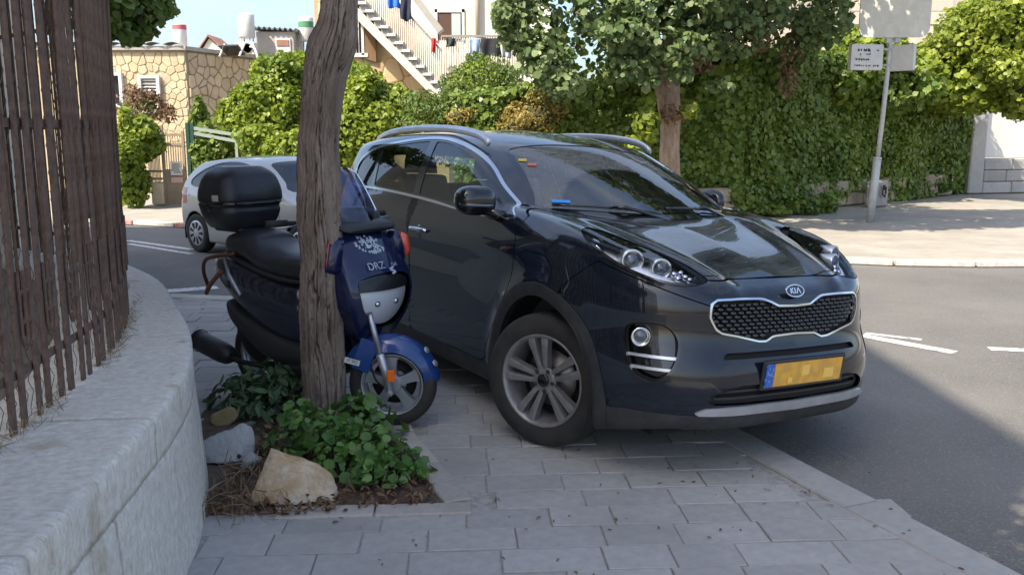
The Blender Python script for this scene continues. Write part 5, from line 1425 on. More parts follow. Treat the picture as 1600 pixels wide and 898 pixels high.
# rack and top case (a box that lifts off, but clipped to the rack)
o = MB(); o.box((-1.53, 0, 1.035), (.34, .24, .035), bev=.012); o.tube([(-1.36, -.08, 1.02), (-1.34, -.08, .93)], .014, 6); o.tube([(-1.36, .08, 1.02), (-1.34, .08, .93)], .014, 6); o.tube([(-1.55, 0, 1.02), (-1.56, 0, .86)], .016, 6)
o.build('luggage_rack', M_frame, sc)
def case_f(x, y, z):
    X = (x + 1.535) / 1.2; hwz = 1.12 * spl(z, [1.03, 1.06, 1.12, 1.20, 1.26, 1.33, 1.39, 1.43], [.15, .175, .205, .222, .222, .205, .165, .10])
    hxz = spl(z, [1.03, 1.06, 1.12, 1.20, 1.26, 1.33, 1.39, 1.43], [.14, .165, .188, .205, .205, .185, .145, .08])
    d = 1 - ((np.abs(X) / np.maximum(hxz, .01)) ** 3 + (np.abs(y) / np.maximum(hwz, .01)) ** 3) ** (1 / 3)
    groove = .006 * np.exp(-((z - 1.205) / .006) ** 2) + .010 * np.exp(-((z - 1.175) / .02) ** 2) * (X > 0)
    return np.minimum(np.minimum(d * .17 - groove, z - 1.045), 1.418 - z)
CS = Shell(case_f, (-1.84, -.29, 1.02), (-1.23, .29, 1.45), .011)
tcase = CS.panel('top_case', [lambda x, y, z: z * 0 + 1], M_box, sc, rim=0)
CS.panel('case_seam', [lambda x, y, z: .010 - np.abs(z - 1.200)], M_gloss, tcase, off=.003, rim=.006)
for sy in (-1, 1):
    CS.panel('case_reflector', [lambda x, y, z: sy * y - .15, lambda x, y, z: x + 1.46, lambda x, y, z: .018 - np.abs(z - 1.235), lambda x, y, z: -1.40 - x], mat('case_refl_%d' % (sy + 1), (.5, .46, .38), .2, coat=1), tcase, off=.002, rim=0)
o = MB(); o.box((-1.325, 0, 1.165), (.02, .20, .03), bev=.006); o.build('case_latch', M_gloss, tcase)
# stickers on the nose: crest, lettering and an S mark
def on_nose(y, z, off=.003):
    xx = np.linspace(-.5, .1, 1200); v = nose(xx, np.full(1200, y), np.full(1200, z)); xs = xx[np.where(v > 0)[0].max()]
    g_ = -grad(nose, np.array([[xs, y, z]]))[0]; g_ /= np.linalg.norm(g_); return np.array([xs, y, z]) + g_ * off, g_
M_stk = mat('sticker_white', (.46, .52, .57), .5, col2=(.26, .31, .40), scale=60, ramp=(.45, .6))
c, g_ = on_nose(-.03, 1.015); u = np.cross([0, 0, 1], g_); u /= np.linalg.norm(u); v = np.cross(g_, u); rg = np.random.default_rng(2)
o = MB()
for k in range(80):
    a_ = rg.random() * 6.28; q = rg.random() ** .6; pu, pv = .092 * q * math.cos(a_), .046 * q * math.sin(a_) - .016 * math.cos(a_ * 1.0) * q
    cc, gg = on_nose(float(np.clip(-.03 + pu, -.14, .14)), float(1.015 + pv), .002 + .0008 * (k % 4)); uu = np.cross([0, 0, 1], gg); uu /= np.linalg.norm(uu); vv = np.cross(gg, uu)
    r_ = rg.uniform(.004, .011); n_ = 6; o.prism([(r_ * math.cos(t) * rg.uniform(.7, 1.2), r_ * math.sin(t) * rg.uniform(.7, 1.2)) for t in np.linspace(0, 6.28, n_, endpoint=False)], .0006, M=np.stack([uu, vv, gg], 1), c=cc)
tag(o.build('crest_sticker', M_stk, sc), kind='stuff')
c, g_ = on_nose(-.015, .905, .004); u = np.cross([0, 0, 1], g_); u /= np.linalg.norm(u); v = np.cross(g_, u)
flat_text('DRZ', .062, M_stk, 'fairing_lettering', sc, frame4(tuple(c - u * .045), tuple(u), tuple(v)), .001)
c2, g2 = on_nose(.075, .900, .004); u2 = np.cross([0, 0, 1], g2); u2 /= np.linalg.norm(u2)
flat_text('Girl', .034, M_stk, 'fairing_lettering', sc, frame4(tuple(c2), tuple(u2), tuple(np.cross(g2, u2))), .001)
c, g_ = on_nose(.045, .872, .004); u = np.cross([0, 0, 1], g_); u /= np.linalg.norm(u); v = np.cross(g_, u)
strokes('maker_mark', [((-.022, .010), (.014, .018)), ((-.022, .009), (.019, -.007)), ((-.014, -.018), (.022, -.009))], .012, mat('maker_silver', (.45, .48, .62), .4), sc, c, u, v, .001)

# the tail sits closer in than first laid out
for o in sc.children_recursive:
    if o.type == 'MESH' and not any(q.name.startswith('wheel') for q in (o, o.parent)):
        for v in o.data.vertices:
            if v.co.x < -.5: v.co.x = -.5 + (v.co.x + .5) * (.80 if v.co.z < 1.0 else .775)
    elif o.name.startswith('wheel') and o.location.x < -1: o.location.x = -1.14
# ---------------------------------------------------------------- light silver hatchback across the street
def hatch_f(x, y, z):
    ay = np.sqrt(y * y + 1e-6)
    front = (spl(z, [.12, .25, .45, .6, .75, .9], [.72, .77, .79, .76, .70, .55]) + spl(ay, [0, .3, .5, .65, .75, .84], [0, -.02, -.07, -.16, -.28, -.48]) - x) * .7
    side = spl(z, [.12, .22, .4, .6, .8, .93, 1.05], [.80, .835, .85, .86, .862, .845, .79]) + spl(x, [-3.2, -2.8, -2.2, -1, 0, .6, .9], [-.10, -.03, .0, 0, 0, -.02, -.06]) - ay
    top = (spl(x, [-3.3, -2, -.4, -.1, .2, .5, .8], [.98, .98, .97, .93, .88, .80, .68]) + .0 - .06 * ay * ay - z) * .95
    rear = x - spl(z, [.2, .4, .6, .8, 1.0], [-2.98, -3.10, -3.12, -3.08, -2.98]) - .2 * ay * ay
    lo = smin(smin(smin(smin(side, top, .06), front, .06), z - .17, .04), rear, .1)
    ws = (spl(z, [.85, .95, 1.1, 1.3, 1.42, 1.5], [.15, -.08, -.38, -.78, -1.05, -1.35]) - .35 * ay * ay - x) * .45
    sg = (spl(z, [.9, 1.0, 1.15, 1.3, 1.4, 1.48], [.86, .83, .78, .71, .655, .58]) + spl(x, [-3.2, -2.7, -2.2, -1, 0], [-.12, -.03, 0, 0, -.01]) - ay) * .92
    rf = spl(x, [-3.2, -2.7, -2.2, -1.6, -1.2, -.8], [1.22, 1.37, 1.44, 1.465, 1.45, 1.41]) - .12 * ay * ay - z
    rr = (x - spl(z, [.9, 1.05, 1.2, 1.35, 1.45], [-3.08, -3.02, -2.86, -2.66, -2.52]) - .2 * ay * ay) * .9
    up = np.minimum(smin(smin(smin(ws, sg, .05), rf, .06), rr, .06), z - .88)
    return smax(lo, up, .02)
M_silverp = paint_mat('silver_paint', (.50, .50, .49), (.35, .32, .28), .25, .08, rough=.3, flake=.25)
hc = thing('parked_car', 'light silver hatchback parked across the road behind the scooter', 'car', (-2.189, 11.906, ROADZ), R(321))
hc.scale = (.94, .94, .94)
HB = Shell(hatch_f, (-3.25, -.95, .1), (.9, .95, 1.55), .034)
HWO = smooth_poly([(-2.52, 1.00), (-2.66, 1.08), (-2.54, 1.18), (-2.28, 1.295), (-1.9, 1.375), (-1.4, 1.37), (-1.0, 1.26), (-.6, 1.07), (-.45, .985), (-.6, .965), (-1.6, .98)], 4)
HWS_ = [(-.66, 1.00), (-.62, 1.12), (-.56, 1.26), (-.50, 1.37), (0, 1.40)]
HWS = smooth_poly(HWS_ + [(-a_, b_) for a_, b_ in HWS_[:-1][::-1]] + [(0, .965)], 3)
hWO = lambda x, y, z: np.minimum(sd_poly(x, z, HWO), np.abs(y) - .4)
hWS = lambda x, y, z: np.minimum(sd_poly(y, z, HWS), x + 1.3)
def hARCH(x, y, z): return np.minimum(.335 - np.minimum(np.hypot(x, z - .30), np.hypot(x + 2.50, z - .30)), np.abs(y) - .45)
HLAMP = [(.10, .80), (.02, .74), (-.08, .66), (-.05, .60), (.06, .63), (.16, .72), (.20, .80)]
hLAMP = lambda x, y, z: np.minimum(sd_poly(q_(x, y), z, [(a_ - .02, b_) for a_, b_ in HLAMP]), x - .1)
HDOOR = [(-.42, .98), (-.40, .60), (-.50, .26), (-1.55, .25), (-1.58, 1.0)]
hRL = lambda x, y, z: np.minimum(np.minimum(-2.72 - x - .4 * (.85 - np.abs(y)), .12 - np.abs(z - .86)), np.abs(y) - .35)
hDOOR = lambda x, y, z: np.minimum(sd_poly(x, z, HDOOR), np.abs(y) - .4)
HB.panel('body_shell', [neg(hWO, 0), neg(hWS, 0), lambda x, y, z: -hARCH(x, y, z), neg(hLAMP, 0), neg(hRL, 0), neg(hDOOR, .005)], M_silverp, hc)
HB.panel('windshield', [hWS], M_side_glass, hc, off=-.004, rim=0)
HB.panel('inner_body', [neg(hWO, -.02), neg(hWS, -.02), lambda x, y, z: -hARCH(x, y, z) + .01], M_inner, hc, off=-.03, rim=0)
for s in (-1, 1):
    sgn = lambda x, y, z, s=s: s * y - .3
    HB.panel('window', [sgn, hWO], M_side_glass, hc, off=-.004, rim=0)
    HB.panel('window_trim', [sgn, hWO, lambda x, y, z: .02 - hWO(x, y, z)], M_gloss, hc, off=.003, rim=.01)
    HB.panel('door', [sgn, pos(hDOOR, .005), neg(hWO, 0)], M_silverp, hc)
    hl = HB.panel('headlight', [sgn, hLAMP], M_clear, hc, off=0, rim=0); HB.panel('lamp_housing', [sgn, hLAMP], M_lampin, hl, off=-.04, rim=-.04)
    HB.panel('rear_light', [sgn, hRL], mat('hatch_lamp_%d' % (s + 1), (.35, .02, .02), .1, coat=1), hc, off=.003)
    o = MB(); o.loft([superring((-.50, s * (.84 + t * .2), .99 + .03 * t), .07 * (1 - .2 * t), .06 * (1 - .15 * t), (1, 0, 0), Zv, 14) for t in (0, .3, .7, .95, 1.0)]); o.build('mirror', M_gloss, hc)
    for cx in (0.0, -2.50):
        w = bpy.data.objects.new('wheel', None); C.objects.link(w); w.parent = hc; w.location = (cx, s * .755, .30)
        o = MB(); o.lathe([(.19, -.085), (.25, -.095), (.285, -.08), (.298, -.05), (.298, .05), (.285, .08), (.25, .095), (.19, .085)], (0, 0, 0), Yv, 36, caps=False); o.build('tyre', M_rubber, w)
        o = MB(); o.lathe([(.195, s * .082), (.19, s * .092), (.16, s * .09), (.05, s * .098), (0, s * .10)], (0, 0, 0), Yv, 32); o.build('wheel_cover', M_silver, w)
        for k in range(9):
            t = 2 * math.pi * k / 9; o = MB(); c_ = np.array([math.cos(t), 0, math.sin(t)]); s_ = np.array([-math.sin(t), 0, math.cos(t)])
            o.loft([[c_ * r_ + s_ * a_ * wd + np.array([0, s * (.096 if r_ > .1 else .099), 0]) + np.array([0, b_ * .002, 0]) for a_, b_ in ((-1, -1), (1, -1), (1, 1), (-1, 1))] for r_, wd in ((.07, .010), (.165, .024))], smooth=False); o.build('cover_slot', M_inner, w)
        o = MB(); a_ = np.linspace(-.3, math.pi + .3, 20); o.loft([[(cx + .345 * math.cos(t), s * yy, .30 + .345 * math.sin(t)) for t in a_] for yy in (.45, .83)], caps=False, closed=False); o.build('wheel_arch_liner', M_inner, hc)
o = MB(); o.box((-1.2, 0, .30), (3.3, 1.2, .14)); o.build('underbody', M_inner, hc)
o = MB(); o.box((-.35, 0, .80), (.5, 1.3, .28), bev=.05); o.build('dashboard', M_cabin, hc)
for yy, x0 in ((-.33, -1.15), (.33, -1.15), (-.35, -2.0), (.35, -2.0)):
    o = MB(); o.loft([superring((x0 - .22 * t, yy, .55 + .55 * t), .22, .07, Yv, (.9, 0, .4), 14, 3) for t in (0, .2, .8, 1)]); so = o.build('seat_back', M_seat, hc)
    o = MB(); o.loft([superring((x0 - .24, yy, 1.12 + .16 * t), .12, .05, Yv, (1, 0, 0), 12, 3) for t in (0, .2, .8, 1)]); o.build('headrest', M_seat, so)
# ---------------------------------------------------------------- stone cladding
def clip_poly(poly, n, d):
    out = []; m_ = len(poly)
    for i in range(m_):
        a_, b_ = poly[i], poly[(i + 1) % m_]; fa, fb = a_ @ n - d, b_ @ n - d
        if fa <= 0: out.append(a_)
        if (fa < 0) != (fb < 0) and abs(fa - fb) > 1e-12: out.append(a_ + (b_ - a_) * (fa / (fa - fb)))
    return out
def crazy_stones(poly, size, gap, rg):
    """irregular cells filling a convex polygon"""
    poly = [np.array(p, float) for p in poly]; A = np.array(poly); lo, hi = A.min(0) - size, A.max(0) + size; S = []
    nx, ny = int((hi[0] - lo[0]) / size) + 1, int((hi[1] - lo[1]) / size) + 1
    for i in range(nx):
        for j in range(ny): S.append((lo[0] + (i + (.5 if j % 2 else 0) + rg.uniform(-.38, .38)) * size, lo[1] + (j + rg.uniform(-.38, .38)) * size * .9))
    S = np.array(S); cells = []
    for i, s in enumerate(S):
        c = list(poly); dd = ((S - s) ** 2).sum(1); nb = np.argsort(dd)[1:16]
        for k in nb:
            n_ = S[k] - s; L = np.linalg.norm(n_); n_ = n_ / L
            c = clip_poly(c, n_, s @ n_ + L / 2 - gap / 2)
            if len(c) < 3: break
        if len(c) < 3: continue
        q = np.array(c); ar = .5 * abs(np.dot(q[:, 0], np.roll(q[:, 1], 1)) - np.dot(q[:, 1], np.roll(q[:, 0], 1)))
        if ar < size * size * .08: continue
        r = []
        for k in range(len(q)):
            a_, b_ = q[k], q[(k + 1) % len(q)]; r += [a_ * .88 + b_ * .12, a_ * .12 + b_ * .88]
        cells.append(np.array(r))
    return cells
def clad(parent_part, cells, O3, U, V, m, rg, thick=.07, base=None):
    """each cell a stone standing proud of the wall; O3 origin, U along, V up"""
    O3, U, V = np.array(O3, float), np.array(U, float), np.array(V, float); Nn = np.cross(U, V)
    for c in cells:
        ctr = c.mean(0); h = thick * rg.uniform(.6, 1.15); o = MB(); n_ = len(c)
        f3 = lambda q, d: O3 + U * q[0] + V * q[1] + Nn * d
        b_ = [f3(p, -.03) for p in c]; t1 = [f3(p, h * .7) for p in c]; t2 = [f3(ctr + (p - ctr) * .86, h) for p in c]
        o.add(b_ + t1 + t2, [tuple(range(2 * n_, 3 * n_))] + [(i, (i+1) % n_, n_ + (i+1) % n_, n_ + i) for i in range(n_)] + [(n_ + i, n_ + (i+1) % n_, 2*n_ + (i+1) % n_, 2*n_ + i) for i in range(n_)])
        o.build('stone', m, parent_part)
def slab(poly2, O3, U, V, thick, m, name, parent):
    """flat wall piece: polygon in (u, v), front face at O3"""
    O3, U, V = np.array(O3, float), np.array(U, float), np.array(V, float); Nn = np.cross(U, V); o = MB()
    o.prism(poly2, thick, M=np.stack([U, V, Nn], 1), c=O3 - Nn * thick / 2); return o.build(name, m, parent)
M_stoneA = stone_mat('cream_fieldstone', (.52, .41, .26), (.62, .51, .35), (.42, .32, .20), big=1.5, fine=9, rv=(.85, 1.1))
M_mortarA = mat('mortar', (.30, .24, .175), .95, col2=(.40, .32, .23), scale=5, bump=(30, .5, .01))
M_stoneB = stone_mat('tan_fieldstone', (.56, .40, .22), (.66, .50, .30), (.46, .31, .16), big=.9, fine=7)
M_mortarB = mat('tan_mortar', (.44, .31, .18), .95, col2=(.52, .38, .23), scale=6)
M_plaster = mat('cream_plaster', (.66, .60, .50), .9, col2=(.73, .68, .59), scale=1.4, bump=(40, .2, .005))
M_greyw = mat('grey_render', (.36, .34, .31), .9, col2=(.44, .42, .38), scale=3)
M_tank = mat('tank_white', (.68, .68, .66), .4, col2=(.58, .58, .57), scale=4)
M_tile = mat('roof_tile_grey', (.30, .30, .29), .8, col2=(.40, .40, .38), scale=5)
M_redroof = mat('rust_roof', (.26, .12, .09), .85, col2=(.36, .20, .15), scale=6)
M_beige = mat('beige_metal', (.25, .185, .125), .6, col2=(.31, .24, .165), scale=6)
M_green = mat('dark_green_metal', (.012, .05, .035), .5, col2=(.02, .07, .05), scale=9)
M_palegrn = mat('pale_green_metal', (.28, .33, .29), .6)
M_darkwin = mat('dark_pane', (.02, .022, .025), .08, coat=.5)
M_shut = mat('brown_shutter', (.20, .12, .06), .7)
M_whitef = mat('white_frame', (.66, .65, .62), .6)
M_ac = mat('ac_cream', (.55, .54, .50), .6)
rgb_ = np.random.default_rng(11)

# ---- one-storey stone house on the left
KX, KY = -8.85, 25.0
house = thing('stone_house', 'low fieldstone house with water tanks on its roof, behind the beige gate', 'house', (KX, KY, 0))
Ah = 3.80
wa = slab([(-4.6, 0), (0, 0), (0, Ah), (-4.6, Ah)], (0, 0, 0), (1, 0, 0), (0, 0, 1), .3, mat('pale_mortar', (.44, .355, .24), .95, col2=(.52, .43, .30), scale=5), 'wall', house)
cells = crazy_stones([(-2.5, 1.25), (-.02, 1.25), (-.02, Ah - .05), (-2.5, Ah - .05)], .21, .018, rgb_)
cells = [c for c in cells if not ((abs(c[:, 0].mean() + 1.0) < .34) and 2.15 < c[:, 1].mean() < 3.15) and not ((abs(c[:, 0].mean() + 1.98) < .25) and 2.3 < c[:, 1].mean() < 3.2)]
clad(wa, cells, (0, 0, 0), (1, 0, 0), (0, 0, 1), M_stoneA, rgb_, .03)
B1 = np.array([1.80, 4.5]); Lb = np.linalg.norm(B1); Ub = np.array([B1[0] / Lb, B1[1] / Lb, 0])
wb = slab([(0, 0), (Lb, 0), (Lb, Ah), (0, Ah)], (.0, .0, 0), Ub, (0, 0, 1), .3, M_mortarA, 'wall', house)
cells = crazy_stones([(.06, 1.1), (Lb, 1.1), (Lb, Ah - .05), (.06, Ah - .05)], .31, .028, rgb_)
clad(wb, cells, (.0, .0, 0), Ub, (0, 0, 1), M_stoneA, rgb_, .05)
o = MB(); o.add([(-4.7, -.12, Ah), (.05, -.12, Ah), (2.0, 4.6, Ah), (-4.7, 4.6, Ah), (-4.7, -.12, Ah + .1), (.05, -.12, Ah + .1), (2.0, 4.6, Ah + .1), (-4.7, 4.6, Ah + .1)], [(3, 2, 1, 0), (4, 5, 6, 7), (0, 1, 5, 4), (1, 2, 6, 5), (2, 3, 7, 6), (3, 0, 4, 7)])
roof = o.build('roof', M_greyw, house)
for k in range(9):
    o = MB(); xx = -.28 - k * .52; o.loft([[(xx + w_ , yy, Ah + .10 + h_) for w_, h_ in zip(np.linspace(-.25, .25, 7), .10 * np.sin(np.linspace(.35, math.pi - .35, 7)))] for yy in (-.20, .35)], caps=False, closed=False); o.build('roof_tile', M_tile, roof)
for (xx, zz, w_, h_) in ((-1.0, 2.64, .42, .82), (-1.98, 2.75, .35, .75)):
    wn_ = slab([(xx - w_/2, zz - h_/2), (xx + w_/2, zz - h_/2), (xx + w_/2, zz + h_/2), (xx - w_/2, zz + h_/2)], (0, -.02, 0), (1, 0, 0), (0, 0, 1), .05, M_darkwin, 'window', house)
    for a_, b_, c_, d_ in ((-w_/2 - .04, 0, .08, h_ + .16), (w_/2 + .04, 0, .08, h_ + .16), (0, h_/2 + .04, w_, .08), (0, -h_/2 - .05, w_ + .24, .09)):
        o = MB(); o.box((xx + a_, -.09, zz + b_), (c_, .12, d_)); o.build('window_frame', M_whitef, wn_)
    if xx > -1.5:
        for k in range(9): o = MB(); o.box((xx, -.06, zz - h_/2 + .05 + k * .09), (w_ * .46 * 2, .03, .045), M=np.array([[1, 0, 0], [0, .8, -.6], [0, .6, .8]])); o.build('shutter_slat', M_whitef, wn_)
# roof-top things
def tank(label, px, ytop, ybot, wpx, Y, band):
    c = at(px, ybot, Y); t_ = at(px, ytop, Y); r_ = wpx / 2 / 1400 * (Y + .2); h_ = t_[2] - c[2]
    t = thing('water_tank', label, 'water tank', (c[0], c[1], Ah + .1), 0, None); z0 = c[2] - Ah - .1
    o = MB(); o.lathe([(r_ * .9, 0), (r_, .03), (r_, h_ - .05), (r_ * .93, h_ - .01), (r_ * .5, h_ + .02), (0, h_ + .03)], (0, 0, z0), (0, 0, 1), 24); o.build('drum', M_tank, t)
    if band: o = MB(); o.lathe([(r_ + .004, h_ * band[1]), (r_ + .004, h_ * band[2])], (0, 0, z0), (0, 0, 1), 24, caps=False); o.build('band', mat('tank_band_%d' % px, band[0], .6), t)
    for a_ in range(4):
        o = MB(); o.tube([(r_ * .9 * math.cos(a_ * 1.57 + .7), r_ * .9 * math.sin(a_ * 1.57 + .7), 0), (r_ * .8 * math.cos(a_ * 1.57 + .7), r_ * .8 * math.sin(a_ * 1.57 + .7), z0 + .05)], .018, 5); o.build('leg', M_greyw, t)
    return t
tank('slim white water tank with a red band on the stone house roof', 282, 38, 72, 20, 26.2, ((.50, .12, .13), .74, .95))
tank('tall plain white water tank beside the roof hut', 386, 22, 60, 24, 27.5, None)
tank('white water tank with a green mark, next to the tree trunk', 479, 27, 65, 22, 28.5, ((.08, .25, .12), .55, .8))
tank('small white water tank half hidden behind the tank with a green mark', 462, 47, 66, 12, 29.2, None)
def roof_box(name, label, cat, px0, px1, y0, y1, Y, dep, m):
    a_, b_ = at(px0, y1, Y), at(px1, y0, Y); t = thing(name, label, cat, ((a_[0] + b_[0]) / 2, Y, a_[2])); w_, h_ = b_[0] - a_[0], b_[2] - a_[2]
    return t, w_, h_
t, w_, h_ = roof_box('roof_hut', 'small grey rendered hut with corrugated roof on the stone house', 'hut', 402, 458, 50, 96, 28.0, 1.4, M_greyw)
o = MB(); o.box((0, .7, h_ / 2 - .1), (w_, 1.4, h_ + .2)); o.build('wall', M_greyw, t)
o = MB(); o.loft([[(x_, yy, h_ + .08 + .05 * math.sin(x_ * 40) - .06 * (x_ / w_)) for x_ in np.linspace(-w_ / 2 - .12, w_ / 2 + .12, 40)] for yy in (-.15, 1.5)], caps=False, closed=False, smooth=False); o.build('roof', M_tile, t)
o = MB(); o.box((w_ * .22, -.02, h_ * .5), (w_ * .4, .06, h_ * .55)); wn_ = o.build('window', M_whitef, t); o = MB(); o.box((w_ * .22, -.06, h_ * .62), (w_ * .32, .04, h_ * .2)); o.build('pane', M_redroof, wn_)
for lab, px0, px1, y0, y1, Y in (('air conditioner nearest the rusty gable on the roof edge', 367, 398, 66, 86, 26.6), ('air conditioner on the roof edge beside the tree trunk', 441, 468, 74, 94, 28.4)):
    t, w_, h_ = roof_box('air_conditioner', lab, 'air conditioner', px0, px1, y0, y1, Y, .3, M_ac)
    o = MB(); o.box((0, .15, h_ / 2), (w_, .32, h_), bev=.02); o.build('casing', M_ac, t); o = MB(); o.lathe([(h_ * .4, 0), (h_ * .4, .02), (h_ * .34, .02)], (w_ * .12, -.015, h_ / 2), (0, -1, 0), 20, caps=False); o.lathe([(.0, .01), (h_ * .33, .01)], (w_ * .12, -.0, h_ / 2), (0, -1, 0), 20); o.build('fan_grille', M_inner, t)
    o = MB(); o.tube(smooth_poly([(w_ * .3, -.05, h_ * .6), (w_ * .55, -.2, h_ * .5), (w_ * .75, -.3, -.1), (w_ * .8, -.3, -.4)], 5, closed=False), .035, 6); o.build('drain_hose', M_whitef, t)
# rusty gable roof light
a_ = at(312, 84, 26.4); t = thing('roof_gable', 'small gable with rusty sheet roof on the stone house', 'roof', (a_[0], 26.4, a_[2]))
wg = (352 - 312) / 1400 * 26.9; o = MB(); o.add([(0, 0, 0), (wg, 0, 0), (wg * .38, 0, .42), (0, 1, 0), (wg, 1, 0), (wg * .38, 1, .42)], [(0, 1, 2), (5, 4, 3), (0, 3, 4, 1)]); o.build('wall', M_plaster, t)
o = MB(); o.add([(-.08, -.1, -.02), (wg * .38, -.1, .47), (wg * .38, 1.1, .47), (-.08, 1.1, -.02), (wg * 1.08, -.1, -.02), (wg * 1.08, 1.1, -.02), (-.08, -.1, .03), (wg * .38, -.1, .52), (wg * .38, 1.1, .52), (-.08, 1.1, .03), (wg * 1.08, -.1, .03), (wg * 1.08, 1.1, .03)], [(6, 7, 8, 9), (7, 10, 11, 8), (0, 1, 7, 6), (1, 4, 10, 7)]); o.build('roof_sheet', M_redroof, t)
a_ = at(345, 90, 26.0); t = thing('solar_collector', 'tilted dark solar collector in a pale frame on the roof', 'solar panel', (a_[0], 26.0, a_[2]), R(-20))
Mt = np.array([[1, 0, 0], [0, .55, -.83], [0, .83, .55]]); o = MB(); o.box((.30, .14, .20), (.62, .05, .42), M=Mt); o.build('panel', M_darkwin, t)
for dx in (-.04, .63): o = MB(); o.bar((dx, .0, .02), (dx, .26, .38), .04); o.build('frame', M_whitef, t)

# ---- gate, fence and green frame in front of the stone house
GY = 20.3
g0, g1 = at(260, 318, GY), at(292, 318, GY)
gate = thing('garden_gate', 'beige metal garden gate with a white notice, in front of the stone house', 'gate', (g0[0], GY, 0))
gw = g1[0] - g0[0]; gh = at(260, 205, GY)[2]
for xx in (0, gw): o = MB(); o.box((xx, 0, gh / 2), (.06, .06, gh + (.25 if xx == 0 else 0))); o.build('post', M_beige, gate)
o = MB(); o.box((gw / 2, 0, gh * .24), (gw - .07, .03, gh * .44)); o.build('panel', M_beige, gate)
for zz in (.03, gh * .47, gh * .82, gh * .95): o = MB(); o.box((gw / 2, 0, zz), (gw - .06, .045, .05)); o.build('rail', M_beige, gate)
for xx in np.linspace(.07, gw - .07, 7): o = MB(); o.tube([(xx, 0, gh * .46), (xx, 0, gh * 1.02)], .010, 5); o.build('bar', M_beige, gate)
o = MB(); o.box((gw * .62, -.03, gh * .50), (.26, .01, .30)); nt = o.build('notice', M_whitef, gate); o = MB(); o.box((gw * .62, -.03, gh * .34), (.26, .01, .12)); o.build('notice', mat('notice_pink', (.6, .38, .33), .6), gate)
for k in range(5): o = MB(); o.box((gw * .62 + random.uniform(-.02, .02), -.037, gh * .50 + .09 - k * .045), (.16 + .03 * (k % 2), .004, .016)); o.build('notice_print', M_inner, nt)
ff = thing('garden_fence', 'short beige bar fence on a low stone block left of the gate', 'fence', (at(234, 318, GY)[0], GY, 0)); fw2 = g0[0] - at(234, 318, GY)[0] - .05; fz = at(240, 285, GY)[2]; ft = at(240, 215, GY)[2]
o = MB(); o.box((fw2 / 2 + .05, .1, fz / 2), (fw2 - .05, .35, fz), bev=.03); o.build('base_block', M_stoneA, ff)
for zz in (fz + .08, (fz + ft) / 2 - .25, ft - .12): o = MB(); o.box((fw2 / 2, 0, zz), (fw2, .03, .05)); o.build('rail', M_beige, ff)
for xx in np.linspace(.04, fw2 - .04, 9): o = MB(); o.tube([(xx, 0, fz), (xx, 0, ft)], .011, 5); o.build('bar', M_beige, ff)
p0 = at(296, 318, GY - .1); gf = thing('pergola_frame', 'dark green metal gate frame overgrown with ivy beside the garden gate', 'frame', (p0[0], GY - .1, 0))
x_ = lambda px: at(px, 250, GY - .1)[0] - p0[0]; z_ = lambda py: at(300, py, GY - .1)[2]
for px in (296, 303): o = MB(); o.box((x_(px), 0, z_(192) / 2), (.075, .075, z_(192))); o.build('post', M_green, gf)
for px in (371, 380): o = MB(); o.box((x_(px), 0, z_(215) / 2), (.06, .06, z_(215))); o.build('post', M_palegrn, gf)
for py0, py1 in ((200, 212), (208, 222)): o = MB(); o.bar((x_(303), 0, z_(py0)), (x_(378), 0, z_(py1)), .05, .07); o.build('beam', M_palegrn, gf)
for py in (222, 240): o = MB(); o.bar((x_(380), 0, z_(py)), (x_(420), 0, z_(py + 2)), .04, .06); o.build('rail', M_palegrn, gf)
for px in (388, 396, 404): o = MB(); o.tube([(x_(px), 0, 0), (x_(px), 0, z_(224))], .014, 5); o.build('bar', M_palegrn, gf)

# ---- house with outside stairs
SY = 24.6
sh = thing('stair_house', 'tan stone house with outside stairs and an upper cream storey', 'house', (at(560, 300, SY)[0], SY, 0))
so_ = np.array([at(560, 300, SY)[0], SY, 0.0]); sx = lambda px: at(px, 100, SY)[0] - so_[0]; sz = lambda py: at(560, py, SY)[2]
wp = [(sx(494), 0), (sx(700), 0), (sx(700), sz(158)), (sx(545), sz(-30)), (sx(545), 6.9), (sx(440), 6.9)]
w1 = slab(wp[:3] + [(sx(545), sz(-30)), (sx(494), sz(-30))], (0, 0, 0), (1, 0, 0), (0, 0, 1), .3, M_mortarB, 'wall', sh)
cells = crazy_stones([(sx(500), sz(215)), (sx(698), sz(215)), (sx(698), sz(160)), (sx(560), sz(-20)), (sx(500), sz(-20))], .52, .022, rgb_)
cells = [c for c in cells if not (sx(528) < c[:, 0].mean() < sx(594) and sz(92) < c[:, 1].mean() < sz(-8))]
clad(w1, cells, (0, 0, 0), (1, 0, 0), (0, 0, 1), M_stoneB, rgb_, .035)
wx0, wx1, wz0, wz1 = sx(551), sx(569), sz(84), sz(14)
wn_ = slab([(wx0, wz0), (wx1, wz0), (wx1, wz1), (wx0, wz1)], (0, -.03, 0), (1, 0, 0), (0, 0, 1), .05, M_darkwin, 'window', sh)
for (cx, cz, w_, h_) in ((wx0, (wz0 + wz1) / 2, .07, wz1 - wz0 + .1), (wx1, (wz0 + wz1) / 2, .07, wz1 - wz0 + .1), ((wx0 + wx1) / 2, wz1, wx1 - wx0 + .1, .08), ((wx0 + wx1) / 2, wz0 - .05, wx1 - wx0 + .25, .10)):
    o = MB(); o.box((cx, -.09, cz), (w_, .12, h_)); o.build('window_frame', M_whitef, wn_)
for k in range(4): o = MB(); o.tube([(wx0 + (wx1 - wx0) * (k + .5) / 4, -.06, wz0), (wx0 + (wx1 - wx0) * (k + .5) / 4, -.06, wz1)], .012, 5); o.build('window_bar', M_whitef, wn_)
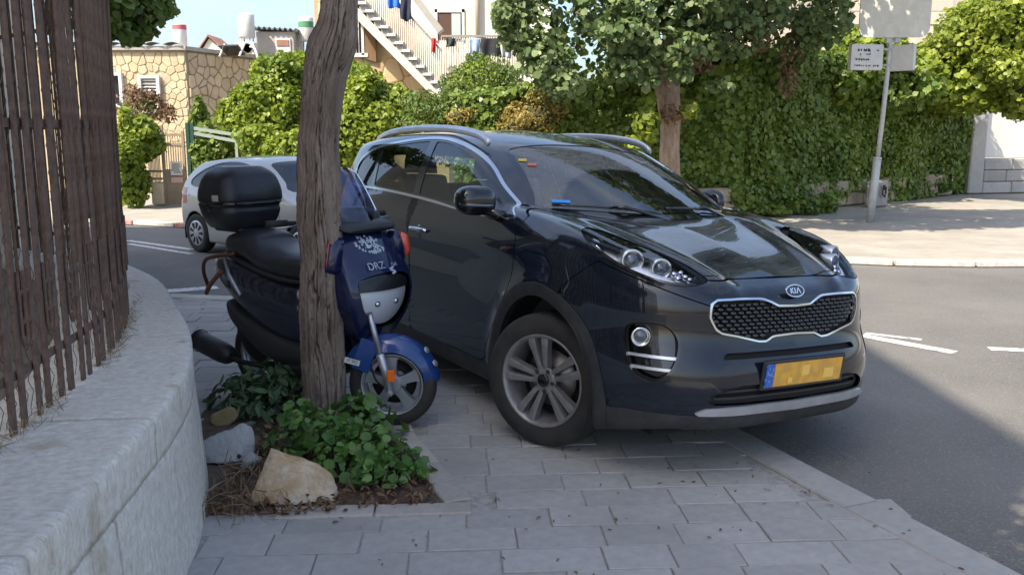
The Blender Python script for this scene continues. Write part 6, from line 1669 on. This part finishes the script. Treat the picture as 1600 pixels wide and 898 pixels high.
sht = slab([(sx(572), sz(92)), (sx(589), sz(97)), (sx(589), sz(34)), (sx(572), sz(22))], (0, -.08, 0), (1, 0, 0), (0, 0, 1), .04, M_inner, 'shutter', sh)
for k in range(20):
    t_ = k / 19; o = MB(); o.bar((sx(572), -.115, sz(91 - 68 * t_)), (sx(589), -.115, sz(96 - 61 * t_)), .03, .055); o.build('slat', M_shut, sht)
ns = 14; ax, az = sx(556), sz(-14); bx, bz = sx(694), sz(141)
for k in range(ns):
    t_ = k / (ns - 1); cx, cz = ax + (bx - ax) * t_, az + (bz - az) * t_; rise = (az - bz) / (ns - 1); run = (bx - ax) / (ns - 1)
    o = MB(); o.box((cx, -.45, cz - .035), (run * 1.12, .95, .07)); o.build('step', M_whitef, sh)
    o = MB(); o.box((cx + run * .0, -.42, cz - rise * .55 - .06), (run * .98, .85, rise * 1.0)); o.build('riser', M_greyw, sh)
o = MB(); o.add([(ax, -.86, az - .30), (bx + .1, -.86, bz - .30), (bx + .1, -.86, bz - .55), (ax, -.86, az - .62), (ax, -.02, az - .30), (bx + .1, -.02, bz - .30), (bx + .1, -.02, bz - .55), (ax, -.02, az - .62)], [(0, 3, 2, 1), (4, 5, 6, 7), (0, 1, 5, 4), (3, 7, 6, 2), (1, 2, 6, 5)]); o.build('stringer', M_plaster, sh)
rl = MB(); M_rail = mat('old_rail_paint', (.40, .37, .32), .6, col2=(.20, .17, .14), scale=30)
rail = MB(); rail.bar((ax, -.84, az + .95), (bx, -.84, bz + .95), .05, .05); rl = rail.build('handrail', M_rail, sh)
for k in range(46):
    t_ = k / 45; cx, cz = ax + (bx - ax) * t_, az + (bz - az) * t_; o = MB(); o.tube([(cx, -.84, cz), (cx, -.84, cz + .95)], .011, 5); o.build('baluster', M_rail, rl)
# landing rail to the right with washing
lx0, lx1, lz0, lz1 = sx(694), sx(815), sz(122), sz(62)
o = MB(); o.bar((lx0, -.84, lz1), (lx1, -.84, lz1), .05); lr = o.build('handrail', M_rail, sh)
for k in range(34): xx = lx0 + (lx1 - lx0) * k / 33; o = MB(); o.tube([(xx, -.84, lz0 - .3), (xx, -.84, lz1)], .011, 5); o.build('baluster', M_rail, lr)
# upper storey
uo = at(610, 100, 27.0)[0] - so_[0]; u1 = at(860, 100, 27.0)[0] - so_[0]; dy = 27.0 - SY; uz = lambda py: at(700, py, 27.0)[2]; ux = lambda px: at(px, 60, 27.0)[0] - so_[0]
w2 = slab([(ux(560), 0), (u1, 0), (u1, 7.6), (ux(560), 7.6)], (0, dy, 0), (1, 0, 0), (0, 0, 1), .3, M_plaster, 'upper_wall', sh)
dw = slab([(ux(684), uz(62)), (ux(722), uz(62)), (ux(722), uz(20)), (ux(684), uz(20))], (0, dy - .02, 0), (1, 0, 0), (0, 0, 1), .06, mat('door_dark', (.09, .045, .03), .6), 'doorway', sh)
for (a1, b1_, c1, d1) in ((680, 64, 684, 15), (722, 64, 726, 15), (680, 20, 726, 15)):
    slab([(ux(a1), uz(b1_)), (ux(c1), uz(b1_)), (ux(c1), uz(d1)), (ux(a1), uz(d1))], (0, dy - .05, 0), (1, 0, 0), (0, 0, 1), .14, M_whitef, 'door_frame', dw)
slab([(ux(706), uz(61)), (ux(720), uz(61)), (ux(720), uz(22)), (ux(706), uz(22))], (0, dy - .05, 0), (1, 0, 0), (0, 0, 1), .05, mat('door_leaf', (.45, .52, .50), .4), 'door_leaf', dw)
o = MB(); o.tube([(ux(747), dy - .12, uz(80)), (ux(746), dy - .12, 7.6)], .07, 10); o.build('downpipe', mat('rusty_pipe', (.55, .47, .36), .6, col2=(.38, .20, .10), scale=2.2, stretch=(3, 3, .6), ramp=(.5, .7)), sh)
o = MB(); o.bar((ax + .6, .4, az + 1.15), (bx - .1, .4, bz + 1.55), .5, .18); o.build('roof_slope', M_greyw, sh)
# washing on the rails
def cloth(label, px0, px1, y0, y1, Y, col, seed, drape=.05):
    a_, b_ = at(px0, y0, Y), at(px1, y1, Y); n_, m_ = 12, 14; V = []; rg = np.random.default_rng(seed); ph = rg.random() * 6
    for j in range(m_):
        for i in range(n_):
            u, v = i / (n_ - 1), j / (m_ - 1)
            V.append((a_[0] + (b_[0] - a_[0]) * (u + .06 * math.sin(v * 5 + ph) * v), Y + drape * math.sin(u * 9 + ph + v * 2) * (.3 + v), a_[2] + (b_[2] - a_[2]) * v * (1 - .10 * math.sin(u * 3 + ph) ** 2)))
    me = bpy.data.meshes.new('laundry'); me.from_pydata(V, [], [(j * n_ + i, j * n_ + i + 1, (j + 1) * n_ + i + 1, (j + 1) * n_ + i) for j in range(m_ - 1) for i in range(n_ - 1)]); me.shade_smooth()
    me.materials.append(mat('cloth_%d' % seed, col, .9, col2=tuple(min(1, c * 1.5) for c in col), scale=6))
    o = obj('laundry', me); mo = o.modifiers.new('t', 'SOLIDIFY'); mo.thickness = .012
    return tag(o, label, 'laundry', 'washing hung on the stair rails')
RY = SY - .90
cloth('bright blue cloth hung at the top of the stair rail', 606, 624, -8, 14, RY, (.03, .14, .55), 1)
cloth('dark cloth hung beside the bright blue one on the stair rail', 626, 643, -6, 34, RY, (.02, .025, .05), 2)
cloth('small red cloth hung low on the stair rail', 674, 682, 60, 84, RY, (.40, .03, .03), 3)
cloth('dark garment hung on the landing rail next to the corner post', 697, 712, 60, 74, RY, (.03, .035, .035), 4)
cloth('pale blue jeans hung on the landing rail', 733, 750, 60, 98, RY, (.30, .40, .55), 5)
cloth('black shirt hung on the landing rail beside the jeans', 752, 782, 60, 90, RY, (.02, .02, .025), 6)
cloth('grey cloth at the right end of the landing rail', 784, 798, 62, 92, RY, (.30, .32, .33), 7)

# ---- pale wall and building at the far right
wr = thing('white_boundary_wall', 'white panelled boundary wall on a stone base at the right edge', 'wall', (12.6, 24.2, 0), R(12))
o = MB(); o.box((6, .15, 1.75), (12.2, .2, 1.6)); o.build('white_panel', M_whitef, wr)
for r_ in range(3):
    xx = 0.0
    while xx < 11.8:
        w_ = random.uniform(.7, 1.1); o = MB(); o.box((xx + w_ / 2, .1, .155 + r_ * .31), (w_ - .015, .36 + random.uniform(-.01, .02), .295), bev=.02); o.build('stone', M_kerb, wr); xx += w_
o = MB(); o.box((-.25, .1, 1.3), (.45, .45, 2.6), bev=.03); o.build('end_pier', M_kerb, wr)
bb = thing('apartment_building', 'beige stone apartment building behind the hedge at upper right', 'building', (16, 38, 0))
o = MB(); o.box((0, 2, 6), (16, 4, 12)); o.build('wall', mat('beige_ashlar', (.42, .37, .30), .9, col2=(.50, .45, .37), scale=3), bb)
for r_ in range(10):
    for c_ in range(15): o = MB(); o.box((-7.4 + c_ * 1.05 + (.5 if r_ % 2 else 0), -.01, 6.2 + r_ * .52), (1.03, .06, .50), bev=.01); o.build('ashlar_block', stone_mat('ashlar', (.42, .37, .30), (.50, .45, .37), (.36, .31, .25)) if (r_ + c_ == 0) else bpy.data.materials['ashlar'], bb)
# ---------------------------------------------------------------- hedges, bushes and trees
def B_(px, py, Y, rx, ry=None, rz=None):
    """a foliage lump: centre pixel and distance, half sizes in photo pixels (x, z) and metres (depth)"""
    k = (Y + .2) / 1400; c = at(px, py, Y); return (tuple(c), (rx * k, ry if ry else rx * k * .8, (rz if rz else rx) * k))
bush('ivy_shrub', 'bright ivy shrub tumbling over the wall left of the garden fence', 'shrub', [B_(208, 225, 20.0, 28, .7, 34), B_(208, 285, 19.8, 20, .6, 38), B_(228, 208, 20.2, 18, .6, 20), B_(200, 250, 19.6, 20, .6, 55)], 260, .115, L_bright, LEAF_IVY, 2)
bush('dry_shrub', 'brown half-dry shrub against the stone house window', 'shrub', [B_(215, 165, 23.4, 28, .5, 22), B_(240, 165, 23.6, 18, .4, 20), B_(262, 180, 23.4, 14, .3, 12)], 120, .12, L_dry, LEAF_LONG, 4, core=0, extra=[([B_(218, 172, 23.3, 30, .5, 20)], 70, .12, L_mid, LEAF_LONG)])
bush('climbing_ivy', 'dark ivy climbing the green frame beside the gate', 'ivy', [B_(335, 245, 20.6, 34, .4, 42), B_(312, 200, 22.8, 14, .4, 34), B_(322, 270, 20.3, 18, .3, 45)], 230, .11, L_ivy, LEAF_IVY, 6)
bush('lemon_tree', 'bright yellow-green leafy tree left of the trunk, before the stone house', 'tree', [B_(430, 175, 21.5, 52, 1.0, 60), B_(455, 130, 22.0, 40, .9, 45), B_(395, 190, 21.2, 42, .8, 48), B_(420, 225, 21.0, 55, .8, 40), B_(370, 180, 21.6, 22, .6, 26)], 310, .10, L_bright, LEAF_ROUND, 8)
bush('laurel_bush', 'glossy bright green bush between the trunk and the stair house', 'bush', [B_(565, 150, 20.5, 40, .9, 45), B_(600, 190, 20.3, 48, .9, 45), B_(555, 215, 20.0, 40, .8, 60), B_(545, 120, 21.0, 22, .6, 26), B_(625, 165, 21.0, 26, .7, 24), B_(480, 250, 20.0, 60, .8, 50)], 310, .105, L_bright, LEAF_ROUND, 10)
bush('mixed_hedge', 'mid green hedge of small leaves behind the SUV roof', 'hedge', [B_(690, 185, 20.0, 55, .9, 32), B_(735, 150, 20.3, 45, .9, 40), B_(765, 125, 20.6, 42, .9, 34), B_(660, 200, 19.8, 40, .8, 40), B_(780, 180, 19.8, 40, .8, 40), B_(720, 215, 19.6, 80, .8, 40)], 330, .085, L_mid, LEAF_LONG, 12, extra=[([B_(745, 130, 20.0, 45, .9, 34)], 150, .09, L_bright, LEAF_LONG)])
bush('ochre_bush', 'yellowing ochre bush just above the SUV roof', 'bush', [B_(845, 182, 18.6, 45, .7, 34), B_(815, 195, 18.5, 30, .6, 26), B_(720, 182, 18.9, 24, .4, 14)], 330, .075, L_ochre, LEAF_LONG, 14)
# ivy hedge over its wall
def hedge_sheet(path, z0, ztop, n, size, m, seed, name, label, shape=LEAF_IVY, amp=.22):
    rg = np.random.default_rng(seed); path = np.array(path, float); sl_ = np.concatenate([[0], np.cumsum(np.linalg.norm(np.diff(path, axis=0), axis=1))])
    t = thing(name, label, 'hedge', (path[0][0], path[0][1], 0)); o0 = np.array([path[0][0], path[0][1], 0.0])
    d = rg.random(n) * sl_[-1]; v = rg.random(n); X = np.array([np.interp(d, sl_, path[:, k]) for k in (0, 1)]).T
    q = np.array([np.interp(np.minimum(d + .05, sl_[-1] + .0), sl_, path[:, k]) for k in (0, 1)]).T; dv = path[-1] - path[0]; dv = dv / np.linalg.norm(dv)
    nn = np.array([dv[1], -dv[0]])
    zt = np.interp(d / sl_[-1], np.linspace(0, 1, len(ztop)), ztop) + .25 * vnoise(np.stack([d, d * 0, d * 0], 1), seed, 3, .9); zb = z0 + .38 * vnoise(np.stack([d * 1.3, d * 0 + 4, d * 0], 1), seed + 1, 3, 1.1)
    z = zb + (zt - zb) * v
    bul = vnoise(np.stack([d, z * 1.3, d * 0], 1), seed + 2, 4, 1.1, .65)
    off = amp * bul + rg.normal(0, .06, n) + .25 * np.maximum(0, v - .8) * 1.2
    P = np.stack([X[:, 0] + nn[0] * off, X[:, 1] + nn[1] * off, z], 1)
    # a hollow top
    ex = int(n * .18); dt = rg.random(ex) * sl_[-1]; Xt = np.array([np.interp(dt, sl_, path[:, k]) for k in (0, 1)]).T; zt2 = np.interp(dt / sl_[-1], np.linspace(0, 1, len(ztop)), ztop); of = -rg.random(ex) * .9
    P2 = np.stack([Xt[:, 0] + nn[0] * of, Xt[:, 1] + nn[1] * of, zt2 + .2 * vnoise(np.stack([dt, of, of * 0], 1), seed, 3, 1.5) + rg.normal(0, .06, ex)], 1)
    N = np.concatenate([np.tile([nn[0], nn[1], .55], (n, 1)), np.tile([nn[0] * .3, nn[1] * .3, 1.0], (ex, 1))]) + rg.normal(size=(n + ex, 3)) * .55
    PP = np.concatenate([P, P2]) - o0
    rv = np.clip(.5 + .45 * vnoise(np.concatenate([P, P2]), seed + 5, 3, 1.2) + rg.normal(0, .22, n + ex), 0, 1)
    obj('foliage', leaf_mesh('foliage', PP, N, size * (.65 + .7 * rg.random(n + ex)), m, shape, rg, rv), None, t)
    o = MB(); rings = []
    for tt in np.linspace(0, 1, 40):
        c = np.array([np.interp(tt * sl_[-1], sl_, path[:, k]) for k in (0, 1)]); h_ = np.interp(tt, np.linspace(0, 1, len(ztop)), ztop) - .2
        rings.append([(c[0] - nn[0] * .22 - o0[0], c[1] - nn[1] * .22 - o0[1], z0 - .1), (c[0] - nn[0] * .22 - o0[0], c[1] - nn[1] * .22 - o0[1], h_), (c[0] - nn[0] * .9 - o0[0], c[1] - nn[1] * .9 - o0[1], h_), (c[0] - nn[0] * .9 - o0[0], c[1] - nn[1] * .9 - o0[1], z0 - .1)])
    o.loft(rings, smooth=False); o.build('foliage_core', M_core, t)
    return t
hedge_sheet([(4.3, 17.35), (5.1, 17.9), (8.1, 20.7), (11.6, 23.7), (12.5, 24.6)], .10, [3.1, 3.2, 3.3, 3.2, 3.0], 66000, .098, L_ivy, 31, 'ivy_hedge', 'dense dark ivy hedge covering the roadside wall behind the signpost')
hedge_sheet([(-1.2, 18.9), (1.0, 18.3), (4.4, 17.3)], .3, [2.3, 2.5, 3.1], 24000, .098, L_ivy, 33, 'ivy_hedge', 'shaded ivy hedge behind the SUV windshield and the big tree')
# stone wall under the hedge
hw = thing('hedge_wall', 'low rough stone wall showing below the ivy hedge', 'wall', (5.1, 17.9, 0)); M_rough = stone_mat('rough_tan_stone', (.34, .27, .19), (.44, .37, .27), (.22, .18, .13), big=2, fine=12)
pth = np.array([(3.6, 16.95), (5.1, 17.9), (8.1, 20.7), (11.9, 23.95)]) ; hsl = np.concatenate([[0], np.cumsum(np.linalg.norm(np.diff(pth, axis=0), axis=1))])
d = 0.0
while d < hsl[-1] - .7:
    w_ = random.uniform(.45, .85); p0, p1 = along(pth, hsl, d), along(pth, hsl, d + w_); an = math.atan2(p1[1] - p0[1], p1[0] - p0[0]); mid = (p0 + p1) / 2
    for r_ in range(2):
        o = MB(); o.box((mid[0] - 5.1 - .10 * math.sin(an), mid[1] - 17.9 + .10 * math.cos(an), .14 + r_ * .29), (w_ - .02, .28 + random.uniform(0, .06), .275 + random.uniform(-.01, .01)), rz=an + random.gauss(0, .02), bev=.035); o.build('stone', M_rough, hw)
    d += w_
pc = gnd(1368, 322); o = MB(); o.box((pc[0] - 5.1, pc[1] - 17.9 - .02, .28), (.60, .25, .58), rz=.72, bev=.04); pier = o.build('pier_stone', M_border, hw)
o = MB()
for dx, dz, w_, h_ in ((-.02, .42, .10, .12), (.06, .36, .06, .16), (-.07, .30, .05, .10), (.02, .24, .09, .06)): o.box((pc[0] - 5.1 + dx * .8 + .09, pc[1] - 17.9 - .155 + dx * .65 - .05, dz), (w_, .012, h_), rz=.72)
tag(o.build('painted_mark', M_inner, pier), kind='stuff')
bush('roadside_weed', 'low weeds sprouting at the foot of the hedge wall', 'weeds', [B_(1215, 328, 17.6, 26, .2, 9), B_(1260, 322, 18.0, 30, .2, 14), B_(1290, 318, 18.4, 22, .2, 16)], 300, .09, L_ivy, LEAF_IVY, 41, core=.5)
# the big street tree on the far pavement
ty = 16.4; tb = at(1050, 300, ty); bt = thing('street_tree', 'large round-leaved tree rising behind the SUV in front of the ivy hedge', 'tree', (tb[0], ty, -.02)); T0 = np.array([tb[0], ty, -.02])
tpx2 = [(1052, 372, 44), (1050, 300, 37), (1046, 240, 35), (1047, 200, 36), (1045, 165, 40), (1042, 130, 44), (1046, 95, 34), (1050, 40, 26), (1052, -40, 18)]
obj('trunk', trunk_mesh('trunk', [at(x, y, ty) - T0 for x, y, _ in tpx2], [w_ * .86 / 2 / 1400 * 16.6 for *_, w_ in tpx2], 9, n=120, m_=240, amp=.024, fq=4.0, m=mat('pale_bark', (.26, .17, .12), .9, col2=(.42, .33, .25), scale=6, detail=9, stretch=(1, 1, .4), bump=(18, 1, .03))), None, bt)
for (x0, y0, x1, y1, yy) in ((1042, 130, 965, 60, ty - .5), (1045, 120, 1120, 40, ty - .3), (1046, 100, 1180, 10, ty + .6), (1044, 120, 900, 20, ty - .8), (1048, 80, 1010, -60, ty + .2), (1046, 110, 1240, 30, ty + .4)):
    a_, b_ = at(x0, y0, ty) - T0, at(x1, y1, yy) - T0; o = MB(); o.tube(smooth_poly([a_, (a_ + b_) / 2 + np.array([0, 0, .15]), b_], 5, closed=False), np.linspace(.10, .02, 11), 7); o.build('branch', M_bark, bt)
rg = np.random.default_rng(50)
lit = [B_(830, 40, 16.6, 55, .9, 45), B_(850, 95, 16.2, 42, .8, 40), B_(880, 130, 16.0, 32, .6, 26), B_(800, 25, 17.0, 28, .7, 32), B_(940, 20, 15.9, 50, .9, 34), B_(985, 65, 15.7, 46, .8, 32), B_(985, 108, 15.6, 38, .6, 20), B_(1010, 20, 15.9, 60, .9, 34), B_(1090, 15, 16.0, 60, .9, 34), B_(1085, 75, 15.8, 28, .6, 24), B_(1140, 50, 16.4, 50, .8, 38), B_(1190, 20, 16.8, 46, .8, 34), B_(1290, 30, 17.0, 40, .8, 40), B_(1260, 60, 17.2, 24, .6, 26), B_(1130, 135, 15.9, 16, .4, 14), B_(900, -40, 16.5, 120, 1.2, 40), B_(1100, -50, 16.5, 160, 1.2, 40), B_(1280, -40, 17.0, 80, 1, 40)]
lit = lumpy(lit, 50, 3)
P, N = crown([(np.array(c) - T0, r) for c, r in lit], 115, .14, rg, 50, gap=-.12, clump=.4, up=.5)
obj('crown', leaf_mesh('crown', P, N, .115 * (.45 + .9 * rg.random(len(P))), L_grey, LEAF_ROUND, rg), None, bt)
hi = lumpy([((3.0, 12.3, 6.3), (1.9, .9, .6)), ((5.2, 13.6, 6.1), (1.9, 1.1, .7)), ((2.6, 14.4, 6.6), (1.8, 1.1, .8)), ((7.0, 14.6, 6.2), (1.4, .9, .6))], 52, 3)
P, N = crown([(np.array(c) - T0, r) for c, r in hi], 75, .2, rg, 52, gap=-.25, up=.8)
obj('crown', leaf_mesh('crown', P, N, .20 * (.6 + .7 * rg.random(len(P))), L_grey, LEAF_ROUND, rg), None, bt)
fr_ = lumpy([B_(1040, 78, 15.3, 42, .4, 34), B_(1062, 112, 15.4, 22, .3, 18), B_(1012, 128, 15.4, 16, .3, 12)], 53, 3)
P, N = crown([(np.array(c) - T0, r) for c, r in fr_], 95, .13, rg, 53, gap=-.1, clump=.4)
obj('crown', leaf_mesh('crown', P, N, .125 * (.5 + .8 * rg.random(len(P))), L_grey, LEAF_ROUND, rg), None, bt)
dk = [B_(930, 90, 17.6, 60, .6, 70), B_(1120, 90, 17.4, 70, .6, 60), B_(1010, 40, 17.6, 90, .6, 50), B_(1220, 70, 17.8, 50, .5, 60)]
P, N = crown([(np.array(c) - T0, r) for c, r in dk], 70, .14, rg, 57, gap=-.2); obj('crown', leaf_mesh('crown', P, N, .13 * (.6 + .7 * rg.random(len(P))), L_mid, LEAF_ROUND, rg), None, bt)
dr = [B_(1075, 95, 16.0, 40, .5, 24), B_(1235, 70, 17.1, 18, .3, 50), B_(1232, 128, 17.1, 12, .3, 24), B_(1050, 178, 15.9, 18, .3, 16), B_(1180, 60, 16.6, 26, .4, 26)]
P, N = crown([(np.array(c) - T0, r) for c, r in dr], 120, .12, rg, 63, gap=-.2); obj('dry_foliage', leaf_mesh('dry_foliage', P, N, .12 * (.5 + .7 * rg.random(len(P))), L_dry, LEAF_LONG, rg), None, bt)
yl = [B_(1010, 195, 15.7, 18, .4, 30), B_(990, 225, 15.7, 14, .3, 12), B_(1012, 160, 15.8, 10, .3, 18), B_(1078, 172, 15.8, 14, .3, 12)]
P, N = crown([(np.array(c) - T0, r) for c, r in yl], 210, .11, rg, 66, gap=-.3); obj('yellow_foliage', leaf_mesh('yellow_foliage', P, N, .12 * (.6 + .7 * rg.random(len(P))), L_yellow, LEAF_ROUND, rg), None, bt)
# right-hand trees over the hedge
bush('overhanging_tree', 'sunlit yellow-green tree overhanging the hedge at the right edge', 'tree', [B_(1520, 60, 21.5, 55, 1.2, 50), B_(1580, 40, 21.0, 60, 1.2, 60), B_(1560, 110, 21.0, 50, 1.0, 45), B_(1490, 110, 22.0, 40, .9, 36), B_(1455, 90, 21.8, 32, .8, 26), B_(1610, 120, 20.5, 50, 1, 60), B_(1500, 150, 22.6, 30, .6, 30), B_(1590, 168, 20.8, 26, .4, 20)], 250, .112, L_yellow, LEAF_ROUND, 70, extra=[([B_(1530, 130, 21.4, 60, 1.0, 46), B_(1480, 130, 22, 50, .8, 40)], 120, .15, L_bright, LEAF_ROUND)])
bush('hedge_top_shrub', 'green shrub growing over the hedge behind the street signs', 'shrub', [B_(1350, 95, 20.5, 60, .9, 40), B_(1420, 120, 21.5, 46, .9, 34), B_(1310, 130, 20.0, 40, .8, 40)], 200, .14, L_bright, LEAF_ROUND, 74, extra=[([B_(1380, 140, 20.6, 90, .9, 34)], 130, .14, L_ivy, LEAF_IVY)])
# tree top peeping over the fence at upper left
tl_ = bush('garden_tree', 'round-leaved tree branch showing above the end of the iron fence', 'tree', [B_(205, 18, 11.0, 42, .6, 30), B_(235, 8, 11.2, 28, .5, 24), B_(200, 52, 10.8, 18, .4, 16), B_(160, 10, 11.0, 50, .8, 50), B_(222, 46, 11.0, 14, .3, 10)], 170, .11, L_mid, LEAF_ROUND, 80, base=(at(120, 100, 11.0)[0], 11.0, WH - .07), core=.55)
o = MB(); o.tube(smooth_poly([(0, 0, 0), (.1, 0, 1.3), (.5, 0, 2.6)], 5, closed=False), np.linspace(.12, .06, 11), 8); o.build('trunk', M_bark, tl_)
# ---------------------------------------------------------------- sign post
M_pole = mat('galvanised_pole', (.52, .53, .52), .55, .15, col2=(.42, .43, .42), scale=9)
M_signb = mat('sign_back', (.60, .58, .52), .55, col2=(.68, .66, .60), scale=3.0, dust=((.42, .40, .35), .5, 7))
M_signw = mat('sign_face', (.62, .62, .60), .5, col2=(.54, .54, .52), scale=6)
SPY = 16.6; sb = at(1359, 345, SPY); stp = at(1392, 62, SPY); S0 = np.array([sb[0], SPY, -.02])
sp = thing('signpost', 'leaning grey signpost with two white street-name signs on the far pavement', 'signpost', tuple(S0))
def Sp(px, py, dy=0.0): return at(px, py, SPY + dy) - S0
o = MB(); o.tube([Sp(1359, 346) - np.array([0, 0, .02]), Sp(1371, 247)], .072, 14); o.build('lower_post', M_pole, sp)
o = MB(); o.tube([Sp(1371, 250), Sp(1380, 175), Sp(1390, 80), Sp(1400, -60)], .043, 12); o.build('upper_post', M_pole, sp)
o = MB(); o.lathe([(.076, -.02), (.076, .02)], Sp(1371, 247), (.1, 0, 1), 14); o.build('post_collar', M_pole, sp)
def plate(name, corners, Y, thick, m, bev, parent, label=None):
    """rounded plate spanned by its lower-left and upper-right photo corners, turned about z"""
    (x0, y0), (x1, y1), rz = corners; a_, b_ = at(x0, y0, Y) - S0, at(x1, y1, Y) - S0; c = (a_ + b_) / 2; w_ = (b_[0] - a_[0]) / math.cos(rz); h_ = b_[2] - a_[2]
    q = []; r_ = bev
    for cx, cz, t0 in ((w_/2 - r_, h_/2 - r_, 0), (-w_/2 + r_, h_/2 - r_, 90), (-w_/2 + r_, -h_/2 + r_, 180), (w_/2 - r_, -h_/2 + r_, 270)):
        for t in np.linspace(0, 90, 6): q.append((cx + r_ * math.cos(R(t0 + t)), cz + r_ * math.sin(R(t0 + t))))
    o = MB(); o.prism(q, thick, M=np.array([[math.cos(rz), 0, math.sin(rz)], [math.sin(rz), 0, -math.cos(rz)], [0, 1, 0]]), c=c); return o.build(name, m, parent), c, w_, h_
big, c, w_, h_ = plate('large_sign_back', ((1343, 59), (1458, -60), R(-6)), SPY - .08, .04, M_signb, .16, sp)
for px in (1388, 1402): o = MB(); o.box(Sp(px, 62, -.02), (.12, .08, .14), bev=.02); o.build('bracket', M_pole, big)
def marks(rows, c, w_, h_, rz, parent, seed):
    rg = np.random.default_rng(seed); o = MB()
    for (zf, x0, x1, hh, dens) in rows:
        xx = x0
        while xx < x1:
            ww = rg.uniform(.018, .05)
            if rg.random() < dens:
                for kk in range(2): o.box((c[0] + (xx + rg.uniform(0, .02)) * w_ * math.cos(rz), c[1] + xx * w_ * math.sin(rz) - .062, c[2] + (zf + rg.uniform(-.3, .3) * hh) * h_), (ww * w_ * rg.uniform(.3, 1), .004, hh * h_ * rg.uniform(.3, .9)), rz=rz)
            xx += ww + .012
    tag(o.build('sign_lettering', M_inner, parent), kind='stuff')
s1, c, w_, h_ = plate('street_name_sign', ((1325, 110), (1380, 70), R(8)), SPY - .06, .11, M_signw, .03, sp); marks([(.27, -.30, .12, .10, .9), (.27, .25, .36, .06, .6), (.12, -.25, .20, .08, .45), (-.10, -.33, .10, .09, .9), (-.08, .18, .3, .07, .5), (-.33, -.36, .36, .07, .8)], c, w_, h_, R(8), s1, 3)
s2, c, w_, h_ = plate('street_name_sign', ((1394, 111), (1424, 71), R(-48)), SPY - .10, .10, M_signw, .03, sp); marks([(.24, -.2, .25, .14, .9), (-.12, -.2, .3, .1, .9), (-.33, -.2, .35, .08, .9)], c, w_, h_, R(-48), s2, 5)
for (pa, pb) in (((1378, 77), (1392, 78)), ((1378, 102), (1390, 102))): o = MB(); o.tube([Sp(*pa, -.03), Sp(*pb, -.03)], .02, 6); o.build('arm', M_pole, sp)
# small marker post-foot beside it
# ---------------------------------------------------------------- mostly out of the picture: an unseen tower added to shade the pavement, the yard house and tree
tw = thing('shade_tower', 'unseen tall block added beyond the yard to shade the near pavement', 'building', (-9.0, -4.25, 0))
foot = [(0, -3.35), (0, 3.45), (-2.25, 8.45), (-11, 8.45), (-11, -3.35)]
extruded(foot, 0, 20.1).build('wall', stone_mat('tower_stone', (.46, .40, .32), (.54, .48, .39), (.38, .33, .26)), tw)
for zz in np.arange(1.5, 16, 3.0):
    for yy in (-2.2, .2, 2.4):
        o = MB(); o.box((.0, yy, zz + .6), (.08, 1.1, 1.4)); wn_ = o.build('window', M_darkwin, tw)
        o = MB(); o.box((.08, yy, zz - .16), (.26, 1.3, .1)); o.build('window_sill', M_whitef, wn_)
yh = thing('garden_house', 'cream plastered house seen between the bars of the iron fence', 'house', (-4.2, 6.0, 0))
M_cream = mat('warm_cream_plaster', (.72, .62, .47), .9, col2=(.78, .69, .55), scale=1.4, bump=(40, .2, .005))
foot = [(.0, -1.6), (0, 1.6), (-1.75, 5.4), (-6, 5.4), (-6, -1.6)]
extruded(foot, 0, 3.3).build('wall', M_cream, yh)
extruded([(p[0] * 1.02 + .05, p[1] * 1.02) for p in foot], 3.302, 3.45).build('roof', M_greyw, yh)
yt = bush('yard_tree', 'leafy yard tree overhanging the fence above the near pavement', 'tree', [((-1.55, .45, 5.2), (.9, .8, .5)), ((-1.0, -.3, 5.0), (.8, .7, .5)), ((-2.2, -.5, 5.3), (.9, .9, .6))], 95, .10, L_mid, LEAF_ROUND, 90, base=(-2.6, -.4, WH - .07), core=0)
o = MB(); o.tube(smooth_poly([(0, 0, 0), (.1, .1, 2.2), (.2, .3, 4.6)], 5, closed=False), np.linspace(.13, .05, 11), 8); o.build('trunk', M_bark, yt)
for k, (c0, lab) in enumerate((((-4.9, 1.2, 4.1), 'leafy yard tree nearest the gate end of the garden house'), ((-5.2, -2.9, 4.0), 'leafy yard tree beside the added shade tower'))):
    yt = bush('yard_tree', lab, 'tree', [(c0, (1.3, 1.4, 1.3)), ((c0[0] + .4, c0[1] + 1.3, c0[2] - .5), (1.0, 1.0, .9))], 60, .16, L_mid, LEAF_ROUND, 95 + k, base=(c0[0], c0[1], WH - .07), core=.5)
    o = MB(); o.tube(smooth_poly([(0, 0, 0), (.05, .1, 1.4), (.1, .1, 3.2)], 5, closed=False), np.linspace(.16, .06, 11), 8); o.build('trunk', M_bark, yt)
